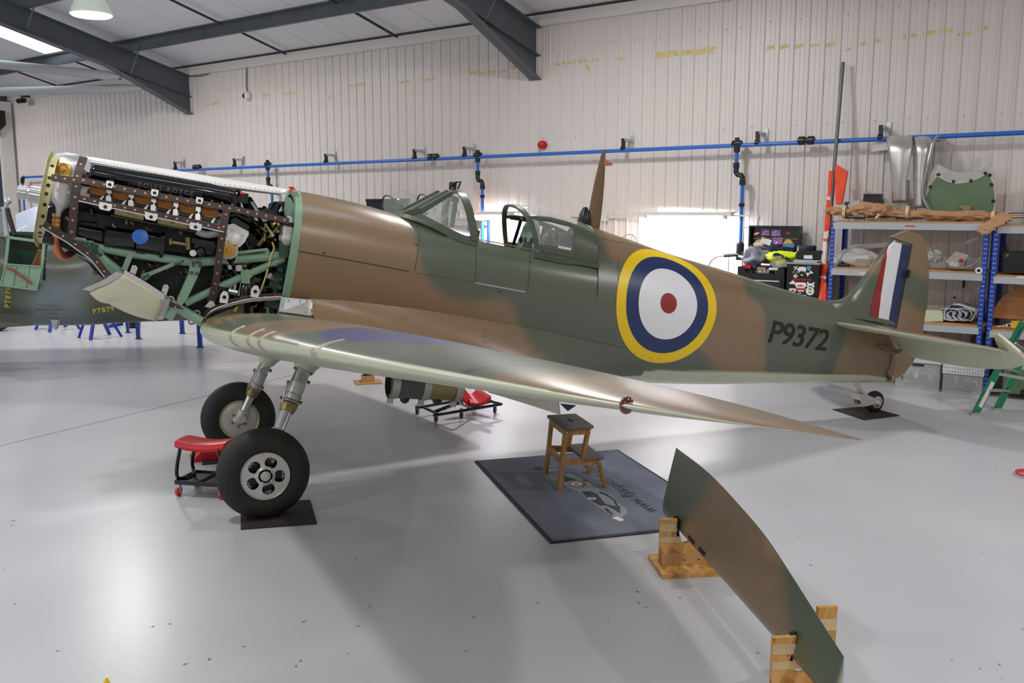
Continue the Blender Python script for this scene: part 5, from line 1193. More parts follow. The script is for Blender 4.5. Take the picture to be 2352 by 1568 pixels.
# fastener tabs on the rails
for x, y, up_ in ((242, 474, -1), (347, 497, -1), (449, 520, -1), (252, 424, 1), (355, 443, 1), (458, 461, 1)):
    c = sk(x, y, W_, .022); X = (sk(x + 10, y + 2, W_, .022) - c).normalized(); n = skn(c); n = (n - X * n.dot(X)).normalized(); Y = n.cross(X); Y = Y if Y.dot(BV) > 0 else -Y
    w2 = .038 if up_ < 0 else .022; mb = MB(); mb.prism([c + X * a * w2 + Y * b * .82 for a, b in ((-1, .026), (-1, -.012), (-.72, -.030), (.72, -.030), (1, -.012), (1, .026))], n * .008); obj('fastener_tab', mb, 'white_panel', cf, smooth=False)
    mb = MB(); mb.lathe(c + n * .009 - Y * .004, n, [(0, .011), (.001, .011)], 14); obj('tab_hole', mb, 'black_metal', cf)
# light metal arch over the wing root
P = smoothpath([sk(x, y, W_, .035) for x, y in ((466, 752), (470, 733), (487, 716), (520, 703), (575, 690), (644, 685))], 6); mb = MB(); mb.strip(P, [AN * .030 + BV * .014] * len(P), BV * .006); obj('root_arch', mb, 'white_panel', cf, smooth=False)
for x, y in ((515, 682), (586, 669)):
    mb = MB(); c = sk(x, y, W_, .05); mb.prism([c + BU * a + BV * b for a, b in ((-.026, -.04), (.026, -.04), (.028, .01), (.012, .04), (-.012, .04), (-.028, .01))], AN * .008); obj('fastener_tab', mb, 'white_panel', cf, smooth=False)
    mb = MB(); mb.lathe(c + AN * .009, AN, [(0, .013), (.001, .013)], 12); obj('tab_hole', mb, 'black_metal', cf)
for x, y in ((392, 688), (452, 720), (440, 738)):
    mb = MB(); c = sk(x, y, W_, .03); q = [c + (BU * math.cos(a) + BV * math.sin(a)) * .02 for a in [k * .6283 for k in range(10)]]; mb.tube(q + [q[0]], .007, 6); obj('eye_clip', mb, 'zinc', cf)
mb = MB(); mb.prism([sk(x, y, W_, .03) for x, y in ((399, 688), (418, 702), (417, 708), (397, 695))], AN * .006); mb.prism([sk(x, y, W_, .02) for x, y in ((470, 704), (483, 690), (490, 692), (496, 703), (486, 708))], AN * .006); obj('gusset', mb, 'white_panel', cf, smooth=False)
# green bracket and cream chin panel under the nose
pc = [[S(x, y, s) for x, y, s in r] for r in ([(284, 631, .36), (251, 652, .28), (222, 664, .2), (208, 671, .1)], [(330, 657, .38), (295, 680, .30), (265, 688, .2), (250, 694, .1)], [(376, 687, .40), (370, 712, .3), (364, 726, .2), (360, 734, .1)])]
rows = []
for k in range(13):
    f = k / 6; i = min(int(f), 1); g = f - i; rows.append(smoothpath([pc[i][j].lerp(pc[i + 1][j], g) + (BV * -.018 * math.sin(math.pi * g) if j > 0 else Vector()) for j in range(4)], 5))
mb = MB(); mb.grid(rows); o = obj('chin_panel', mb, 'cream', cf, angle=60); md = o.modifiers.new('thickness', 'SOLIDIFY'); md.thickness = .01; md.offset = 1
mb = MB(); e0 = rows[0]; mb.strip([p - AX * .02 + BV * .012 for p in e0], AX * .03 - BV * .01, AN * .006); mb.strip([p + AX * .01 for p in rows[-1]], AX * .03, AN * .006); mb.strip([r[0] + BV * .012 for r in rows], BV * .022, AN * .006); obj('panel_flange', mb, 'alu_paint', cf, smooth=False)
mb = MB(); mb.prism([S(x, y, .30) for x, y in ((393, 706), (408, 714), (395, 738), (379, 729))], -AN * .12); obj('chin_bracket', mb, 'engine_green', cf, smooth=False)
# ---- firewall frame
fw = node('firewall', pl, B(0, 0, 1.7)); r0 = section(.02, 2.172, 96); idx = [j for j in range(96)]
mb = MB(); rows = [[B(-.018, s * 1.008, v) for s, v in r0], [B(.03, s * 1.006, 1.74 + (v - 1.74) * 1.006) for s, v in r0], [B(.03, s * .9, 1.74 + (v - 1.74) * .93) for s, v in r0], [B(-.018, s * .86, 1.74 + (v - 1.74) * .91) for s, v in r0]]
mb.grid(rows, closeu=True, closev=True); obj('firewall_frame', mb, 'engine_green', fw, angle=50)
mb = MB(); mb.prism([B(.045, s * .9, 1.74 + (v - 1.74) * .93) for s, v in r0], BU * .006); obj('firewall_plate', mb, 'green_dark', fw, smooth=False)
mb = MB(); a = S(664, 470, .25); mb.prism([S(x, y, .22) for x, y in ((664, 440), (684, 440), (690, 458), (676, 452))], -AN * .02); mb.prism([S(x, y, .25) for x, y in ((668, 454), (676, 470), (672, 505), (660, 520), (658, 480), (662, 452))], -AN * .10); obj('firewall_bracket', mb, 'engine_green', fw, smooth=False)
mb = MB(); c = S(662, 530, .30); mb.lathe(c - BV * .10, BV, [(0, .03), (.03, .055), (.05, .058), (.07, .05), (.10, .052), (.14, .05), (.16, .03), (.2, .02)], 20); obj('fluid_filter', mb, 'alu_paint', fw)
mb = MB(); mb.lathe(c + BV * .03, BV, [(0, .056), (.03, .056)], 20); mb.tube([S(668, 545, .3), S(672, 520, .3)], .03, 10); obj('filter_band', mb, 'black_metal', fw)
mb = MB(); mb.beam(S(655, 520, .3), S(650, 590, .3), .06, .05, AN); mb.beam(S(672, 556, .3), S(668, 572, .3), .03, .03, AN); obj('firewall_stiffener', mb, 'green_dark', fw, smooth=False)
mb = MB(); 
for k, y in enumerate((600, 620, 640, 660)): mb.tube([S(640 - k, y, .25), S(652 - k, y + 3, .27)], .018, 8)
mb.box(S(638, 640, .2), .12, .1, .42, BU, AN, BV); obj('accumulator', mb, 'green_dark', fw)
mb = MB(); mb.box(S(628, 580, .1), .28, .1, .02, BU, AN, BV); obj('blue_tray', mb, 'shelf_blue', fw, smooth=False)
gt = node('header_tank', pl, S(636, 500, -.15)); mb = MB(); mb.prism([S(x, y, -.1) for x, y in ((612, 487), (658, 486), (658, 504), (614, 499))], -AN * .2); obj('tank_shell', mb, 'grey_box', gt, smooth=False)
mb = MB(); mb.tube(smoothpath([S(622, 560, -.1), S(620, 480, -.1), S(624, 469, -.1), S(634, 467, -.1), S(652, 467, -.1)]), .014, 8); mb.tube([S(652, 463, -.1), S(654, 480, -.1)], .022, 8); obj('vent_pipe', mb, 'zinc', gt)
mb = MB(); mb.strip(smoothpath([S(668, 429, .05), S(673, 436, .05), S(676, 444, .1), S(676, 452, .12)]), AX * .018, AN * .006); obj('red_ribbon', mb, 'red_tag', fw, smooth=False)
# ================================================================== THINGS ON THE FLOOR
def slab(name, label, cat, quad, h, m, par=None, edge=None):
    c = sum(quad, Vector()) / len(quad); r = thing(name, label, cat, c)
    mb = MB(); mb.prism([Vector((p.x, p.y, .001)) for p in quad], Vector((0, 0, h - .001)))
    for f in mb.f: pass
    obj('mat_body', mb, m, r, smooth=False); return r
q = [flo(*p) for p in ((1090, 1060), (1419, 1034), (1258, 1250))]; X = (q[1] - q[0]).normalized(); Y = (q[2] - q[0]); Y = (Y - X * Y.dot(X)).normalized(); w = (q[1] - q[0]).length; l = (q[2] - q[0]).length
fm = thing('floor_mat', 'big grey carpet mat with a printed aeroplane, lying under the wooden step stool', 'mat', q[0] + X * w / 2 + Y * l / 2)
mb = MB(); mb.box(fm.location + ZU * .004, w, l, .008, X, Y); obj('rubber_border', mb, 'mat_rubber', fm, smooth=False)
mb = MB(); mb.box(fm.location + ZU * .0085, w - .05, l - .05, .007, X, Y); obj('carpet_pile', mb, 'mat_grey', fm, smooth=False)
def matpoly(name, pxs, m, z=.0128):
    mb = MB(); P = [flo(x, y, z) for x, y in pxs]; mb.add(P, [tuple(range(len(P)))]); return obj(name, mb, m, fm, smooth=False)
k = .25; Q = lambda x, y: (1060 + x / 4.48, 920 + y / 4.48)
def mp_(name, pts, m, z): return matpoly(name, [Q(*p) for p in pts], m, z)
mp_('printed_aeroplane', [(1050, 780), (1100, 745), (1180, 765), (1290, 830), (1400, 900), (1520, 960), (1600, 1040), (1700, 1110), (1705, 1160), (1670, 1180), (1640, 1210), (1560, 1190), (1400, 1090), (1300, 1010), (1180, 930), (1080, 890), (1050, 840)], 'mat_print_pale', .0128)
mp_('printed_aeroplane', [(1230, 935), (1330, 930), (1400, 960), (1430, 1000), (1480, 1060), (1560, 1080), (1630, 1080), (1635, 1160), (1500, 1080), (1420, 1075), (1320, 1020)], 'mat_print_grey', .0132)
mp_('printed_aeroplane', [(1055, 775), (1110, 790), (1200, 820), (1280, 850), (1250, 900), (1120, 860), (1060, 830)], 'mat_print_grey', .0132)
mp_('printed_spinner', [(1545, 1205), (1600, 1190), (1665, 1215), (1670, 1232), (1630, 1240)], 'cloth_white', .0134)
mp_('printed_stripe', [(1420, 930), (1500, 960), (1580, 1020), (1610, 1075), (1590, 1075), (1560, 1020), (1490, 975), (1415, 945)], 'letter_black', .0136)
mp_('printed_exhaust', [(1465, 1105), (1500, 1105), (1565, 1165), (1550, 1175), (1500, 1140)], 'letter_black', .0136)
mp_('printed_stripe', [(725, 700), (770, 675), (850, 690), (830, 718)], 'mat_print_grey', .0134); mp_('printed_stripe', [(880, 712), (950, 708), (965, 722), (890, 728)], 'red_paint', .0135)
mp_('printed_stripe', [(1160, 760), (1200, 758), (1220, 782), (1180, 784)], 'letter_black', .0136); mp_('printed_stripe', [(1240, 810), (1285, 812), (1305, 832), (1255, 832)], 'letter_black', .0136)
def matdisc(x, y, r, m, z):
    c = flo(*Q(x, y), z); mb = MB(); mb.add([c + X * (r * math.cos(a)) + Y * (r * math.sin(a)) for a in [2 * math.pi * j / 24 for j in range(24)]], [tuple(range(24))[::-1]]); obj('printed_roundel', mb, m, fm, smooth=False)
for r_, m, z in ((.085, 'letter_yellow', .0136), (.078, 'blue_paint', .0139), (.042, 'cloth_white', .0142), (.024, 'red_paint', .0145)): matdisc(1185, 856, r_, m, z)
for r_, m, z in ((.030, 'cloth_white', .0136), (.016, 'red_paint', .0139)): matdisc(1342, 1006, r_, m, z)
ta, tb = flo(*Q(1800, 1030), .0136), flo(*Q(1385, 745), .0136); td = (tb - ta).normalized()
flat_text(fm, 'mat_lettering', 'www.flyaspitfire.com', .142, (ta + tb) / 2, td, ZU.cross(td), 'letter_black', .0002, spacing=1.0)
# tyre mats
slab('tyre_mat', 'dark rubber mat under the near main wheel', 'mat', [flo(553, 1217), flo(728, 1204), flo(712, 1150), flo(553, 1160)], .010, 'rubber_mat')
c = flo(555, 1045); slab('tyre_mat', 'dark rubber mat under the far main wheel', 'mat', [c + X * a + Y * b for a, b in ((-.3, -.28), (.26, -.28), (.26, .22), (-.3, .22))], .010, 'rubber_mat')
slab('tyre_mat', 'small dark rubber mat under the tail wheel', 'mat', [flo(1912, 941), flo(1985, 965), flo(2066, 955), flo(1992, 934)], .008, 'rubber_mat')
# red wheel chock by the far wheel
c = flo(476, 1050); ck_ = thing('wheel_chock', 'red triangular chock in front of the far main wheel', 'chock', c)
mb = MB(); D_ = AX; mb.prism([c - D_ * .13 - AN * .12 + ZU * a + D_ * b for a, b in ((.001, 0), (.16, .16), (.001, .26))], AN * .24); obj('chock_wedge', mb, 'red_vinyl', ck_, smooth=False)
# wooden step stool
st = thing('step_stool', 'worn wooden step stool with dark treads standing on the grey mat', 'stool', flo(1320, 1100))
tq = [flo(x, y, .5) for x, y in ((1263, 953), (1325, 950), (1359, 976), (1290, 981))]; SX = ((tq[1] - tq[0]) + (tq[2] - tq[3])).normalized(); SY = SX.cross(ZU); tcn = sum(tq, Vector()) / 4
if SY.dot(Vector((0, -1, 0))) < 0: SY = -SY
# SX runs to the step side, SY to the viewer
feet = {'a': (1284, 1126), 'b': (1254, 1090), 'd': (1352, 1084)}
mb = MB(); mb.bbox(tcn - ZU * .011, .225, .40, .022, .008, SX, SY); 
o = obj('seat_board', mb, 'wood_dark', st, angle=30)
mb = MB(); mb.box(tcn + ZU * .0008, .028, .085, .002, (SX * .4 + SY * .9).normalized(), (SX * .9 - SY * .4).normalized() * .5 + SY * 0, ZU); 
mb = MB(); a_ = (SX * .55 + SY * .83).normalized(); mb.box(tcn + ZU * .0006, .088, .026, .002, SY, SX, ZU); obj('hand_slot', mb, 'letter_black', st, smooth=False)
tops = [(-.085, .165), (-.085, -.165), (.085, .165), (.085, -.165)]; bots = [(-.155, .205), (-.155, -.205), (.0, 0), (0, 0)]
Lc = [tcn + SX * a + SY * b - ZU * .022 for a, b in tops]
gz = lambda p: Vector((p.x, p.y, .013))
fA = gz(flo(1284, 1124, .013)); fB = gz(flo(1254, 1088, .013)); fD = gz(flo(1352, 1083, .013)); fC = gz(flo(1391, 1117, .013))
def slat(name, p, q, w, t, up): mb = MB(); mb.beam(p, q, w, t, up); return obj(name, mb, 'wood_stool', st, smooth=False)
slat('leg', fA, Lc[0], .045, .022, SX); slat('leg', fB, Lc[1], .045, .022, SX)
# legs on the step side: the tall pair leans the other way and stops on the step frame
stz = .25; sq = [flo(x, y, stz) for x, y in ((1327, 1020), (1391, 1050), (1365, 1054))]; sc = (sq[0] + sq[1]) / 2 - SX * .05
tl_f = fA.lerp(Lc[0], .47); 
rf = sc + SY * .165 - SX * .02; rb_ = sc - SY * .165 - SX * .02
slat('leg', Lc[2], rf + SX * -.06 - ZU * .03, .045, .022, SX); slat('leg', Lc[3], rb_ + SX * -.06 - ZU * .03, .045, .022, SX)
slat('step_leg', fC, sc + SY * .175 + SX * .035 - ZU * .01, .045, .022, SX); slat('step_leg', fC - SY * .36, sc - SY * .175 + SX * .035 - ZU * .01, .045, .022, SX)
fl_ = fA.lerp(Lc[0], .47); bl_ = fB.lerp(Lc[1], .47)
slat('side_rail', fl_, sc + SY * .18 + SX * .04 - ZU * .035, .022, .045, ZU); slat('side_rail', bl_, sc - SY * .18 + SX * .04 - ZU * .035, .022, .045, ZU); slat('cross_rail', fl_, bl_, .022, .045, ZU)
slat('top_rail', Lc[0] - ZU * .022, Lc[2] - ZU * .022, .022, .045, ZU); slat('top_rail', Lc[1] - ZU * .022, Lc[3] - ZU * .022, .022, .045, ZU); slat('top_rail', Lc[0] - ZU * .022, Lc[1] - ZU * .022, .022, .045, ZU)
mb = MB(); mb.bbox(sc + ZU * -.005, .15, .40, .02, .006, SX, SY); obj('step_board', mb, 'wood_dark', st, angle=30)
mb = MB()
for p in (Lc[0] - ZU * .02, Lc[2] - ZU * .02, fl_, sc + SY * .18 + SX * .035 - ZU * .03): mb.lathe(p + SY * .022, SY, [(0, .007), (.004, .006), (.005, .002)], 8)
obj('screws', mb, 'zinc', st)
# ---- the loose aileron on its two cradles
A0 = Vector((.926, 5.275, .19)); A1 = Vector((1.195, 3.163, .19)); d = (A1 - A0); La = d.length; d.normalize()
al = thing('loose_aileron', 'loose brown and green control surface with a curved edge, standing on two chipboard cradles', 'aileron', (A0 + A1) / 2)
nrm = Vector((d.y, -d.x, 0)); nrm = nrm if nrm.y < 0 or nrm.x < 0 else -nrm      # towards the left of the photograph
fs_ = [0, .28, .46, .655, .776, .88, .957, 1.0]; hs_ = [.405, .415, .39, .344, .288, .238, .202, .182]
lean = (Vector((.15, .0, 0)) + ZU).normalized(); rows = []; info = []
for k in range(61):
    f = k / 60; h = float(cr(fs_, hs_, f)); base = A0 + d * (La * f); c = []
    th = .030 * (1 - .25 * f)
    sh = d * (.11 * (1 - f) ** 6 - .0)          # far end rakes
    prof = [(0.0, 0), (.02, .62), (.07, .95), (.14, 1.05), (.28, 1.0), (.5, .72), (.75, .38), (.93, .12), (1.0, .02)]
    up = [base + lean * (h * x) + nrm * (th * y) - d * (.04 * x * (1 - f)) for x, y in prof]; dn2 = [base + lean * (h * x) - nrm * (th * y) - d * (.04 * x * (1 - f)) for x, y in prof[::-1]]
    rows.append(up + dn2); info += [(f, x, 1) for x, y in prof] + [(f, x, -1) for x, y in prof[::-1]]
mb = MB(); mb.grid(rows, closev=True, cap=True); I = np.array(info)
c = np.tile(BRN, (len(I), 1)); c = mix(c, GRN, sm(I[:, 0] - .20 - .15 * (I[:, 1] - .3), .03)); c = mix(c, GRN, sm(-(I[:, 0] - .80 + .16 * (I[:, 1] - .5)), .03)); c = np.where((I[:, 2] < 0)[:, None], SKY, c)
obj('aileron_skin', mb, 'paint', al, cols=c, angle=40)
mb = MB()
for f in (.25, .33): p = A0 + d * (La * f); mb.box(p + lean * .042 + nrm * .030, .09, .004, .022, d, nrm, lean)
obj('hinge_slot', mb, 'letter_black', al, smooth=False)
mb = MB(); p = A0 + d * (La * .80); mb.box(p + lean * .042 + nrm * .024, .06, .004, .022, d, nrm, lean); obj('hinge_slot', mb, 'wood_stool', al, smooth=False)
def cradle(c, Xc, label, H, wl_, wr_, hl, hr):
    # Xc across the aileron, Yc towards the viewer
    Yc = Xc.cross(ZU); Yc = Yc if Yc.dot(Vector((0, -1, 0))) > 0 else -Yc
    r = thing('chipboard_cradle', label, 'stand', c, 'cradles under the loose control surface')
    mb = MB(); mb.box(c + ZU * .0135 + Yc * .02, wl_ + wr_ + .07, .30, .025, Xc, Yc); obj('base_board', mb, 'osb', r, smooth=False)
    P = lambda a, z: c + Xc * a + ZU * (z + .027) - Yc * .011
    notch = [P(-wl_, 0), P(wr_, 0), P(wr_, hr), P(wr_ - .08, hr)] + [P(-.01 + .052 * math.cos(t) * 1.0, .17 + .0 - .06 * math.sin(t)) for t in (0, .5, 1.0, 1.57, 2.1, 2.6, 3.14)] + [P(-wl_ + .10, hl), P(-wl_, hl)]
    mb = MB(); mb.prism(notch, Yc * .022); obj('cradle_board', mb, 'osb', r, smooth=False)
    mb = MB(); mb.box(c + ZU * .055 + Yc * .03, wl_ + wr_, .04, .055, Xc, Yc); obj('batten', mb, 'wood_raw', r, smooth=False)
    for k, (z0, z1, e) in enumerate(((hl - .025, hl - .07, -.005), (hl - .10, hl - .135, .02))):
        mb = MB(); mb.prism([P(-wl_ - .001, z0) + Yc * .0225, P(-wl_ + .10 + e, z0 - .004) + Yc * .0225, P(-wl_ + .105 + e, z1 - .004) + Yc * .0225, P(-wl_ - .001, z1) + Yc * .0225], Yc * .0016); obj('tape_band', mb, 'masking_tape', r, smooth=False)
    mb = MB(); mb.prism([P(wr_ + .001, hr - .05) + Yc * .0225, P(wr_ - .1, hr - .05) + Yc * .0225, P(wr_ - .1, hr - .1) + Yc * .0225, P(wr_ + .001, hr - .1) + Yc * .0225], Yc * .0016); obj('tape_band', mb, 'masking_tape', r, smooth=False)
    mb = MB(); mb.tube([P(-wl_ + .08, hl + .002), P(-wl_ + .098, hl + .008), P(-wl_ + .11, hl - .006), P(-wl_ + .112, hl - .04), P(-.046, .17), P(-.04, .12)], .009, 8); obj('foam_edging', mb, 'rubber', r)
    mb = MB()
    for a in (-.02, .06): mb.lathe(c + Xc * a + ZU * .055 + Yc * .05, Yc, [(0, .005), (.002, .004)], 8)
    obj('screws', mb, 'black_metal', r)
pa_ = flo(1513, 1290, .03); XA = (flo(1600, 1286, .03) - pa_).normalized(); XA.z = 0
ca = Vector((pa_.x, pa_.y, 0)) + XA * .155
cradle(ca, XA, 'far chipboard cradle with masking tape, beside the grey mat corner', .25, .155, .14, .255, .36)
XB = Vector((.986, .166, 0)).normalized(); cb_ = Vector((1.18, 3.49, 0))
cradle(cb_, XB, 'near chipboard cradle at the bottom edge of the photo', .26, .135, .135, .27, .385)
# ---- mechanic's rolling seat
sq_ = [flo(x, y, .375) for x, y in ((413, 1018), (430, 1004), (538, 1008), (516, 1024))]; RX = (sq_[3] - sq_[0]).normalized(); RX.z = 0; RY = ZU.cross(RX); cs_c = sum(sq_, Vector()) / 4; base = Vector((cs_c.x, cs_c.y, 0)) + RX * .0
rs = thing('rolling_seat', 'mechanics rolling seat with a red padded top on a black frame beside the near wheel', 'seat', base)
rows = []
for k in range(9):
    f = k / 8 - .5; row = []
    for (y, z) in ((-.105, -.03), (-.115, -.01), (-.105, .012), (-.06, .02), (0, .021), (.06, .02), (.105, .012), (.115, -.01), (.105, -.03)): e = .92 if k in (0, 8) else 1; row.append(cs_c + RX * (.375 * f) + RY * (y * e) + ZU * (z * e - .02 + .09 * f * f * (1 if z > -.02 else .9)))
    rows.append(row)
mb = MB(); mb.grid(rows, closev=True, cap=True); obj('padded_top', mb, 'red_vinyl', rs, angle=60)
for sx in (-1, 1):
    mb = MB(); e = base + RX * (.145 * sx); P = [e - RY * .10 + ZU * .345, e - RY * .10 + ZU * .20 + RX * .035 * sx, e - RY * .10 + ZU * .13 + RX * .03 * sx, e - RY * .05 + ZU * .115, e + RY * .05 + ZU * .115, e + RY * .10 + ZU * .13 + RX * .03 * sx, e + RY * .10 + ZU * .20 + RX * .035 * sx, e + RY * .10 + ZU * .345]; mb.tube(smoothpath(P, 5), .013, 10); obj('frame_loop', mb, 'black_gloss', rs)
mb = MB(); mb.box(base + ZU * .10, .35, .25, .012, RX, RY)
for sx in (-1, 1): mb.box(base + RX * (.178 * sx) + ZU * .105, .012, .26, .03, RX, RY); mb.box(base + RY * (.128 * sx) + ZU * .105, .36, .012, .03, RX, RY)
mb.box(base + ZU * .112, .012, .25, .022, RX, RY); obj('tool_tray', mb, 'black_metal', rs, smooth=False)
for sx in (-1, 1):
    for sy in (-1, 1):
        p = base + RX * (.165 * sx) + RY * (.115 * sy); mb = MB(); mb.lathe(p + ZU * .036 - RX * .011, RX, [(0, .030), (.003, .035), (.019, .035), (.022, .030)], 18); cst = obj('caster_wheel', mb, 'caster_red', rs)
        mb = MB(); mb.box(p + ZU * .07, .03, .03, .035, RX, RY); mb.box(p + ZU * .05 + RX * .014, .004, .03, .05, RX, RY); mb.lathe(p + ZU * .036 - RX * .013, RX, [(0, .016), (.026, .016)], 12); obj('caster_fork', mb, 'zinc', rs, smooth=False)
# ---- folded creeper
cr_c = flo(1045, 945); cp = thing('folding_creeper', 'red padded mechanics creeper folded into a seat, black frame on casters under the wing', 'creeper', cr_c)
pL, pR, pN, pM = flo(960, 940, .09), flo(1140, 925, .09), flo(1003, 953, .09), flo(1060, 950, .09)
def bar(P, r=.014, m='black_gloss', nm='frame_bar'): mb = MB(); mb.tube(P, r, 8); obj(nm, mb, m, cp)
a1, a2 = flo(955, 937, .10), flo(1040, 922, .10); b1, b2 = flo(996, 954, .10), flo(1152, 928, .10); c1 = flo(1100, 915, .10)
bar([a1, a2, c1]); bar([b1, b2]); bar([c1, b2]); bar([flo(972, 935, .10), b1 + (b2 - b1) * .08]); bar([flo(1000, 945, .10), flo(1052, 925, .24)], .018); bar([flo(1052, 925, .24), flo(1085, 938, .10)], .012); bar([flo(1075, 938, .12), flo(1130, 921, .14)], .012); bar([flo(1080, 915, .12), flo(1130, 921, .14)], .012)
mb = MB(); P = [flo(1052, 900, .26), flo(1078, 933, .115), flo(1093, 926, .125), flo(1068, 893, .27)]; mb.prism(P, Vector((-.035, .0, .02))); obj('back_pad', mb, 'red_vinyl', cp, smooth=False)
mb = MB(); g0, g1 = flo(1080, 933, .13), flo(1128, 918, .17); g2, g3 = flo(1096, 899, .20), flo(1072, 909, .16); rows = []
for k in range(7):
    f = k / 6; dz = ZU * (-.035 * math.sin(math.pi * f)); a, b = g0.lerp(g1, f), g3.lerp(g2, f); rows.append([a + dz, b + dz, b + dz + ZU * .04, a + dz + ZU * .04])
mb.grid(rows, closev=True, cap=True); obj('seat_pad', mb, 'red_vinyl', cp, angle=40)
mb = MB(); P = [flo(1028, 915, .2), flo(1052, 900, .26), flo(1060, 930, .12), flo(1045, 930, .12)]; mb.prism(P, Vector((.02, .05, 0))); obj('hinge_plate', mb, 'black_metal', cp, smooth=False)
for p in (flo(959, 951), flo(1002, 969), flo(1060, 960), flo(1137, 948), flo(1090, 940)):
    mb = MB(); mb.lathe(p + ZU * .037 - RX * .012, RX, [(0, .031), (.004, .036), (.02, .036), (.024, .031)], 18); obj('caster_wheel', mb, 'black_plastic', cp)
    mb = MB(); mb.box(p + ZU * .08, .035, .035, .03, RX, RY); mb.prism([p + ZU * .078 - RY * .025 - RX * .015, p + ZU * .078 + RY * .025 - RX * .015, p + ZU * .036 - RX * .015], RX * .003); mb.prism([p + ZU * .078 - RY * .025 + RX * .013, p + ZU * .078 + RY * .025 + RX * .013, p + ZU * .036 + RX * .013], RX * .003); obj('caster_fork', mb, 'zinc', cp, smooth=False)
# wooden blocks under the far side
for x, y, lb in ((845, 878, 'wooden block on a thin board, farther of the two beyond the oil cooler'), (1020, 914, 'wooden block on a board behind the creeper')):
    c = flo(x, y); r = thing('wood_block', lb, 'block', c); mb = MB(); mb.box(c + ZU * .007, .30, .26, .012, X, Y); obj('base_board', mb, 'chipboard', r, smooth=False); mb = MB(); mb.box(c + ZU * .05, .14, .12, .075, X, Y); obj('block', mb, 'wood_raw', r, smooth=False)
    mb = MB(); mb.box(c + ZU * .12, .10, .10, .07, X, Y); obj('top_pad', mb, 'black_metal', r, smooth=False)
# hose coil peeping in at the right, and a yellow marker at the bottom edge
c = flo(2372, 1094); r = thing('red_hose', 'loop of red hose on the floor at the right edge', 'hose', c); mb = MB(); P = [c + Vector((.11 * math.cos(a), .11 * math.sin(a), .012 + .004 * a)) for a in [k * .3 for k in range(24)]]; mb.tube(P + [c + Vector((.4, -.3, .03)), c + Vector((.2, -1.0, .012))], .012, 8); obj('hose', mb, 'hose_red', r)
c = flo(243, 1600); r = thing('yellow_marker', 'yellow pointed marker at the bottom edge of the floor', 'marker', Vector((c.x, c.y, 0))); tp_ = flo(244, 1556, .22); c = Vector((tp_.x, tp_.y, 0)); mb = MB(); mb.lathe(c + ZU * .001, ZU, [(0, .10), (.012, .10), (.014, .055), (.20, .012), (.219, .004)], 20); obj('marker_cone', mb, 'yellow_paint', r)
# ================================================================== SHELVING, TOOL CHEST AND WHAT IS ON THEM
SF, SB_ = .60, .10
def shelf_unit(t0, t1, zs, label, cat='shelf', back=True, H=1.86):
    c = tow((t0 + t1) / 2, (SF + SB_) / 2, 0); r = thing('shelving_unit', label, cat, c, 'blue and grey shelving by the wall')
    for t in (t0 + .02, t1 - .02):
        for dd in (SF, SB_):
            mb = MB(); mb.box(tow(t, dd, H / 2), .05, .004, H, E1, N_); mb.box(tow(t + (.023 if t < (t0 + t1) / 2 else -.023) * -1, dd - (.02 if dd == SF else -.02), H / 2), .004, .04, H, E1, N_); p = obj('upright', mb, 'shelf_blue', r, smooth=False)
            mb = MB()
            for k in range(int(H / .05)):
                for s in (-.009, .009): mb.box(tow(t + s, dd + .0025, .03 + k * .05), .008, .002, .016, E1, N_)
            stuff(obj('upright_slots', mb, 'shelf_grey' if dd == SF else 'letter_black', p, smooth=False))
    for z in zs:
        mb = MB(); mb.box(tow((t0 + t1) / 2, (SF + SB_) / 2, z - .008), t1 - t0, SF - SB_, .016, E1, N_); obj('shelf_board', mb, 'chipboard', r, smooth=False)
        for dd in (SF + .004, SB_ - .004): mb = MB(); mb.box(tow((t0 + t1) / 2, dd, z - .055), t1 - t0 - .05, .012, .075, E1, N_); obj('shelf_beam', mb, 'shelf_grey', r, smooth=False)
    return r
su = shelf_unit(-3.31, -1.655, (.40, .75, 1.33, 1.865), 'blue and grey shelving unit behind the tail fin')
su2 = shelf_unit(-1.60, .30, (.40, .73, 1.31, 1.84), 'blue and grey shelving unit cut by the right edge of the photo')
su3 = shelf_unit(-10.9, -8.72, (.5, 1.2, 1.845), 'blue and grey shelving unit seen through the windscreen', H=1.84)
for x, y in ((2090, 519),): p = wal(x, y, SF + .012); mb = MB(); mb.box(p, .10, .002, .014, E1, N_); obj('shelf_label', mb, 'sticker_red', su, smooth=False)
for x, y, o_ in ((1985, 628, su), (2348, 637, su2)): p = wal(x, y, SF + .012); mb = MB(); mb.box(p, .10, .002, .022, E1, N_); obj('shelf_label', mb, 'cloth_white', o_, smooth=False)
def WQ(pts, d): return [wal(x, y, d) for x, y in pts]
def wthing(name, label, cat, x, y, d, group=None): return thing(name, label, cat, wal(x, y, d), group)
def wprism(r, name, pts, d, depth, m, **k): mb = MB(); mb.prism(WQ(pts, d), N_ * depth); return obj(name, mb, m, r, smooth=False, **k)
def blob(c, rx, ry, rz, amp, freq, seed, nu=28, nv=44, flat=None, fold=1.0):
    mb = MB(); rows = []; off = Vector((seed * 3.7, seed * 1.3, seed * 7.1))
    for i in range(nu + 1):
        a = math.pi * i / nu; row = []
        for j in range(nv):
            b = 2 * math.pi * j / nv; v = Vector((math.sin(a) * math.cos(b), math.sin(a) * math.sin(b), math.cos(a))); n = noise.noise(v * freq + off) + .5 * abs(noise.noise(v * freq * 2.3 + off)) * fold; k = 1 + amp * n
            p = Vector(c) + E1 * (v.x * rx * k) + N_ * (v.y * ry * k) + ZU * (v.z * rz * k)
            if flat is not None and p.z < flat: p.z = flat
            row.append(p)
        rows.append(row)
    return mb.grid(rows, closev=True, cap=True)
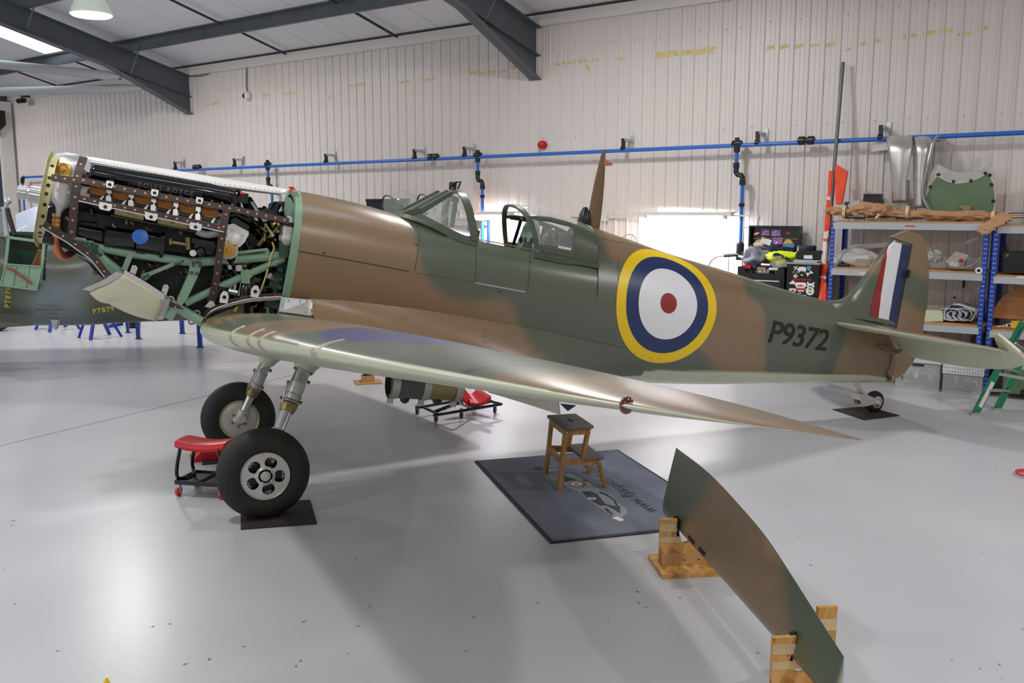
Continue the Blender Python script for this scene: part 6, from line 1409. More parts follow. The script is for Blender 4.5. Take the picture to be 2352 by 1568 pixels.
# top of the first unit: paper parcel, cowling hoops, panel
TZ = 1.866
r = wthing('paper_parcel', 'long bundle wrapped in crumpled brown paper, taped, lying along the top shelf edge', 'parcel', 2100, 505, SF - .05)
pp = [(1896, 486), (1915, 484), (1945, 487), (1975, 480), (2010, 480), (2035, 482), (2050, 490), (2090, 492), (2140, 493), (2190, 496), (2240, 495), (2280, 498), (2305, 500), (2322, 502)]; rr = [.03, .055, .045, .065, .085, .075, .045, .045, .055, .06, .05, .045, .05, .035]
cen = smoothpath([wal(x, y, SF - .10) for x, y in pp], 7); rad = list(np.interp(np.linspace(0, len(pp) - 1, len(cen)), range(len(pp)), rr)); rows = []
for i, p in enumerate(cen):
    d_ = (cen[min(i + 1, len(cen) - 1)] - cen[max(i - 1, 0)]).normalized(); u_ = (ZU - d_ * ZU.dot(d_)).normalized(); w_ = d_.cross(u_); row = []
    for j in range(20):
        a = 2 * math.pi * j / 20; n = noise.noise(Vector((i * .35, math.cos(a) * 1.6, math.sin(a) * 1.6))) * .55 + .35 * abs(noise.noise(Vector((i * .12, a * 2.2, 5)))); k = rad[i] * (1 + n); q = p + u_ * (math.cos(a) * k * .85) + w_ * (math.sin(a) * k * 1.2); row.append(q)
    rows.append(row)
mb = MB(); mb.grid(rows, closev=True, cap=True)
for p in mb.v:
    if p.z < TZ + .001 and p.dot(N_) > WD - SF: p.z = TZ + .001
obj('paper_wrap', mb, 'kraft', r, angle=25)
pp = [(2290, 502), (2278, 515), (2262, 526)]; cen = [wal(x, y, SF + .03) for x, y in pp]; rows = []
cen = smoothpath([wal(2310, 497, SF - .02), wal(2292, 506, SF + .04), wal(2272, 519, SF + .06), wal(2258, 530, SF + .06)], 6)
for i, p in enumerate(cen):
    row = []
    for j in range(14):
        a = 2 * math.pi * j / 14; k = (.06, .075)[0] * (1 + .5 * noise.noise(Vector((i * .5, math.cos(a) * 2, math.sin(a) * 2)))) * (1 if i < len(cen) - 2 else .7); row.append(p + E1 * math.cos(a) * k * 1.1 + ZU * math.sin(a) * k * .8 + N_ * math.sin(a) * k * .5)
    rows.append(row)
mb = MB(); mb.grid(rows, closev=True, cap=True); obj('paper_end', mb, 'kraft', r, angle=25)
for x, y in ((1941, 487), (2086, 487), (2282, 499)):
    c = wal(x, y, SF - .10); mb = MB(); mb.lathe(c - E1 * .018, E1, [(0, .072), (.036, .072)], 16, cap=False); obj('tape_band', mb, 'pale_green' if False else 'masking_tape', r)
mb = MB(); mb.prism(WQ([(2009, 500), (2017, 490), (2022, 492), (2014, 502)], SF + .0), -N_ * .004); obj('tape_end', mb, 'masking_tape', r, smooth=False)
# cowling hoops over the pipe
def hoop(xs_top, xs_bot, y0, y1, d0, name, label, m, xo=0):
    pass
r = wthing('cowling_panel', 'tall curved sheet of bare aluminium hanging over the blue pipe, left of the pair', 'panel', 2065, 400, .3, 'bare metal cowlings over the pipe')
rows = []
for k in range(25):
    f = k / 24; y = 317 + (466 - 317) * max(0, (f - .25) / .75) if f > .25 else 317; 
    xl = 2032 + 14 * min(1, f * 1.6) + 3 * f; xr = 2096 - 14 * min(1, max(0, f - .25) * 2)
    dd = .05 + .30 * math.sin(min(f / .3, 1) * math.pi / 2) + .06 * math.sin(math.pi * f)
    yy = 313 + 153 * (0 if f < .12 else (f - .12) / .88) ** 1.0
    rows.append([wal(xl + (xr - xl) * j / 8, yy - 1.2 * math.sin(math.pi * j / 8) + (2096 - 2032) * 0, dd + .03 * math.sin(math.pi * j / 8)) for j in range(9)])
mb = MB(); mb.grid(rows); o = obj('metal_sheet', mb, 'alu', r, angle=60); md = o.modifiers.new('t', 'SOLIDIFY'); md.thickness = .004
mb = MB(); P = WQ([(2000, 349), (2005, 336), (2016, 325), (2030, 319), (2041, 322), (2041, 344), (2020, 346)], .16); mb.prism(P, N_ * .004); obj('sheet_wing', mb, 'alu_dull', r, smooth=False)
r = wthing('cowling_panel', 'bare aluminium sheet with rolled edge hanging over the pipe, right of the pair', 'panel', 2130, 400, .3, 'bare metal cowlings over the pipe')
rows = []
for k in range(25):
    f = k / 24; yy = 312 + 166 * (0 if f < .1 else (f - .1) / .9); dd = .05 + .28 * math.sin(min(f / .3, 1) * math.pi / 2); xl = 2096 + 4 * f; xr = 2158 - 20 * math.sin(min(1, f * 1.5) * math.pi / 2) * 1.0 - (12 * f)
    rows.append([wal(xl + (xr - xl) * j / 8, yy - .8 * j / 8, dd + .05 * math.sin(math.pi * j / 8) - .05 * (j / 8) ** 2) for j in range(9)])
mb = MB(); mb.grid(rows); o = obj('metal_sheet', mb, 'alu', r, angle=60); md = o.modifiers.new('t', 'SOLIDIFY'); md.thickness = .004
mb = MB(); P = smoothpath(WQ([(2155, 311), (2144, 325), (2138, 350), (2130, 380), (2123, 410), (2118, 440), (2122, 462), (2132, 480)], .36), 5); mb.tube(P, .016, 8); obj('rolled_edge', mb, 'chrome', r)
mb = MB()
for k in range(7): mb.lathe(wal(2098 + k * .7, 335 + k * 19, .38), -N_, [(0, .006), (.004, .004)], 8)
obj('sheet_rivets', mb, 'black_metal', r)
mb = MB(); mb.prism(WQ([(2150, 322), (2174, 318), (2174, 322), (2150, 326)], .12), N_ * .004); obj('sheet_wing', mb, 'alu_dull', r, smooth=False)
r = wthing('metal_plates', 'dark grey metal offcuts standing behind the aluminium sheets', 'plates', 2080, 440, .2); wprism(r, 'plate', [(2028, 470), (2034, 414), (2045, 414), (2043, 470)], .26, .01, 'alu_dull'); wprism(r, 'plate', [(2080, 478), (2082, 413), (2089, 413), (2090, 478)], .24, .01, 'alu_dull'); wprism(r, 'plate', [(2043, 478), (2045, 466), (2085, 466), (2085, 478)], .3, .01, 'alu_dull')
# big green panel with scalloped top
r = wthing('green_cowling_panel', 'large green painted panel with a concave bare metal top edge, leaning on the wall', 'panel', 2210, 440, .28)
outl = [(2138, 483), (2126, 462), (2126, 440), (2130, 420), (2138, 398), (2146, 384), (2155, 376)] + [(2155 + k * 12.1, 376 + 21 * math.sin(math.pi * min(1, k / 10)) ** .8) for k in range(1, 10)] + [(2276, 374), (2283, 390), (2288, 420), (2288, 450), (2285, 487)]
mb = MB(); mb.prism(WQ(outl, .30), N_ * .012); obj('panel_sheet', mb, 'alu_dull', r, smooth=False)
inn = [(2142, 482), (2127, 456), (2134, 436), (2144, 415), (2156, 403), (2166, 408), (2184, 418), (2200, 420), (2215, 418), (2236, 412), (2262, 400), (2272, 404), (2280, 425), (2284, 455), (2280, 486)]
mb = MB(); mb.prism(WQ(inn, .306), N_ * .008); obj('green_face', mb, 'green_panel', r, smooth=False)
mb = MB()
for x, y in ((2155, 401), (2190, 417), (2230, 415), (2263, 398), (2273, 402), (2137, 429), (2277, 424), (2281, 462)): mb.lathe(wal(x, y, .309), -N_, [(0, .020), (.004, .018)], 10)
obj('panel_studs', mb, 'black_metal', r)
mb = MB(); P = smoothpath(WQ([(2154, 403), (2175, 414), (2195, 419), (2220, 417), (2245, 409), (2262, 400)], .308), 4); mb.strip(P, ZU * .012, -N_ * .004); obj('sealant_edge', mb, 'alu_dull', r, smooth=False)
r = wthing('tape_scrap', 'brown tape scrap stuck to the green panel', 'tape', 2215, 475, .33); wprism(r, 'scrap', [(2202, 471), (2230, 473), (2231, 480), (2214, 484)], .33, .004, 'brass_dull')
r = wthing('plastic_block', 'black plastic block on the top shelf behind the paper parcel', 'block', 2003, 455, .3); wprism(r, 'block_body', [(1981, 468), (1984, 447), (2020, 447), (2026, 468)], .34, .12, 'black_plastic'); wprism(r, 'block_lip', [(1982, 449), (1984, 445), (2021, 445), (2022, 449)], .35, .14, 'black_plastic')
r = wthing('metal_bracket', 'small crumpled metal bracket left of the black block', 'bracket', 1955, 467, .35); wprism(r, 'bracket_plate', [(1937, 467), (1943, 462), (1976, 460), (1974, 475), (1945, 476)], .36, .03, 'alu_dull'); wprism(r, 'bracket_tab', [(1938, 466), (1950, 463), (1944, 472)], .38, .02, 'black_metal')
r = wthing('flat_parts', 'dark flat metal parts lying under the paper parcel', 'parts', 2040, 498, .45)
for x0, x1, y, m, dd in ((1938, 1985, 498, 'black_metal', .5), (1965, 2060, 500, 'brass_dull', .48), (1990, 2055, 496, 'black_metal', .46), (2055, 2120, 499, 'black_metal', .5)): wprism(r, 'part_bar', [(x0, y + 4), (x0 + 3, y), (x1, y), (x1, y + 5)], dd, .10, m)
r = wthing('steel_rods', 'pair of steel rods lying on the top of the right hand shelving', 'rods', 2340, 493, .4)
for y in (487, 498): mb = MB(); mb.tube([wal(2312, y, .4), wal(2420, y - 2, .4)], .018, 10); obj('rod', mb, 'chrome', r)
# middle shelf
r = wthing('bubble_bundle', 'bundle in clear bubble wrap on the middle shelf beside the fin', 'bundle', 1965, 590, .38); c = wal(1968, 595, .36); mb = blob(c, .25, .16, .12, .35, 1.9, 2, flat=1.333); obj('bubble_wrap', mb, 'bubble', r, angle=30); mb = MB(); mb.box(c - ZU * .01, .34, .12, .1, (E1 + ZU * .12).normalized(), N_); obj('wrapped_part', mb, 'cloth_white', r, smooth=False)
r = wthing('metal_strip', 'bent pale metal strip behind the bubble wrap', 'strip', 2000, 562, .25); wprism(r, 'strip_sheet', [(1950, 572), (1955, 562), (2040, 556), (2040, 566), (1980, 572)], .25, .01, 'alu_dull')
r = wthing('black_clamp', 'small black clamp in front of the bubble wrap', 'clamp', 1938, 608, .5); mb = MB(); p = wal(1938, 609, .52); mb.tube([p - E1 * .06, p + E1 * .06], .022, 10); mb.tube([p - E1 * .02, p - E1 * .02 + ZU * .045], .015, 8); mb.lathe(p + E1 * .0, E1, [(0, .028), (.02, .028)], 12); obj('clamp_body', mb, 'black_plastic', r)
r = wthing('wire_hook', 'white plastic hook tied to the left shelf upright', 'hook', 1917, 595, .62); mb = MB(); mb.tube([wal(1916, 590, .62), wal(1920, 598, .62), wal(1914, 602, .62)], .007, 6); obj('hook_body', mb, 'trim_white', r)
r = wthing('curved_skin', 'curved bare metal skin lying like a cradle on the middle shelf', 'panel', 2200, 600, .4); rows = []
for k in range(17):
    f = k / 16; x = 2136 + (2270 - 2136) * f; y = 562 + 53 * math.sin(math.pi * min(1, max(0, f))) ** .55 - (20 if f > .8 else 0) * (f - .8) / .2 + (5 if f < .1 else 0); rows.append([wal(x, y, .30) , wal(x, y, .30) + N_ * -.0, wal(x, y, .56)])
mb = MB(); mb.grid(rows); o = obj('skin_sheet', mb, 'alu_dull', r); md = o.modifiers.new('t', 'SOLIDIFY'); md.thickness = .006
wprism(r, 'skin_flap', [(2170, 602), (2195, 577), (2225, 585), (2215, 603), (2195, 612)], .5, .006, 'alu_dull')
r = wthing('red_lens', 'small red lens inside the curved metal skin', 'lens', 2207, 598, .53); mb = MB(); mb.sph(wal(2207, 598, .53), .022, 8, 12); obj('lens_body', mb, 'beacon_red', r)
r = wthing('plastic_bag', 'clear crumpled bag at the end of the middle shelf behind the rudder', 'bag', 2147, 585, .4); mb = blob(wal(2148, 588, .4), .08, .08, .07, .4, 2.5, 5, 18, 26); obj('bag_film', mb, 'bubble', r); r = wthing('plastic_bag', 'small clear bag beside the red lens', 'bag', 2192, 608, .55); mb = blob(wal(2192, 608, .55), .05, .04, .03, .4, 2.5, 6, 14, 20); obj('bag_film', mb, 'bubble', r)
r = wthing('tape_roll', 'small white roll standing at the middle shelf edge', 'roll', 2249, 621, .6); p = wal(2249, 621, .6); mb = MB(); mb.lathe(p, -N_, [(-.03, .035), (.03, .035), (.03, .018), (-.03, .018)], 20, cap=False); obj('roll_body', mb, 'paper', r); mb = MB(); mb.lathe(p, -N_, [(.02, .018), (.028, .016)], 14); obj('roll_core', mb, 'black_metal', r)
r = wthing('black_case', 'black plastic case with latches on the right hand middle shelf', 'case', 2330, 600, .45); P = [(2303, 624), (2304, 579), (2420, 575), (2420, 628)]; wprism(r, 'case_shell', P, .58, .32, 'black_plastic'); mb = MB(); mb.tube([wal(2303, 582, .5), wal(2304, 566, .5), wal(2310, 566, .5), wal(2316, 579, .5)], .014, 8); obj('case_handle', mb, 'black_plastic', r)
wprism(r, 'case_badge', [(2310, 589), (2318, 589), (2314, 582)], .585, .003, 'brass_dull')
for x in (2314, 2338): wprism(r, 'case_latch', [(x, 616), (x + 8, 616), (x + 8, 609), (x, 609)], .59, .01, 'black_metal')
# lower shelf
r = wthing('pale_green_block', 'pale green foam block on the lower shelf beside the rudder', 'block', 2140, 725, .4); wprism(r, 'foam_block', [(2114, 738), (2118, 713), (2164, 714), (2166, 738)], .5, .25, 'pale_green')
r = wthing('paper_roll_pair', 'two rolled paper drawings side by side on the lower shelf', 'paper rolls', 2205, 722, .45)
for x, y, n_ in ((2186, 723, 0), (2212, 723, 1)):
    p = wal(x, y, .5); mb = MB(); P = []
    for k in range(60): a = k * .28; rr_ = .022 + .0022 * k * (1 if k < 50 else 1); P.append(p + E1 * (math.cos(a) * rr_ * (1.15)) + ZU * (math.sin(a) * min(rr_, .068 + .0)))
    mb.grid([[q, q + N_ * .35] for q in P]); o = obj('paper_roll', mb, 'paper', r, angle=80); md = o.modifiers.new('t', 'SOLIDIFY'); md.thickness = .002
mb = MB(); P = smoothpath(WQ([(2170, 735), (2168, 718), (2182, 702), (2200, 700), (2216, 706), (2236, 712), (2238, 722), (2228, 737)], .5), 5); mb.grid([[q, q + N_ * .36] for q in P]); o = obj('outer_sheet', mb, 'paper', r); md = o.modifiers.new('t', 'SOLIDIFY'); md.thickness = .002
r = wthing('tilted_panel', 'dark flat panel tilted against the shelf upright', 'panel', 2250, 715, .4); wprism(r, 'panel_sheet', [(2227, 737), (2232, 738), (2262, 690), (2258, 688)], .5, .25, 'alu_dull'); wprism(r, 'panel_face', [(2233, 738), (2262, 738), (2262, 690)], .48, .03, 'black_metal')
r = wthing('plywood_disc', 'large rounded plywood board on the lower right shelf', 'board', 2340, 700, .35); mb = MB(); c = wal(2365, 735, .35); mb.prism([c + E1 * (-.30 + 0) + ZU * 0] + [c + E1 * (-.36 * math.cos(a)) + ZU * (.36 * math.sin(a)) for a in [k * .13 for k in range(0, 16)]] + [c + E1 * .2], N_ * .02)
obj('plywood_sheet', mb, 'ply', r, smooth=False)
r = wthing('drilled_bracket', 'white metal bracket with round holes at the lower shelf front', 'bracket', 2325, 748, .55); wprism(r, 'bracket_plate', [(2284, 750), (2332, 740), (2420, 733), (2420, 750)], .58, .01, 'cloth_white')
mb = MB()
for x, rr_ in ((2301, .007), (2308, .008), (2318, .014), (2328, .008)): mb.lathe(wal(x, 747, .582), -N_, [(0, rr_), (.002, rr_)], 12)
obj('bracket_holes', mb, 'letter_black', r)
for x, y, lb in ((2213, 655, 'black rod hook on the wall behind the shelving'), (2192, 683, 'black plug in the cladding behind the shelving')):
    p = wal(x, y, .03); r = thing('wall_fixing', lb, 'fixing', p); mb = MB(); mb.tube([p + ZU * (.06 if x > 2200 else .01), p - ZU * (.03 if x > 2200 else .01)], .012, 8); obj('fixing_body', mb, 'black_plastic', r)
# boxes on the floor under the shelf
def clearbox(name, label, x0, x1, y0, y1, d0, dep, m, lid, fill):
    r = wthing(name, label, 'storage box', (x0 + x1) / 2, y1, d0); a = wal(x0, y1, d0); b = wal(x1, y1, d0); h = (wal(x0, y0, d0) - a).length; a.z = b.z = .002; w2 = (b - a).length; c = (a + b) / 2 + N_ * dep / 2
    mb = MB(); t_ = .006
    for sx in (-1, 1): mb.box(c + E1 * (sx * w2 / 2) + ZU * h / 2, t_, dep, h, E1, N_); mb.box(c + N_ * (sx * dep / 2) + ZU * h / 2, w2, t_, h, E1, N_)
    mb.box(c + ZU * .004, w2, dep, .006, E1, N_); obj('box_shell', mb, m, r, smooth=False)
    if lid: mb = MB(); mb.box(c + ZU * (h + .01), w2 + .03, dep + .03, .022, E1, N_); obj('box_lid', mb, 'crate_white', r, smooth=False)
    R3 = random.Random(int(x0)); 
    for k in range(fill):
        mb = MB(); p = c + E1 * R3.uniform(-.35, .35) * w2 + N_ * (-dep * .38 + R3.uniform(0, .12)) + ZU * R3.uniform(.05, h * .8); v = Vector((R3.gauss(0, 1), R3.gauss(0, .3), R3.gauss(0, 1))).normalized(); mb.box(p, .16, .03, R3.uniform(.03, .07), v, v.orthogonal().normalized(), v.cross(v.orthogonal().normalized())); obj('stored_part', mb, R3.choice(['pale_green', 'cream', 'kraft', 'alu_dull', 'brass_dull', 'cloth_white']), r, smooth=False)
    return r, c, w2, h, dep
r, c, w2, h, dep = clearbox('clear_box', 'clear plastic box of assorted parts on the floor under the rudder', 2056, 2156, 830, 891, .68, .42, 'clear_box', True, 14)
mb = MB(); mb.box(c - N_ * dep / 2 + ZU * h * .9, .12, .02, .02, E1, N_); obj('box_handle', mb, 'black_plastic', r, smooth=False)
r, c, w2, h, dep = clearbox('clear_box', 'low clear plastic box with finger cut-outs carrying a white crate', 2164, 2254, 858, 900, .68, .42, 'clear_box', False, 6)
mb = MB()
for k in (-.55, 0, .5): mb.prism([c - N_ * (dep / 2 + .006) + E1 * (k * w2 * .5 + a) + ZU * b for a, b in ((-.05, .05), (-.03, .14), (.03, .14), (.05, .05))], N_ * .006)
obj('cut_outs', mb, 'grey_box', r, smooth=False)
zc = h; r = wthing('grid_crate', 'white lattice crate stacked on the low clear box', 'crate', 2230, 850, .68); mb = MB(); cc = c + ZU * (zc + .085)
for sx in (-1, 1): mb.box(cc + E1 * (sx * w2 * .52), .004, dep, .15, E1, N_)
mb.box(cc + N_ * (dep / 2), w2 * 1.04, .004, .15, E1, N_); mb.box(cc - N_ * (dep / 2 - .006), w2 * 1.04, .003, .15, E1, N_); mb.box(cc - ZU * .073, w2 * 1.04, dep, .006, E1, N_); obj('crate_shell', mb, 'crate_white', r, smooth=False)
mb = MB()
for k in range(15): mb.box(cc - N_ * (dep / 2) + E1 * (w2 * 1.04 * (k / 14 - .5)), .005, .008, .16, E1, N_)
for k in range(5): mb.box(cc - N_ * (dep / 2) + ZU * (.15 * (k / 4 - .5)), w2 * 1.04, .008, .005, E1, N_)
obj('crate_lattice', mb, 'white_paint', r, smooth=False)
r = wthing('green_locker', 'pale green metal box on the floor behind the ladder', 'box', 2330, 880, .68); wprism(r, 'locker_shell', [(2303, 903), (2304, 852), (2420, 846), (2420, 908)], .66, .4, 'green_panel'); wprism(r, 'locker_slot', [(2343, 905), (2344, 896), (2352, 894), (2352, 905)], .665, .01, 'black_metal')
r = wthing('under_shelf_stuff', 'dark bin standing under the lower shelf', 'bin', 2215, 790, .4); wprism(r, 'bin_shell', [(2225, 812), (2230, 770), (2258, 766), (2258, 815)], .42, .2, 'black_plastic')
# step ladder
ld = thing('step_ladder', 'green step ladder with aluminium treads and a yellow top at the right edge', 'ladder', flo(2310, 945))
p0, p1 = flo(2238, 953), flo(2289, 942); tp0 = wal(2352, 735, 0); 
tdir = None
pA = plane(2352, 742, p0, (p0 - CAM).normalized() * 0 + Vector((0, 1, 0)).normalized()); pA = CAM + ray(2350, 740) * ((p0 - CAM).dot(FWD)) * 1.0; pB = CAM + ray(2372, 772) * ((p1 - CAM).dot(FWD))
def rail_(name, a, b, m='ladder_green'): mb = MB(); mb.beam(a + (b - a).normalized() * .02, b, .075, .028, Vector((.35, -.93, 0))); return obj(name, mb, m, ld, smooth=False)
rail_('side_rail', p0, pA); rail_('side_rail', p1, pB)
for pp_ in (p0, p1): mb = MB(); mb.box(pp_ + ZU * .014, .09, .045, .026); obj('rubber_foot', mb, 'alu_dull', ld, smooth=False)
for f in (.27, .52, .78):
    a, b = p0.lerp(pA, f), p1.lerp(pB, f); mb = MB(); mb.beam(a, b, .075, .022); obj('tread', mb, 'alu_dull', ld, smooth=False)
mb = MB(); a = p0.lerp(pA, .45); b = p0.lerp(pA, .70); mb.beam(a, a + Vector((.30, .05, -.06)), .02, .03); mb.beam(p1.lerp(pB, .2), p1.lerp(pB, .2) + ZU * .16, .02, .02); obj('spreader_bar', mb, 'alu_dull', ld, smooth=False)
tc_ = pA.lerp(pB, .5) + ZU * .03; mb = MB(); mb.box(tc_ + Vector((.06, 0, 0)), .26, .36, .07); obj('ladder_top', mb, 'ladder_yellow', ld, smooth=False)
rl = (pA - p0).normalized(); vn = Vector((.35, -.93, 0)).normalized(); vn = (vn - rl * vn.dot(rl)).normalized(); vx = rl.cross(vn); a, b = p0.lerp(pA, .09), p0.lerp(pA, .36); mb = MB(); mb.box((a + b) / 2 + vn * .015, .05, (b - a).length, .001, vx, rl, vn); obj('warning_label', mb, 'cloth_white', ld, smooth=False)
cT = p0.lerp(pA, .78) + vn * .0155; ax_ = rl; ay_ = vn.cross(rl); flat_text(ld, 'ladder_lettering', 'YOUNGMAN', .055, cT, ax_, ay_, 'letter_black', .0005)
# back stile of the ladder
rail_('back_stile', flo(2420, 930), pB + Vector((.1, .15, 0)))
# ---- windsock on its pole, leaning in the corner of the shelving
wsx = thing('windsock_pole', 'tall grey pole with a wrapped orange and white windsock leaning beside the shelving', 'windsock', wal(1900, 690, .5))
pb, pt_ = wal(1888, 720, .55), wal(1936.5, 143, .12); dd = (pt_ - pb).normalized(); pb = pb - dd * (pb.z / dd.z - .01)
mb = MB(); mb.tube([pb, pt_], .022, 12); obj('pole', mb, 'pole_grey', wsx)
def sockseg(ya, yb, ra, rb_, m, seed, wob=.25):
    def onp(y):     # point of the pole at picture row y
        lo, hi = 0.0, 1.0
        for _ in range(40):
            mid = (lo + hi) / 2; P = pb.lerp(pt_, mid) - CAM; yy = 784 - F * P.dot(UPV) / P.dot(FWD)
            if yy > y: lo = mid
            else: hi = mid
        return pb.lerp(pt_, lo)
    a, b = onp(ya), onp(yb); rows = []
    for k in range(11):
        f = k / 10; c = a.lerp(b, f) + E1 * -.02; r0 = ra + (rb_ - ra) * f; row = []
        for j in range(18):
            t = 2 * math.pi * j / 18; n = 1 + wob * noise.noise(Vector((f * 3 + seed, math.cos(t) * 1.5, math.sin(t) * 1.5))) + .12 * math.cos(5 * t + seed); row.append(c + E1 * (math.cos(t) * r0 * n) + N_ * (math.sin(t) * r0 * n * .8))
        rows.append(row)
    mb = MB(); mb.grid(rows, closev=True, cap=True); obj('sock_band', mb, m, wsx, angle=40)
sockseg(452, 392, 0.032, 0.036, 'orange_cloth', 1); sockseg(460, 450, 0.032, 0.032, 'cloth_white', 2); sockseg(478, 458, 0.036, 0.035, 'orange_cloth', 3); sockseg(532, 476, 0.040, 0.036, 'orange_cloth', 4); sockseg(548, 530, 0.036, 0.040, 'cloth_white', 5); sockseg(555, 546, 0.036, 0.036, 'orange_cloth', 6); sockseg(606, 553, 0.040, 0.037, 'cloth_white', 7); sockseg(650, 604, 0.040, 0.042, 'orange_cloth', 8); sockseg(715, 648, .10, .042, 'orange_cloth', 9, .5); sockseg(640, 634, 0.043, 0.043, 'cloth_white', 10)
P0 = [wal(x, y, .42) for x, y in ((1918, 384), (1922, 379), (1946, 393), (1944, 406), (1932, 470), (1920, 470), (1917, 430))]; mb = MB(); mb.prism(P0, N_ * .05); obj('sock_mouth', mb, 'orange_cloth', wsx, smooth=False)
# ---- tool chest, lid, side cabinet
t0, t1 = wco(wal(1693, 640, .62))[0], wco(wal(1800, 640, .62))[0]; zt = wal(1693, 612, .62).z
tc = thing('tool_chest', 'black tool chest with its lid up, drawers with bright handles, crammed with clothes', 'tool chest', tow((t0 + t1) / 2, .4, 0)); W2 = t1 - t0; cm = (t0 + t1) / 2
mb = MB(); zl = zt - .10; mb.box(tow(cm, .34, zl / 2 + .05), W2, .54, zl - .1, E1, N_); obj('chest_body', mb, 'black_metal', tc, smooth=False)
mb = MB(); mb.prism([tow(t0, .61, zl), tow(t0, .61, zt), tow(t0 + .06, .61, zt), tow(t0 + .12, .61, zl + .025), tow(t1 - .12, .61, zl + .025), tow(t1 - .06, .61, zt), tow(t1, .61, zt), tow(t1, .61, zl)], N_ * .02)
for t in (t0 + .01, t1 - .01): mb.box(tow(t, .34, zl + .05), .02, .54, .10, E1, N_)
obj('top_tray', mb, 'black_plastic', tc, smooth=False)
for k in range(8):
    z = zl - .055 - k * .085 - .04
    mb = MB(); mb.box(tow(cm - .0, .617, z), W2 - .06, .014, .076, E1, N_); dr = obj('drawer', mb, 'black_gloss', tc, smooth=False)
    mb = MB(); mb.box(tow(cm - .0, .632, z + .036), W2 - .10, .018, .011, E1, N_); obj('drawer_handle', mb, 'white_panel', dr, smooth=False)
l0, l1 = wal(1722, 640, .12), wal(1835, 640, .12); ta_, tb_ = wco(l0)[0], wco(l1)[0]; z0_, z1_ = zt - .05, wal(1778, 520, .12).z
mb = MB(); mb.box(tow((ta_ + tb_) / 2, .10, (z0_ + z1_) / 2), tb_ - ta_, .02, z1_ - z0_, E1, N_)
for t in (ta_, tb_): mb.box(tow(t, .14, (z0_ + z1_) / 2), .02, .10, z1_ - z0_, E1, N_)
mb.box(tow((ta_ + tb_) / 2, .14, z1_), tb_ - ta_ + .02, .10, .02, E1, N_); lidp = obj('chest_lid', mb, 'black_metal', tc, smooth=False)
mb = MB(); mb.box(tow((ta_ + tb_) / 2, .115, wal(1775, 548, .115).z), tb_ - ta_ - .04, .006, .008, E1, N_); obj('lid_seam', mb, 'brass_dull', tc, smooth=False)
def stick(par, x, y, w_, h_, m, d_, shape='rect', rot=0, nm='sticker', n=20):
    c = wal(x, y, d_); ca, sa = math.cos(math.radians(rot)), math.sin(math.radians(rot)); X2 = E1 * ca + ZU * sa; Y2 = ZU * ca - E1 * sa
    if shape == 'rect': P = [(-1, -1), (1, -1), (1, 1), (-1, 1)]
    elif shape == 'disc': P = [(math.cos(2 * math.pi * k / n), math.sin(2 * math.pi * k / n)) for k in range(n)]
    elif shape == 'shield': P = [(0, -1), (.7, -.5), (1, .3), (.9, .9), (.4, 1), (-.4, 1), (-.9, .9), (-1, .3), (-.7, -.5)]
    elif shape == 'x': P = [(-1, -.7), (-.7, -1), (0, -.3), (.7, -1), (1, -.7), (.3, 0), (1, .7), (.7, 1), (0, .3), (-.7, 1), (-1, .7), (-.3, 0)]
    elif shape == 'tri': P = [(-1, 1), (1, 1), (0, -1)]
    elif shape == 'bone': P = [(-1, -.4), (-.7, -1), (-.3, -.4), (.3, -.4), (.7, -1), (1, -.4), (.6, 0), (1, .5), (.7, 1), (.3, .45), (-.3, .45), (-.7, 1), (-1, .5), (-.6, 0)]
    elif shape == 'cloud': P = [(-1, -.6), (1, -.6), (.9, 0), (.4, .2), (.3, .9), (-.3, .9), (-.5, .3), (-.9, .0)]
    elif shape == 'L': P = [(-1, -1), (1, -1), (1, -.4), (-.4, -.4), (-.4, 1), (-1, 1)]
    mb = MB(); mb.prism([c + X2 * (a * w_ / 2) + Y2 * (b * h_ / 2) - N_ * .0005 for a, b in P], -N_ * .0012); obj(nm, mb, m, par, smooth=False)
LD = .112
stick(tc, 1758, 533, .105, .08, 'sticker_purple', LD); stick(tc, 1782, 534, .12, .085, 'sticker_purple', LD); stick(tc, 1786, 553, .125, .085, 'sticker_purple', LD); stick(tc, 1738, 536, .09, .035, 'sticker_red', LD, 'disc', 20); stick(tc, 1738, 536, .07, .02, 'sticker_white', LD + .002, 'disc', 20)
for x, y, m in ((1758, 532, 'sticker_white'), (1781, 532, 'sticker_white'), (1788, 554, 'sticker_red'), (1760, 535, 'sticker_red'), (1784, 557, 'sticker_white')): stick(tc, x, y, .05, .022, m, LD + .002, 'cloud', 15)
stick(tc, 1810, 535, .05, .03, 'sticker_red', LD, 'rect', -8)
for x, y in ((1743, 563), (1810, 563)):
    stick(tc, x, y, .13, .15, 'sticker_gold', LD, 'disc'); stick(tc, x, y + 6, .09, .05, 'reel_blue', LD + .0015, 'cloud')
stick(tc, 1740, 560, .13, .045, 'sticker_white', LD + .003, 'disc', 5); stick(tc, 1759, 554, .14, .075, 'sticker_white', LD + .004, 'rect', -18); stick(tc, 1812, 563, .14, .045, 'sticker_blue', LD + .003, 'rect'); stick(tc, 1783, 570, .12, .05, 'letter_black', LD + .003)
flat_text(tc, 'lid_lettering', 'NOY', .05, wal(1775, 566, LD + .005), E1, ZU, 'sticker_white', .001)
stick(tc, 1818, 585, .10, .12, 'paper', LD + .002); stick(tc, 1727, 581, .06, .05, 'paper', LD + .002); stick(tc, 1781, 572, .14, .03, 'paper', LD + .004, 'rect', -5)
c0_, c1_ = wco(wal(1806, 640, .58))[0], wco(wal(1880, 640, .58))[0]; zcab = wal(1850, 605, .58).z
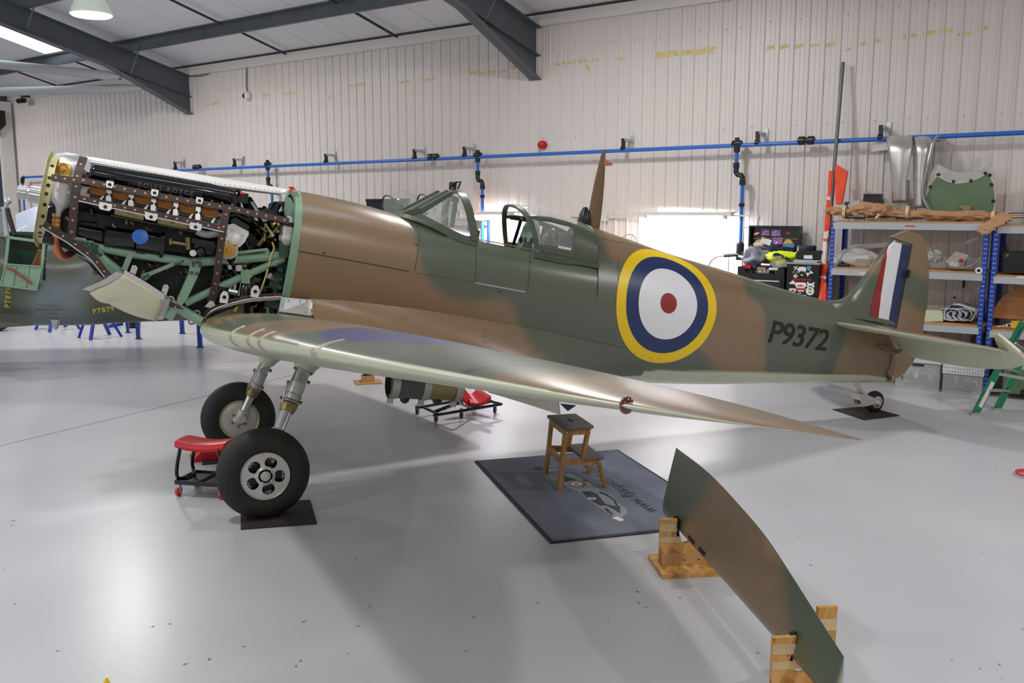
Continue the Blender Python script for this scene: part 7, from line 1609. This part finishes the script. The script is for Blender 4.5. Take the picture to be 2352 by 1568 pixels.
sc_ = thing('sticker_cabinet', 'black metal cabinet covered in white stickers, right of the tool chest', 'cabinet', tow((c0_ + c1_) / 2, .35, 0))
mb = MB(); mb.box(tow((c0_ + c1_) / 2 + .0, .335, zcab / 2), c1_ - c0_, .47, zcab - .02, E1, N_); obj('cabinet_body', mb, 'black_metal', sc_, smooth=False)
mb = MB(); mb.box(tow((c0_ + c1_) / 2, .335, zcab), c1_ - c0_ + .02, .50, .022, E1, N_); obj('cabinet_top', mb, 'grey_box', sc_, smooth=False)
K = lambda x, y: (1640 + x / 6.534, 480 + y / 6.534); CD = .573
def st2(x, y, w_, h_, m, shape, rot=0, e=0.0): X_, Y_ = K(x, y); stick(sc_, X_, Y_, w_, h_, m, CD + e, shape, rot)
st2(1228, 885, .05, .05, 'sticker_white', 'x', 15); st2(1320, 935, .10, .11, 'sticker_white', 'shield'); st2(1320, 960, .07, .035, 'letter_black', 'rect', 0, .0015); flat_text(sc_, 'sticker_lettering', '4D', .05, wal(*K(1320, 945), CD + .004), E1, ZU, 'letter_black', .001); st2(1422, 893, .055, .06, 'sticker_blue', 'shield'); st2(1455, 950, .05, .045, 'sticker_white', 'cloud', 10); st2(1408, 985, .05, .045, 'sticker_white', 'tri')
for a, b, ro in ((1205, 988, 90), (1242, 988, 0), (1242, 1020, 270), (1205, 1020, 180)): st2(a, b, .026, .026, 'sticker_white', 'L', ro + 90 if False else ro)
for a in (1195, 1245): st2(a, 945, .03, .03, 'grey_box', 'x', 45)
X_, Y_ = K(1312, 1055); flat_text(sc_, 'sticker_lettering', 'Supersprint', .052, wal(X_, Y_, CD), E1, ZU, 'sticker_red', .0015, shear=.3, spacing=.95)
st2(1185, 1105, .09, .055, 'sticker_white', 'cloud'); st2(1300, 1155, .14, .09, 'sticker_white', 'shield'); st2(1300, 1150, .09, .03, 'sticker_red', 'cloud', 0, .0015); st2(1302, 1195, .13, .02, 'sticker_red', 'rect', 0, .0015); st2(1302, 1225, .08, .015, 'sticker_white', 'rect'); st2(1450, 1135, .10, .07, 'sticker_white', 'bone'); st2(1440, 1230, .10, .10, 'sticker_white', 'disc'); st2(1440, 1225, .05, .06, 'sticker_green', 'disc', 0, .0015); st2(1440, 1227, .058, .022, 'sticker_white', 'rect', 0, .003); st2(1180, 1225, .09, .06, 'cloth_white', 'shield'); st2(1182, 1225, .05, .025, 'reel_blue', 'cloud', 0, .0015); st2(1290, 1258, .05, .015, 'grey_box', 'rect'); st2(1345, 1300, .06, .02, 'sticker_white', 'rect')
def cloth(name, label, cat, m, x, y, d_, rx, ry, rz, seed, amp=.45, fr=1.7):
    r = thing(name, label, cat, wal(x, y, d_)); obj('cloth_body', blob(wal(x, y, d_), rx, ry, rz, amp, fr, seed, 36, 54, flat=zl + .03), m, r, angle=60); return r
cloth('grey_hoodie', 'crumpled grey sweatshirt heaped on the left of the open tool chest', 'clothing', 'cloth_grey', 1742, 592, .36, .18, .15, .13, 11); cloth('navy_jacket', 'dark navy jacket bundled behind the yellow one', 'clothing', 'cloth_navy', 1785, 583, .28, .24, .10, .10, 12)
r = cloth('hivis_jacket', 'bright yellow high visibility jacket bundled on the open tool chest', 'clothing', 'hivis', 1794, 591, .42, .19, .13, .085, 13, .4, 1.5)
mb = MB(); P = smoothpath(WQ([(1776, 586), (1786, 584), (1800, 590), (1812, 596), (1816, 604)], .56), 5); mb.strip(P, ZU * .018, -N_ * .003); obj('reflective_band', mb, 'letter_black', r, smooth=False); mb = MB(); P = smoothpath(WQ([(1773, 597), (1784, 591), (1795, 590)], .565), 5); mb.strip(P, ZU * .012, -N_ * .003); obj('reflective_band', mb, 'grey_box', r, smooth=False)
r = wthing('plastic_tub', 'clear plastic tub tilted at the front of the tool chest', 'tub', 1786, 606, .55); wprism(r, 'tub_shell', [(1768, 603), (1803, 596), (1808, 612), (1776, 617)], .58, .10, 'clear_box'); mb = MB(); mb.sph(wal(1790, 607, .55), .035, 8, 12, sc=(1.2, .5, .7)); obj('tub_contents', mb, 'sticker_gold', r)
r = wthing('blue_spray_can', 'dark blue can lying in the tool chest below the grey sweatshirt', 'can', 1731, 606, .56); mb = MB(); mb.tube([wal(1726, 601, .57), wal(1736, 615, .57)], .03, 12); obj('can_body', mb, 'reel_blue', r)
r = wthing('red_tool_roll', 'red tool case inside the left end of the tool chest', 'tool case', 1714, 611, .5); wprism(r, 'case_body', [(1706, 609), (1724, 610), (1724, 617), (1708, 616)], .55, .08, 'red_vinyl')
for x, y, m, lb in ((1750, 617, 'chipboard', 'brown handle in the tool chest'), (1760, 608, 'zinc', 'bright sockets in the tool chest'), (1778, 618, 'paper', 'folded paper in the tool chest')): r = wthing('loose_tool', lb, 'tool', x, y, .56); mb = MB(); p = wal(x, y, .56); mb.tube([p - E1 * .05, p + E1 * .05], .014, 8); mb.tube([p - E1 * .06, p - E1 * .03], .018, 8); obj('tool_body', mb, m, r)
r = wthing('binder_case', 'black flat case with a white label on the sticker cabinet', 'case', 1858, 590, .4); wprism(r, 'case_shell', [(1827, 594), (1828, 582), (1882, 582), (1882, 596)], .50, .32, 'black_plastic'); wprism(r, 'case_label', [(1846, 594), (1846, 586), (1866, 586), (1866, 595)], .503, .002, 'paper'); wprism(r, 'case_top', [(1828, 583), (1832, 576), (1888, 576), (1883, 583)], .49, .26, 'black_plastic')
r = wthing('paper_stack', 'thin stack of papers and magazines under the black case', 'papers', 1850, 600, .4)
for k, (a, b, m) in enumerate(((1822, 1876, 'paper'), (1820, 1880, 'grey_box'), (1824, 1886, 'paper'))): p, q_ = wal(a, 603, .5), wal(b, 603, .5); z = zcab + .012 + k * .009; mb = MB(); mb.box(Vector(((p.x + q_.x) / 2, (p.y + q_.y) / 2, z + .004)) + N_ * .14, (q_ - p).length, .28, .008, E1, N_); obj('sheet_pile', mb, m, r, smooth=False)
r = wthing('cable_reel', 'round blue and black cable reel on top of the black case', 'reel', 1852, 573, .38); p = wal(1852, 578, .36); mb = MB(); mb.lathe(p, ZU, [(0, .10), (.005, .115), (.05, .118), (.055, .115)], 32); obj('reel_drum', mb, 'black_plastic', r); mb = MB(); mb.lathe(p + ZU * .055, ZU, [(0, .118), (.018, .116), (.024, .10), (.018, .05), (.03, .02)], 32); obj('reel_cover', mb, 'reel_blue', r)
r = wthing('white_clip', 'small white clip standing at the left of the cable reel', 'clip', 1832, 575, .45); mb = MB(); mb.tube([wal(1833, 568, .45), wal(1833, 578, .45)], .008, 6); mb.tube([wal(1828, 581, .45), wal(1836, 576, .45)], .012, 6); obj('clip_body', mb, 'cloth_white', r)
# ---- things on the third shelving unit, behind the windscreen
T3 = 1.846
def bubble(x0, x1, ytop, label, seedx, group='spare clear hoods on the shelf'):
    r = wthing('spare_canopy', label, 'canopy', (x0 + x1) / 2, 480, .35, group); a = wal(x0, 500, .42); b = wal(x1, 500, .42); L2 = (b - a).length; a.z = b.z = T3 + .002; h = wal((x0 + x1) / 2, ytop, .42).z - T3 + .02; rows = []
    hh = []
    for k in range(17):
        f = k / 16; row = []
        hz_ = h * (.82 + .18 * math.sin(math.pi * min(1, f * 1.6) / 2)) * (1 - .35 * max(0, f - .45) / .55 * max(0, f - .45) / .55)
        for j in range(25):
            t = math.pi * j / 24; row.append(a + (b - a).normalized() * (L2 * f + .12 * (1 - f) * (1 - math.sin(t)) * 0 + .10 * (1 - math.sin(t)) * 0) + E1 * (.12 * (1 - math.sin(t)) * (1 - f)) - N_ * (-.18 - .20 * math.cos(t) * (-1)) * 1 * -1 * 0 + N_ * (.08 + .20 * math.cos(t)) + ZU * (hz_ * math.sin(t) ** .7))
        rows.append(row)
    mb = MB(); mb.grid(rows); obj('clear_shell', mb, 'clear_tint', r)
    mb = MB(); mb.tube(rows[0], .014, 8); obj('front_bow', mb, 'black_gloss', r); mb = MB(); mb.tube(rows[-1], .008, 6); mb.tube([r_[0] for r_ in rows], .01, 6); mb.tube([r_[-1] for r_ in rows], .01, 6); obj('edge_rail', mb, 'grey_box', r)
bubble(882, 958, 440, 'clear spare canopy on the shelf, left one seen above the nose decking', 0); bubble(962, 1012, 437, 'clear spare canopy on the shelf, middle one behind the windscreen post', 1); bubble(1018, 1068, 462, 'clear spare canopy on the shelf, seen through the windscreen', 2)
def sbox(name, label, x0, x1, ytop, m, d0, dep):
    r = wthing(name, label, 'box', (x0 + x1) / 2, 490, d0); a, b = wal(x0, 495, d0), wal(x1, 495, d0); h = wal(x0, ytop, d0).z - T3; c = (a + b) / 2; c.z = T3 + h / 2 + .001; mb = MB(); mb.box(c + N_ * dep / 2, (b - a).length, dep, h, E1, N_); obj('box_shell', mb, m, r, smooth=False)
    mb = MB(); mb.box(c + N_ * dep / 2 + ZU * (h / 2 - .02), (b - a).length + .02, dep + .02, .04, E1, N_); obj('box_rim', mb, m, r, smooth=False); return r, c, h
sbox('black_crate', 'black plastic crate on the shelf left of the spare canopies', 842, 878, 457, 'black_plastic', .5, .3)
r, c, h = sbox('lamp_box', 'black box with a round glass lamp seen through the spare canopy', 902, 937, 456, 'black_metal', .16, .04)
mb = MB(); p = wal(912, 472, .17); mb.lathe(p, -N_, [(0, .065), (.012, .062), (.004, .05), (-.004, .02)], 24); obj('lamp_face', mb, 'zinc', r); mb = MB(); mb.lathe(wal(931, 472, .17), -N_, [(0, .03), (.01, .028)], 16); obj('lamp_eye', mb, 'zinc', r)
# fan-shaped clear part showing behind the spine
r = wthing('clear_dome', 'clear ribbed dome peeping over the fuselage spine', 'dome', 1445, 548, .5); mb = MB(); p = wal(1446, 560, .5)
for k in range(9): a = math.pi * k / 8; mb.tube([p, p + E1 * (.13 * math.cos(a)) + ZU * (.13 * math.sin(a))], .004, 5)
mb.tube([p + E1 * (.13 * math.cos(a)) + ZU * (.13 * math.sin(a)) for a in [math.pi * k / 24 for k in range(25)]], .007, 6); obj('dome_ribs', mb, 'grey_box', r)
# bench for it to stand on
r = wthing('work_bench', 'long work bench under the right tube light, behind the aeroplane', 'bench', 1500, 640, .4); a, b = tow(-7.4, .42, 1.25), tow(-5.5, .42, 1.25); mb = MB(); mb.beam(a, b, .5, .04); obj('bench_top', mb, 'chipboard', r, smooth=False)
for t in (-7.35, -5.55):
    for dd in (.2, .62): mb = MB(); mb.box(tow(t, dd, .615), .05, .05, 1.23, E1, N_); obj('bench_leg', mb, 'shelf_blue', r, smooth=False)
for o_ in (bpy.data.objects['clear_dome'],): pass
# ================================================================== THE AEROPLANE BEHIND, ON TRESTLES
GC = Vector((-5.62, 11.3, 0)); GX = Vector((.985, .17, 0)).normalized(); GN = Vector((GX.y, -GX.x, 0))      # GX aft, GN towards the viewer
GTH = math.radians(2.0); GU = GX * math.cos(GTH) - ZU * math.sin(GTH); GV = GX * math.sin(GTH) + ZU * math.cos(GTH)
def G(u, s, v): return GC + GU * u + GN * s + GV * v
def GS(x, y, s=.42): return plane(x, y, GC + GN * s, GN)
def togb(P): d = P - GC; return (d.dot(GU), d.dot(GN), d.dot(GV))
bg = thing('background_plane', 'grey green fighter plane behind the engine with its cockpit door open, fuselage on blue trestles', 'aeroplane', GC)
gu = [-2.6, -1.5, -.75, -.3, .3, .8, 1.6, 2.4, 3.2, 4.0, 4.8]; gt = [1.86, 1.84, 1.80, 1.76, 1.74, 2.02, 1.94, 1.86, 1.77, 1.68, 1.62]; gb = [.72, .62, .58, .57, .58, .62, .66, .72, .82, .94, 1.06]; gw = [.40, .43, .44, .44, .43, .42, .385, .34, .285, .22, .15]
rows = []; inf = []
for u in np.linspace(-2.6, 4.8, 140):
    t_, b_, w_ = (float(cr(gu, a, u)) for a in (gt, gb, gw)); vm = (t_ * .45 + b_ * .55); row = []
    for j in range(72):
        a = 2 * math.pi * j / 72; ca, sa = math.cos(a), math.sin(a); s = w_ * math.copysign(abs(sa) ** .9, sa); v = vm + ((t_ - vm) if ca > 0 else (vm - b_)) * math.copysign(abs(ca) ** .9, ca)
        if ca < -.2: s *= 1 + .25 * max(0, 1 - abs(u + .4) / 2.0) * (-ca - .2)
        row.append(G(u, s, v)); inf.append((u, s, v))
    rows.append(row)
mb = MB()
uu = np.linspace(-2.6, 4.8, 140); dl = togb(GS(20, 600)); dr_ = togb(GS(100, 600)); dz0, dz1 = togb(GS(60, 648))[2], togb(GS(60, 545))[2]
o = 0; mb.v = [p for r_ in rows for p in r_]
for i in range(139):
    for j in range(72):
        a, b = i * 72 + j, i * 72 + (j + 1) % 72; um = (uu[i] + uu[i + 1]) / 2; q_ = inf[a]
        if -1.25 < um < .30 and abs(q_[1]) < .28 and q_[2] > 1.4: continue
        if dl[0] < um < dr_[0] and q_[1] > .15 and dz0 + .06 < q_[2]: continue
        mb.f.append((a, a + 72, b + 72, b)); mb.mi.append(0)
I = np.array(inf); bc = np.array(lin((112, 122, 126))); gc = np.array(lin((84, 88, 72)))
def gdisc(x, y, r): q_ = togb(GS(x, y)); return np.hypot(I[:, 0] - q_[0], (I[:, 2] - q_[2]) * 1.3) - r
w_ = np.maximum.reduce([sm(gdisc(x, y, r), .12) for x, y, r in ((150, 600, .28), (-20, 600, .45), (20, 690, .25), (300, 700, .55), (560, 680, .9))])
c = mix(np.tile(bc, (len(I), 1)), gc, w_); gfus = obj('fuselage', mb, 'paint_bgplane', bg, cols=c, angle=50)
mb = MB(); mb.strip([G(u, 0, .95) for u in (-1.3, .5)], GN * .3, GV * .02); mb.box(G(.36, 0, 1.45), .02, .7, .9, GU, GN, GV); mb.box(G(-.45, -.40, 1.35), 1.6, .02, .7, GU, GN, GV); mb.box(G(-.1, 0, 1.2), .3, .34, .4, GU, GN, GV); obj('cockpit_lining', mb, 'green_dark', bg, smooth=False)
dq = [GS(14, 600, .43)]
mb = MB(); fr_ = [GS(x, y, .435) for x, y in ((20, 545), (102, 556), (93, 650), (10, 640))]
for a, b in zip(fr_, fr_[1:] + fr_[:1]): mb.beam(a, b, .03, .03, GN)
obj('door_frame', mb, 'engine_green', bg, smooth=False)
mb = MB(); P = [GS(x, y, .50) for x, y in ((13, 606), (96, 612), (84, 666), (1, 655))]; mb.prism(P, -GN * .02); dor = obj('cockpit_door', mb, 'engine_green', bg, smooth=False)
mb = MB()
for a, b in (((13, 606), (96, 612)), ((96, 612), (84, 666)), ((84, 666), (1, 655)), ((1, 655), (13, 606)), ((36, 611), (28, 658)), ((66, 612), (58, 661))): mb.beam(GS(*a, .51), GS(*b, .51), .014, .014, GN)
obj('door_ribs', mb, 'engine_green', dor, smooth=False)
mb = MB(); mb.tube([GS(16, 615, .53), GS(30, 620, .53), GS(74, 652, .53)], .013, 8); obj('crowbar', mb, 'red_paint', dor)
for k in range(3): 
    pc_ = GS(48 + k * 0, 634 + k * 6 - 2, .512); flat_text(dor, 'door_stencil', ('KEEP CLEAR', 'EMERGENCY', 'EXIT DOOR')[k] if False else '= = =', .03, pc_, GU, GV, 'red_paint', .001)
mb = MB(); mb.prism([GS(x, y, .30) for x, y in ((74, 640), (99, 560), (102, 562), (84, 648))], -GN * .02); mb.tube([GS(68, 640, .2), GS(80, 610, .2), GS(95, 575, .2)], .04, 10); obj('seat_harness', mb, 'exhaust_brown', bg)
mb = MB(); mb.tube([GS(17, 480, .2), GS(22, 500, .25), GS(34, 542, .36)], .028, 8); obj('windscreen_frame', mb, 'letter_black', bg); mb = MB(); mb.tube([GS(-20, 490, 0), GS(10, 478, .1), GS(16, 545, .38)], .03, 8); obj('windscreen_frame', mb, 'paint_bggrey', bg) if False else obj('windscreen_frame', mb, 'duct_grey', bg)
mb = MB(); mb.add([GS(-40, 540, .36), GS(14, 545, .36), GS(12, 482, .15), GS(-20, 492, .1)], [(0, 1, 2, 3)]); obj('windscreen_pane', mb, 'clear_tint', bg, smooth=False)
mb = MB(); mb.tube([GS(17, 480, .1), GS(17, 468, .1)], .015, 8); p = GS(17, 461, .1); mb.sph(p, .055, 8, 12, GU, GN, GV, (.9, .4, .8)); obj('rear_view_mirror', mb, 'chrome', bg)
# raised far wing showing above the fuselage
mb = MB(); rows = []
tip = [(36, 492), (70, 478), (110, 468), (160, 460), (220, 455), (300, 452), (380, 455)]
for k, (x, y) in enumerate(tip): a = plane(x, y, GC - GN * 2.6, GN); b = plane(x + 4, 600, GC - GN * .4, GN); rows.append([a, b, b - ZU * .12, a - ZU * .04])
mb.grid(rows, closev=True, cap=True); c = np.tile(np.array(lin((170, 180, 196))), (len(mb.v), 1)); gw_ = obj('wing', mb, 'paint_bgplane', bg, cols=c, angle=40)
mb = MB(); mb.tube([plane(20, 545, GC - GN * 1.5, GN) , plane(90, 500, GC - GN * 2.2, GN), plane(200, 480, GC - GN * 2.2, GN)], .012, 6); obj('wing_line', mb, 'white_panel', bg)
# near wing root stub with trailing edge fillet
mb = MB(); rows = []
for k in range(9):
    f = k / 8; x = -60 + 140 * f; a = GS(x - 10, 718 + 22 * f, .42); b = GS(x, 735 + 10 * f, .75 - .2 * f); rows.append([a, b, b - ZU * (.10 * (1 - f) + .01), a - ZU * (.16 * (1 - f) + .02)])
mb.grid(rows, closev=True, cap=True); c = np.tile(gc * 1.1, (len(mb.v), 1)); obj('wing_root', mb, 'paint_bgplane', bg, cols=c)
for x, y, s_, rot in ((20, 683, .055, 1), (238, 712, .06, 0)):
    p = GS(x, y, .455); 
    Xd, Yd = ((GV + GU * .12).normalized(), -GU) if rot else ((GU + GV * .18).normalized(), (GV - GU * .18).normalized())
    if rot: Yd = (Yd - Xd * Yd.dot(Xd)).normalized()
    flat_text(gfus, 'stencil_number', 'PT879', .085, p, Xd, Yd, 'letter_yellow', .012, spacing=1.15)
p = GS(116, 702, .47); 
for k, t_ in enumerate(('ELECTRICAL', 'TRIMMING WEIGHTS', '24 VOLTS')): flat_text(gfus, 'stencil_text', t_, .035, p - GV * (.045 * k), GU, GV, 'letter_black', .012)
mb = MB(); p = GS(128, 742, .3); mb.lathe(p, -GV, [(-.05, .06), (0, .05), (.05, .03), (.08, .008)], 8); obj('jack_point', mb, 'zinc', bg)
# fin and tail wheel region are hidden; tailplane root skipped because nothing of it shows
# trestles
def trestle(x1, y1, x2, y2, label, top=.74):
    a, b = flo(x1, y1), flo(x2, y2); c = (a + b) / 2; r = thing('blue_trestle', label, 'trestle', c, 'blue trestles under the rear aeroplane'); up = ZU * top
    back = Vector((b.y - a.y, a.x - b.x, 0)).normalized() * .5; back = back if back.y > 0 else -back
    t1, t2 = a.lerp(b, .3) + up + back * .4, a.lerp(b, .7) + up + back * .4
    for p, q_ in ((a, t1), (b, t2), (a + back, t1), (b + back, t2)): mb = MB(); mb.beam(p, q_, .04, .04); obj('leg', mb, 'shelf_blue', r, smooth=False)
    mb = MB(); mb.beam(a.lerp(b, .1) + up + back * .4 + ZU * .02, a.lerp(b, .9) + up + back * .4 + ZU * .02, .08, .06); obj('top_beam', mb, 'shelf_blue', r, smooth=False)
trestle(82, 757, 114, 763, 'blue trestle legs under the far left fuselage', .62); trestle(181, 776, 208, 781, 'blue trestle with splayed legs, second from the left', .64)
def post2(x, y, label, h, w_=.06):
    p = flo(x, y); r = thing('blue_post', label, 'post', p, 'blue slotted posts under the tail end'); mb = MB(); mb.box(p + ZU * (h / 2 + .006), w_, .05, h); u_ = obj('post_angle', mb, 'shelf_blue', r, smooth=False); mb = MB()
    for k in range(int(h / .05)):
        mb.box(p + ZU * (.04 + .05 * k) + Vector((.012, -.026, 0)), .01, .003, .016)
    stuff(obj('post_slots', mb, 'letter_black', u_, smooth=False)); mb = MB(); mb.box(p + ZU * .006, w_ + .03, .07, .012); obj('post_foot', mb, 'letter_black', r, smooth=False)
post2(460, 798, 'blue slotted post just left of the wing root', .80); post2(419, 766, 'blue slotted post farther back near the wing root', .84); post2(318, 778, 'blue slotted post under the middle of the rear fuselage', .70, .05); post2(294, 764, 'thin blue post beside the black drum', .68, .035)
p = flo(306, 752); r = thing('black_drum', 'small black drum between the thin blue posts', 'drum', p); mb = MB(); mb.lathe(p + ZU * .002, ZU, [(0, .10), (.02, .12), (.16, .12), (.18, .10)], 18); obj('drum_body', mb, 'black_metal', r)
p = flo(266, 755); r = thing('blue_strut', 'short blue bar lying under the rear fuselage', 'bar', p); mb = MB(); mb.beam(flo(250, 753) + ZU * .03, flo(282, 750) + ZU * .05, .05, .05); obj('bar_body', mb, 'shelf_blue', r, smooth=False)
bg_w = flo(-6, 760); r = thing('rear_plane_wheel', 'black tyre at the left edge below the rear aeroplane', 'wheel', bg_w); mb = MB(); mb.lathe(bg_w + ZU * .23 - GN * .08, GN, [(0, .12), (.0, .2), (.03, .23), (.13, .23), (.16, .2), (.16, .12)], 28, cap=True); obj('tyre', mb, 'rubber', r)
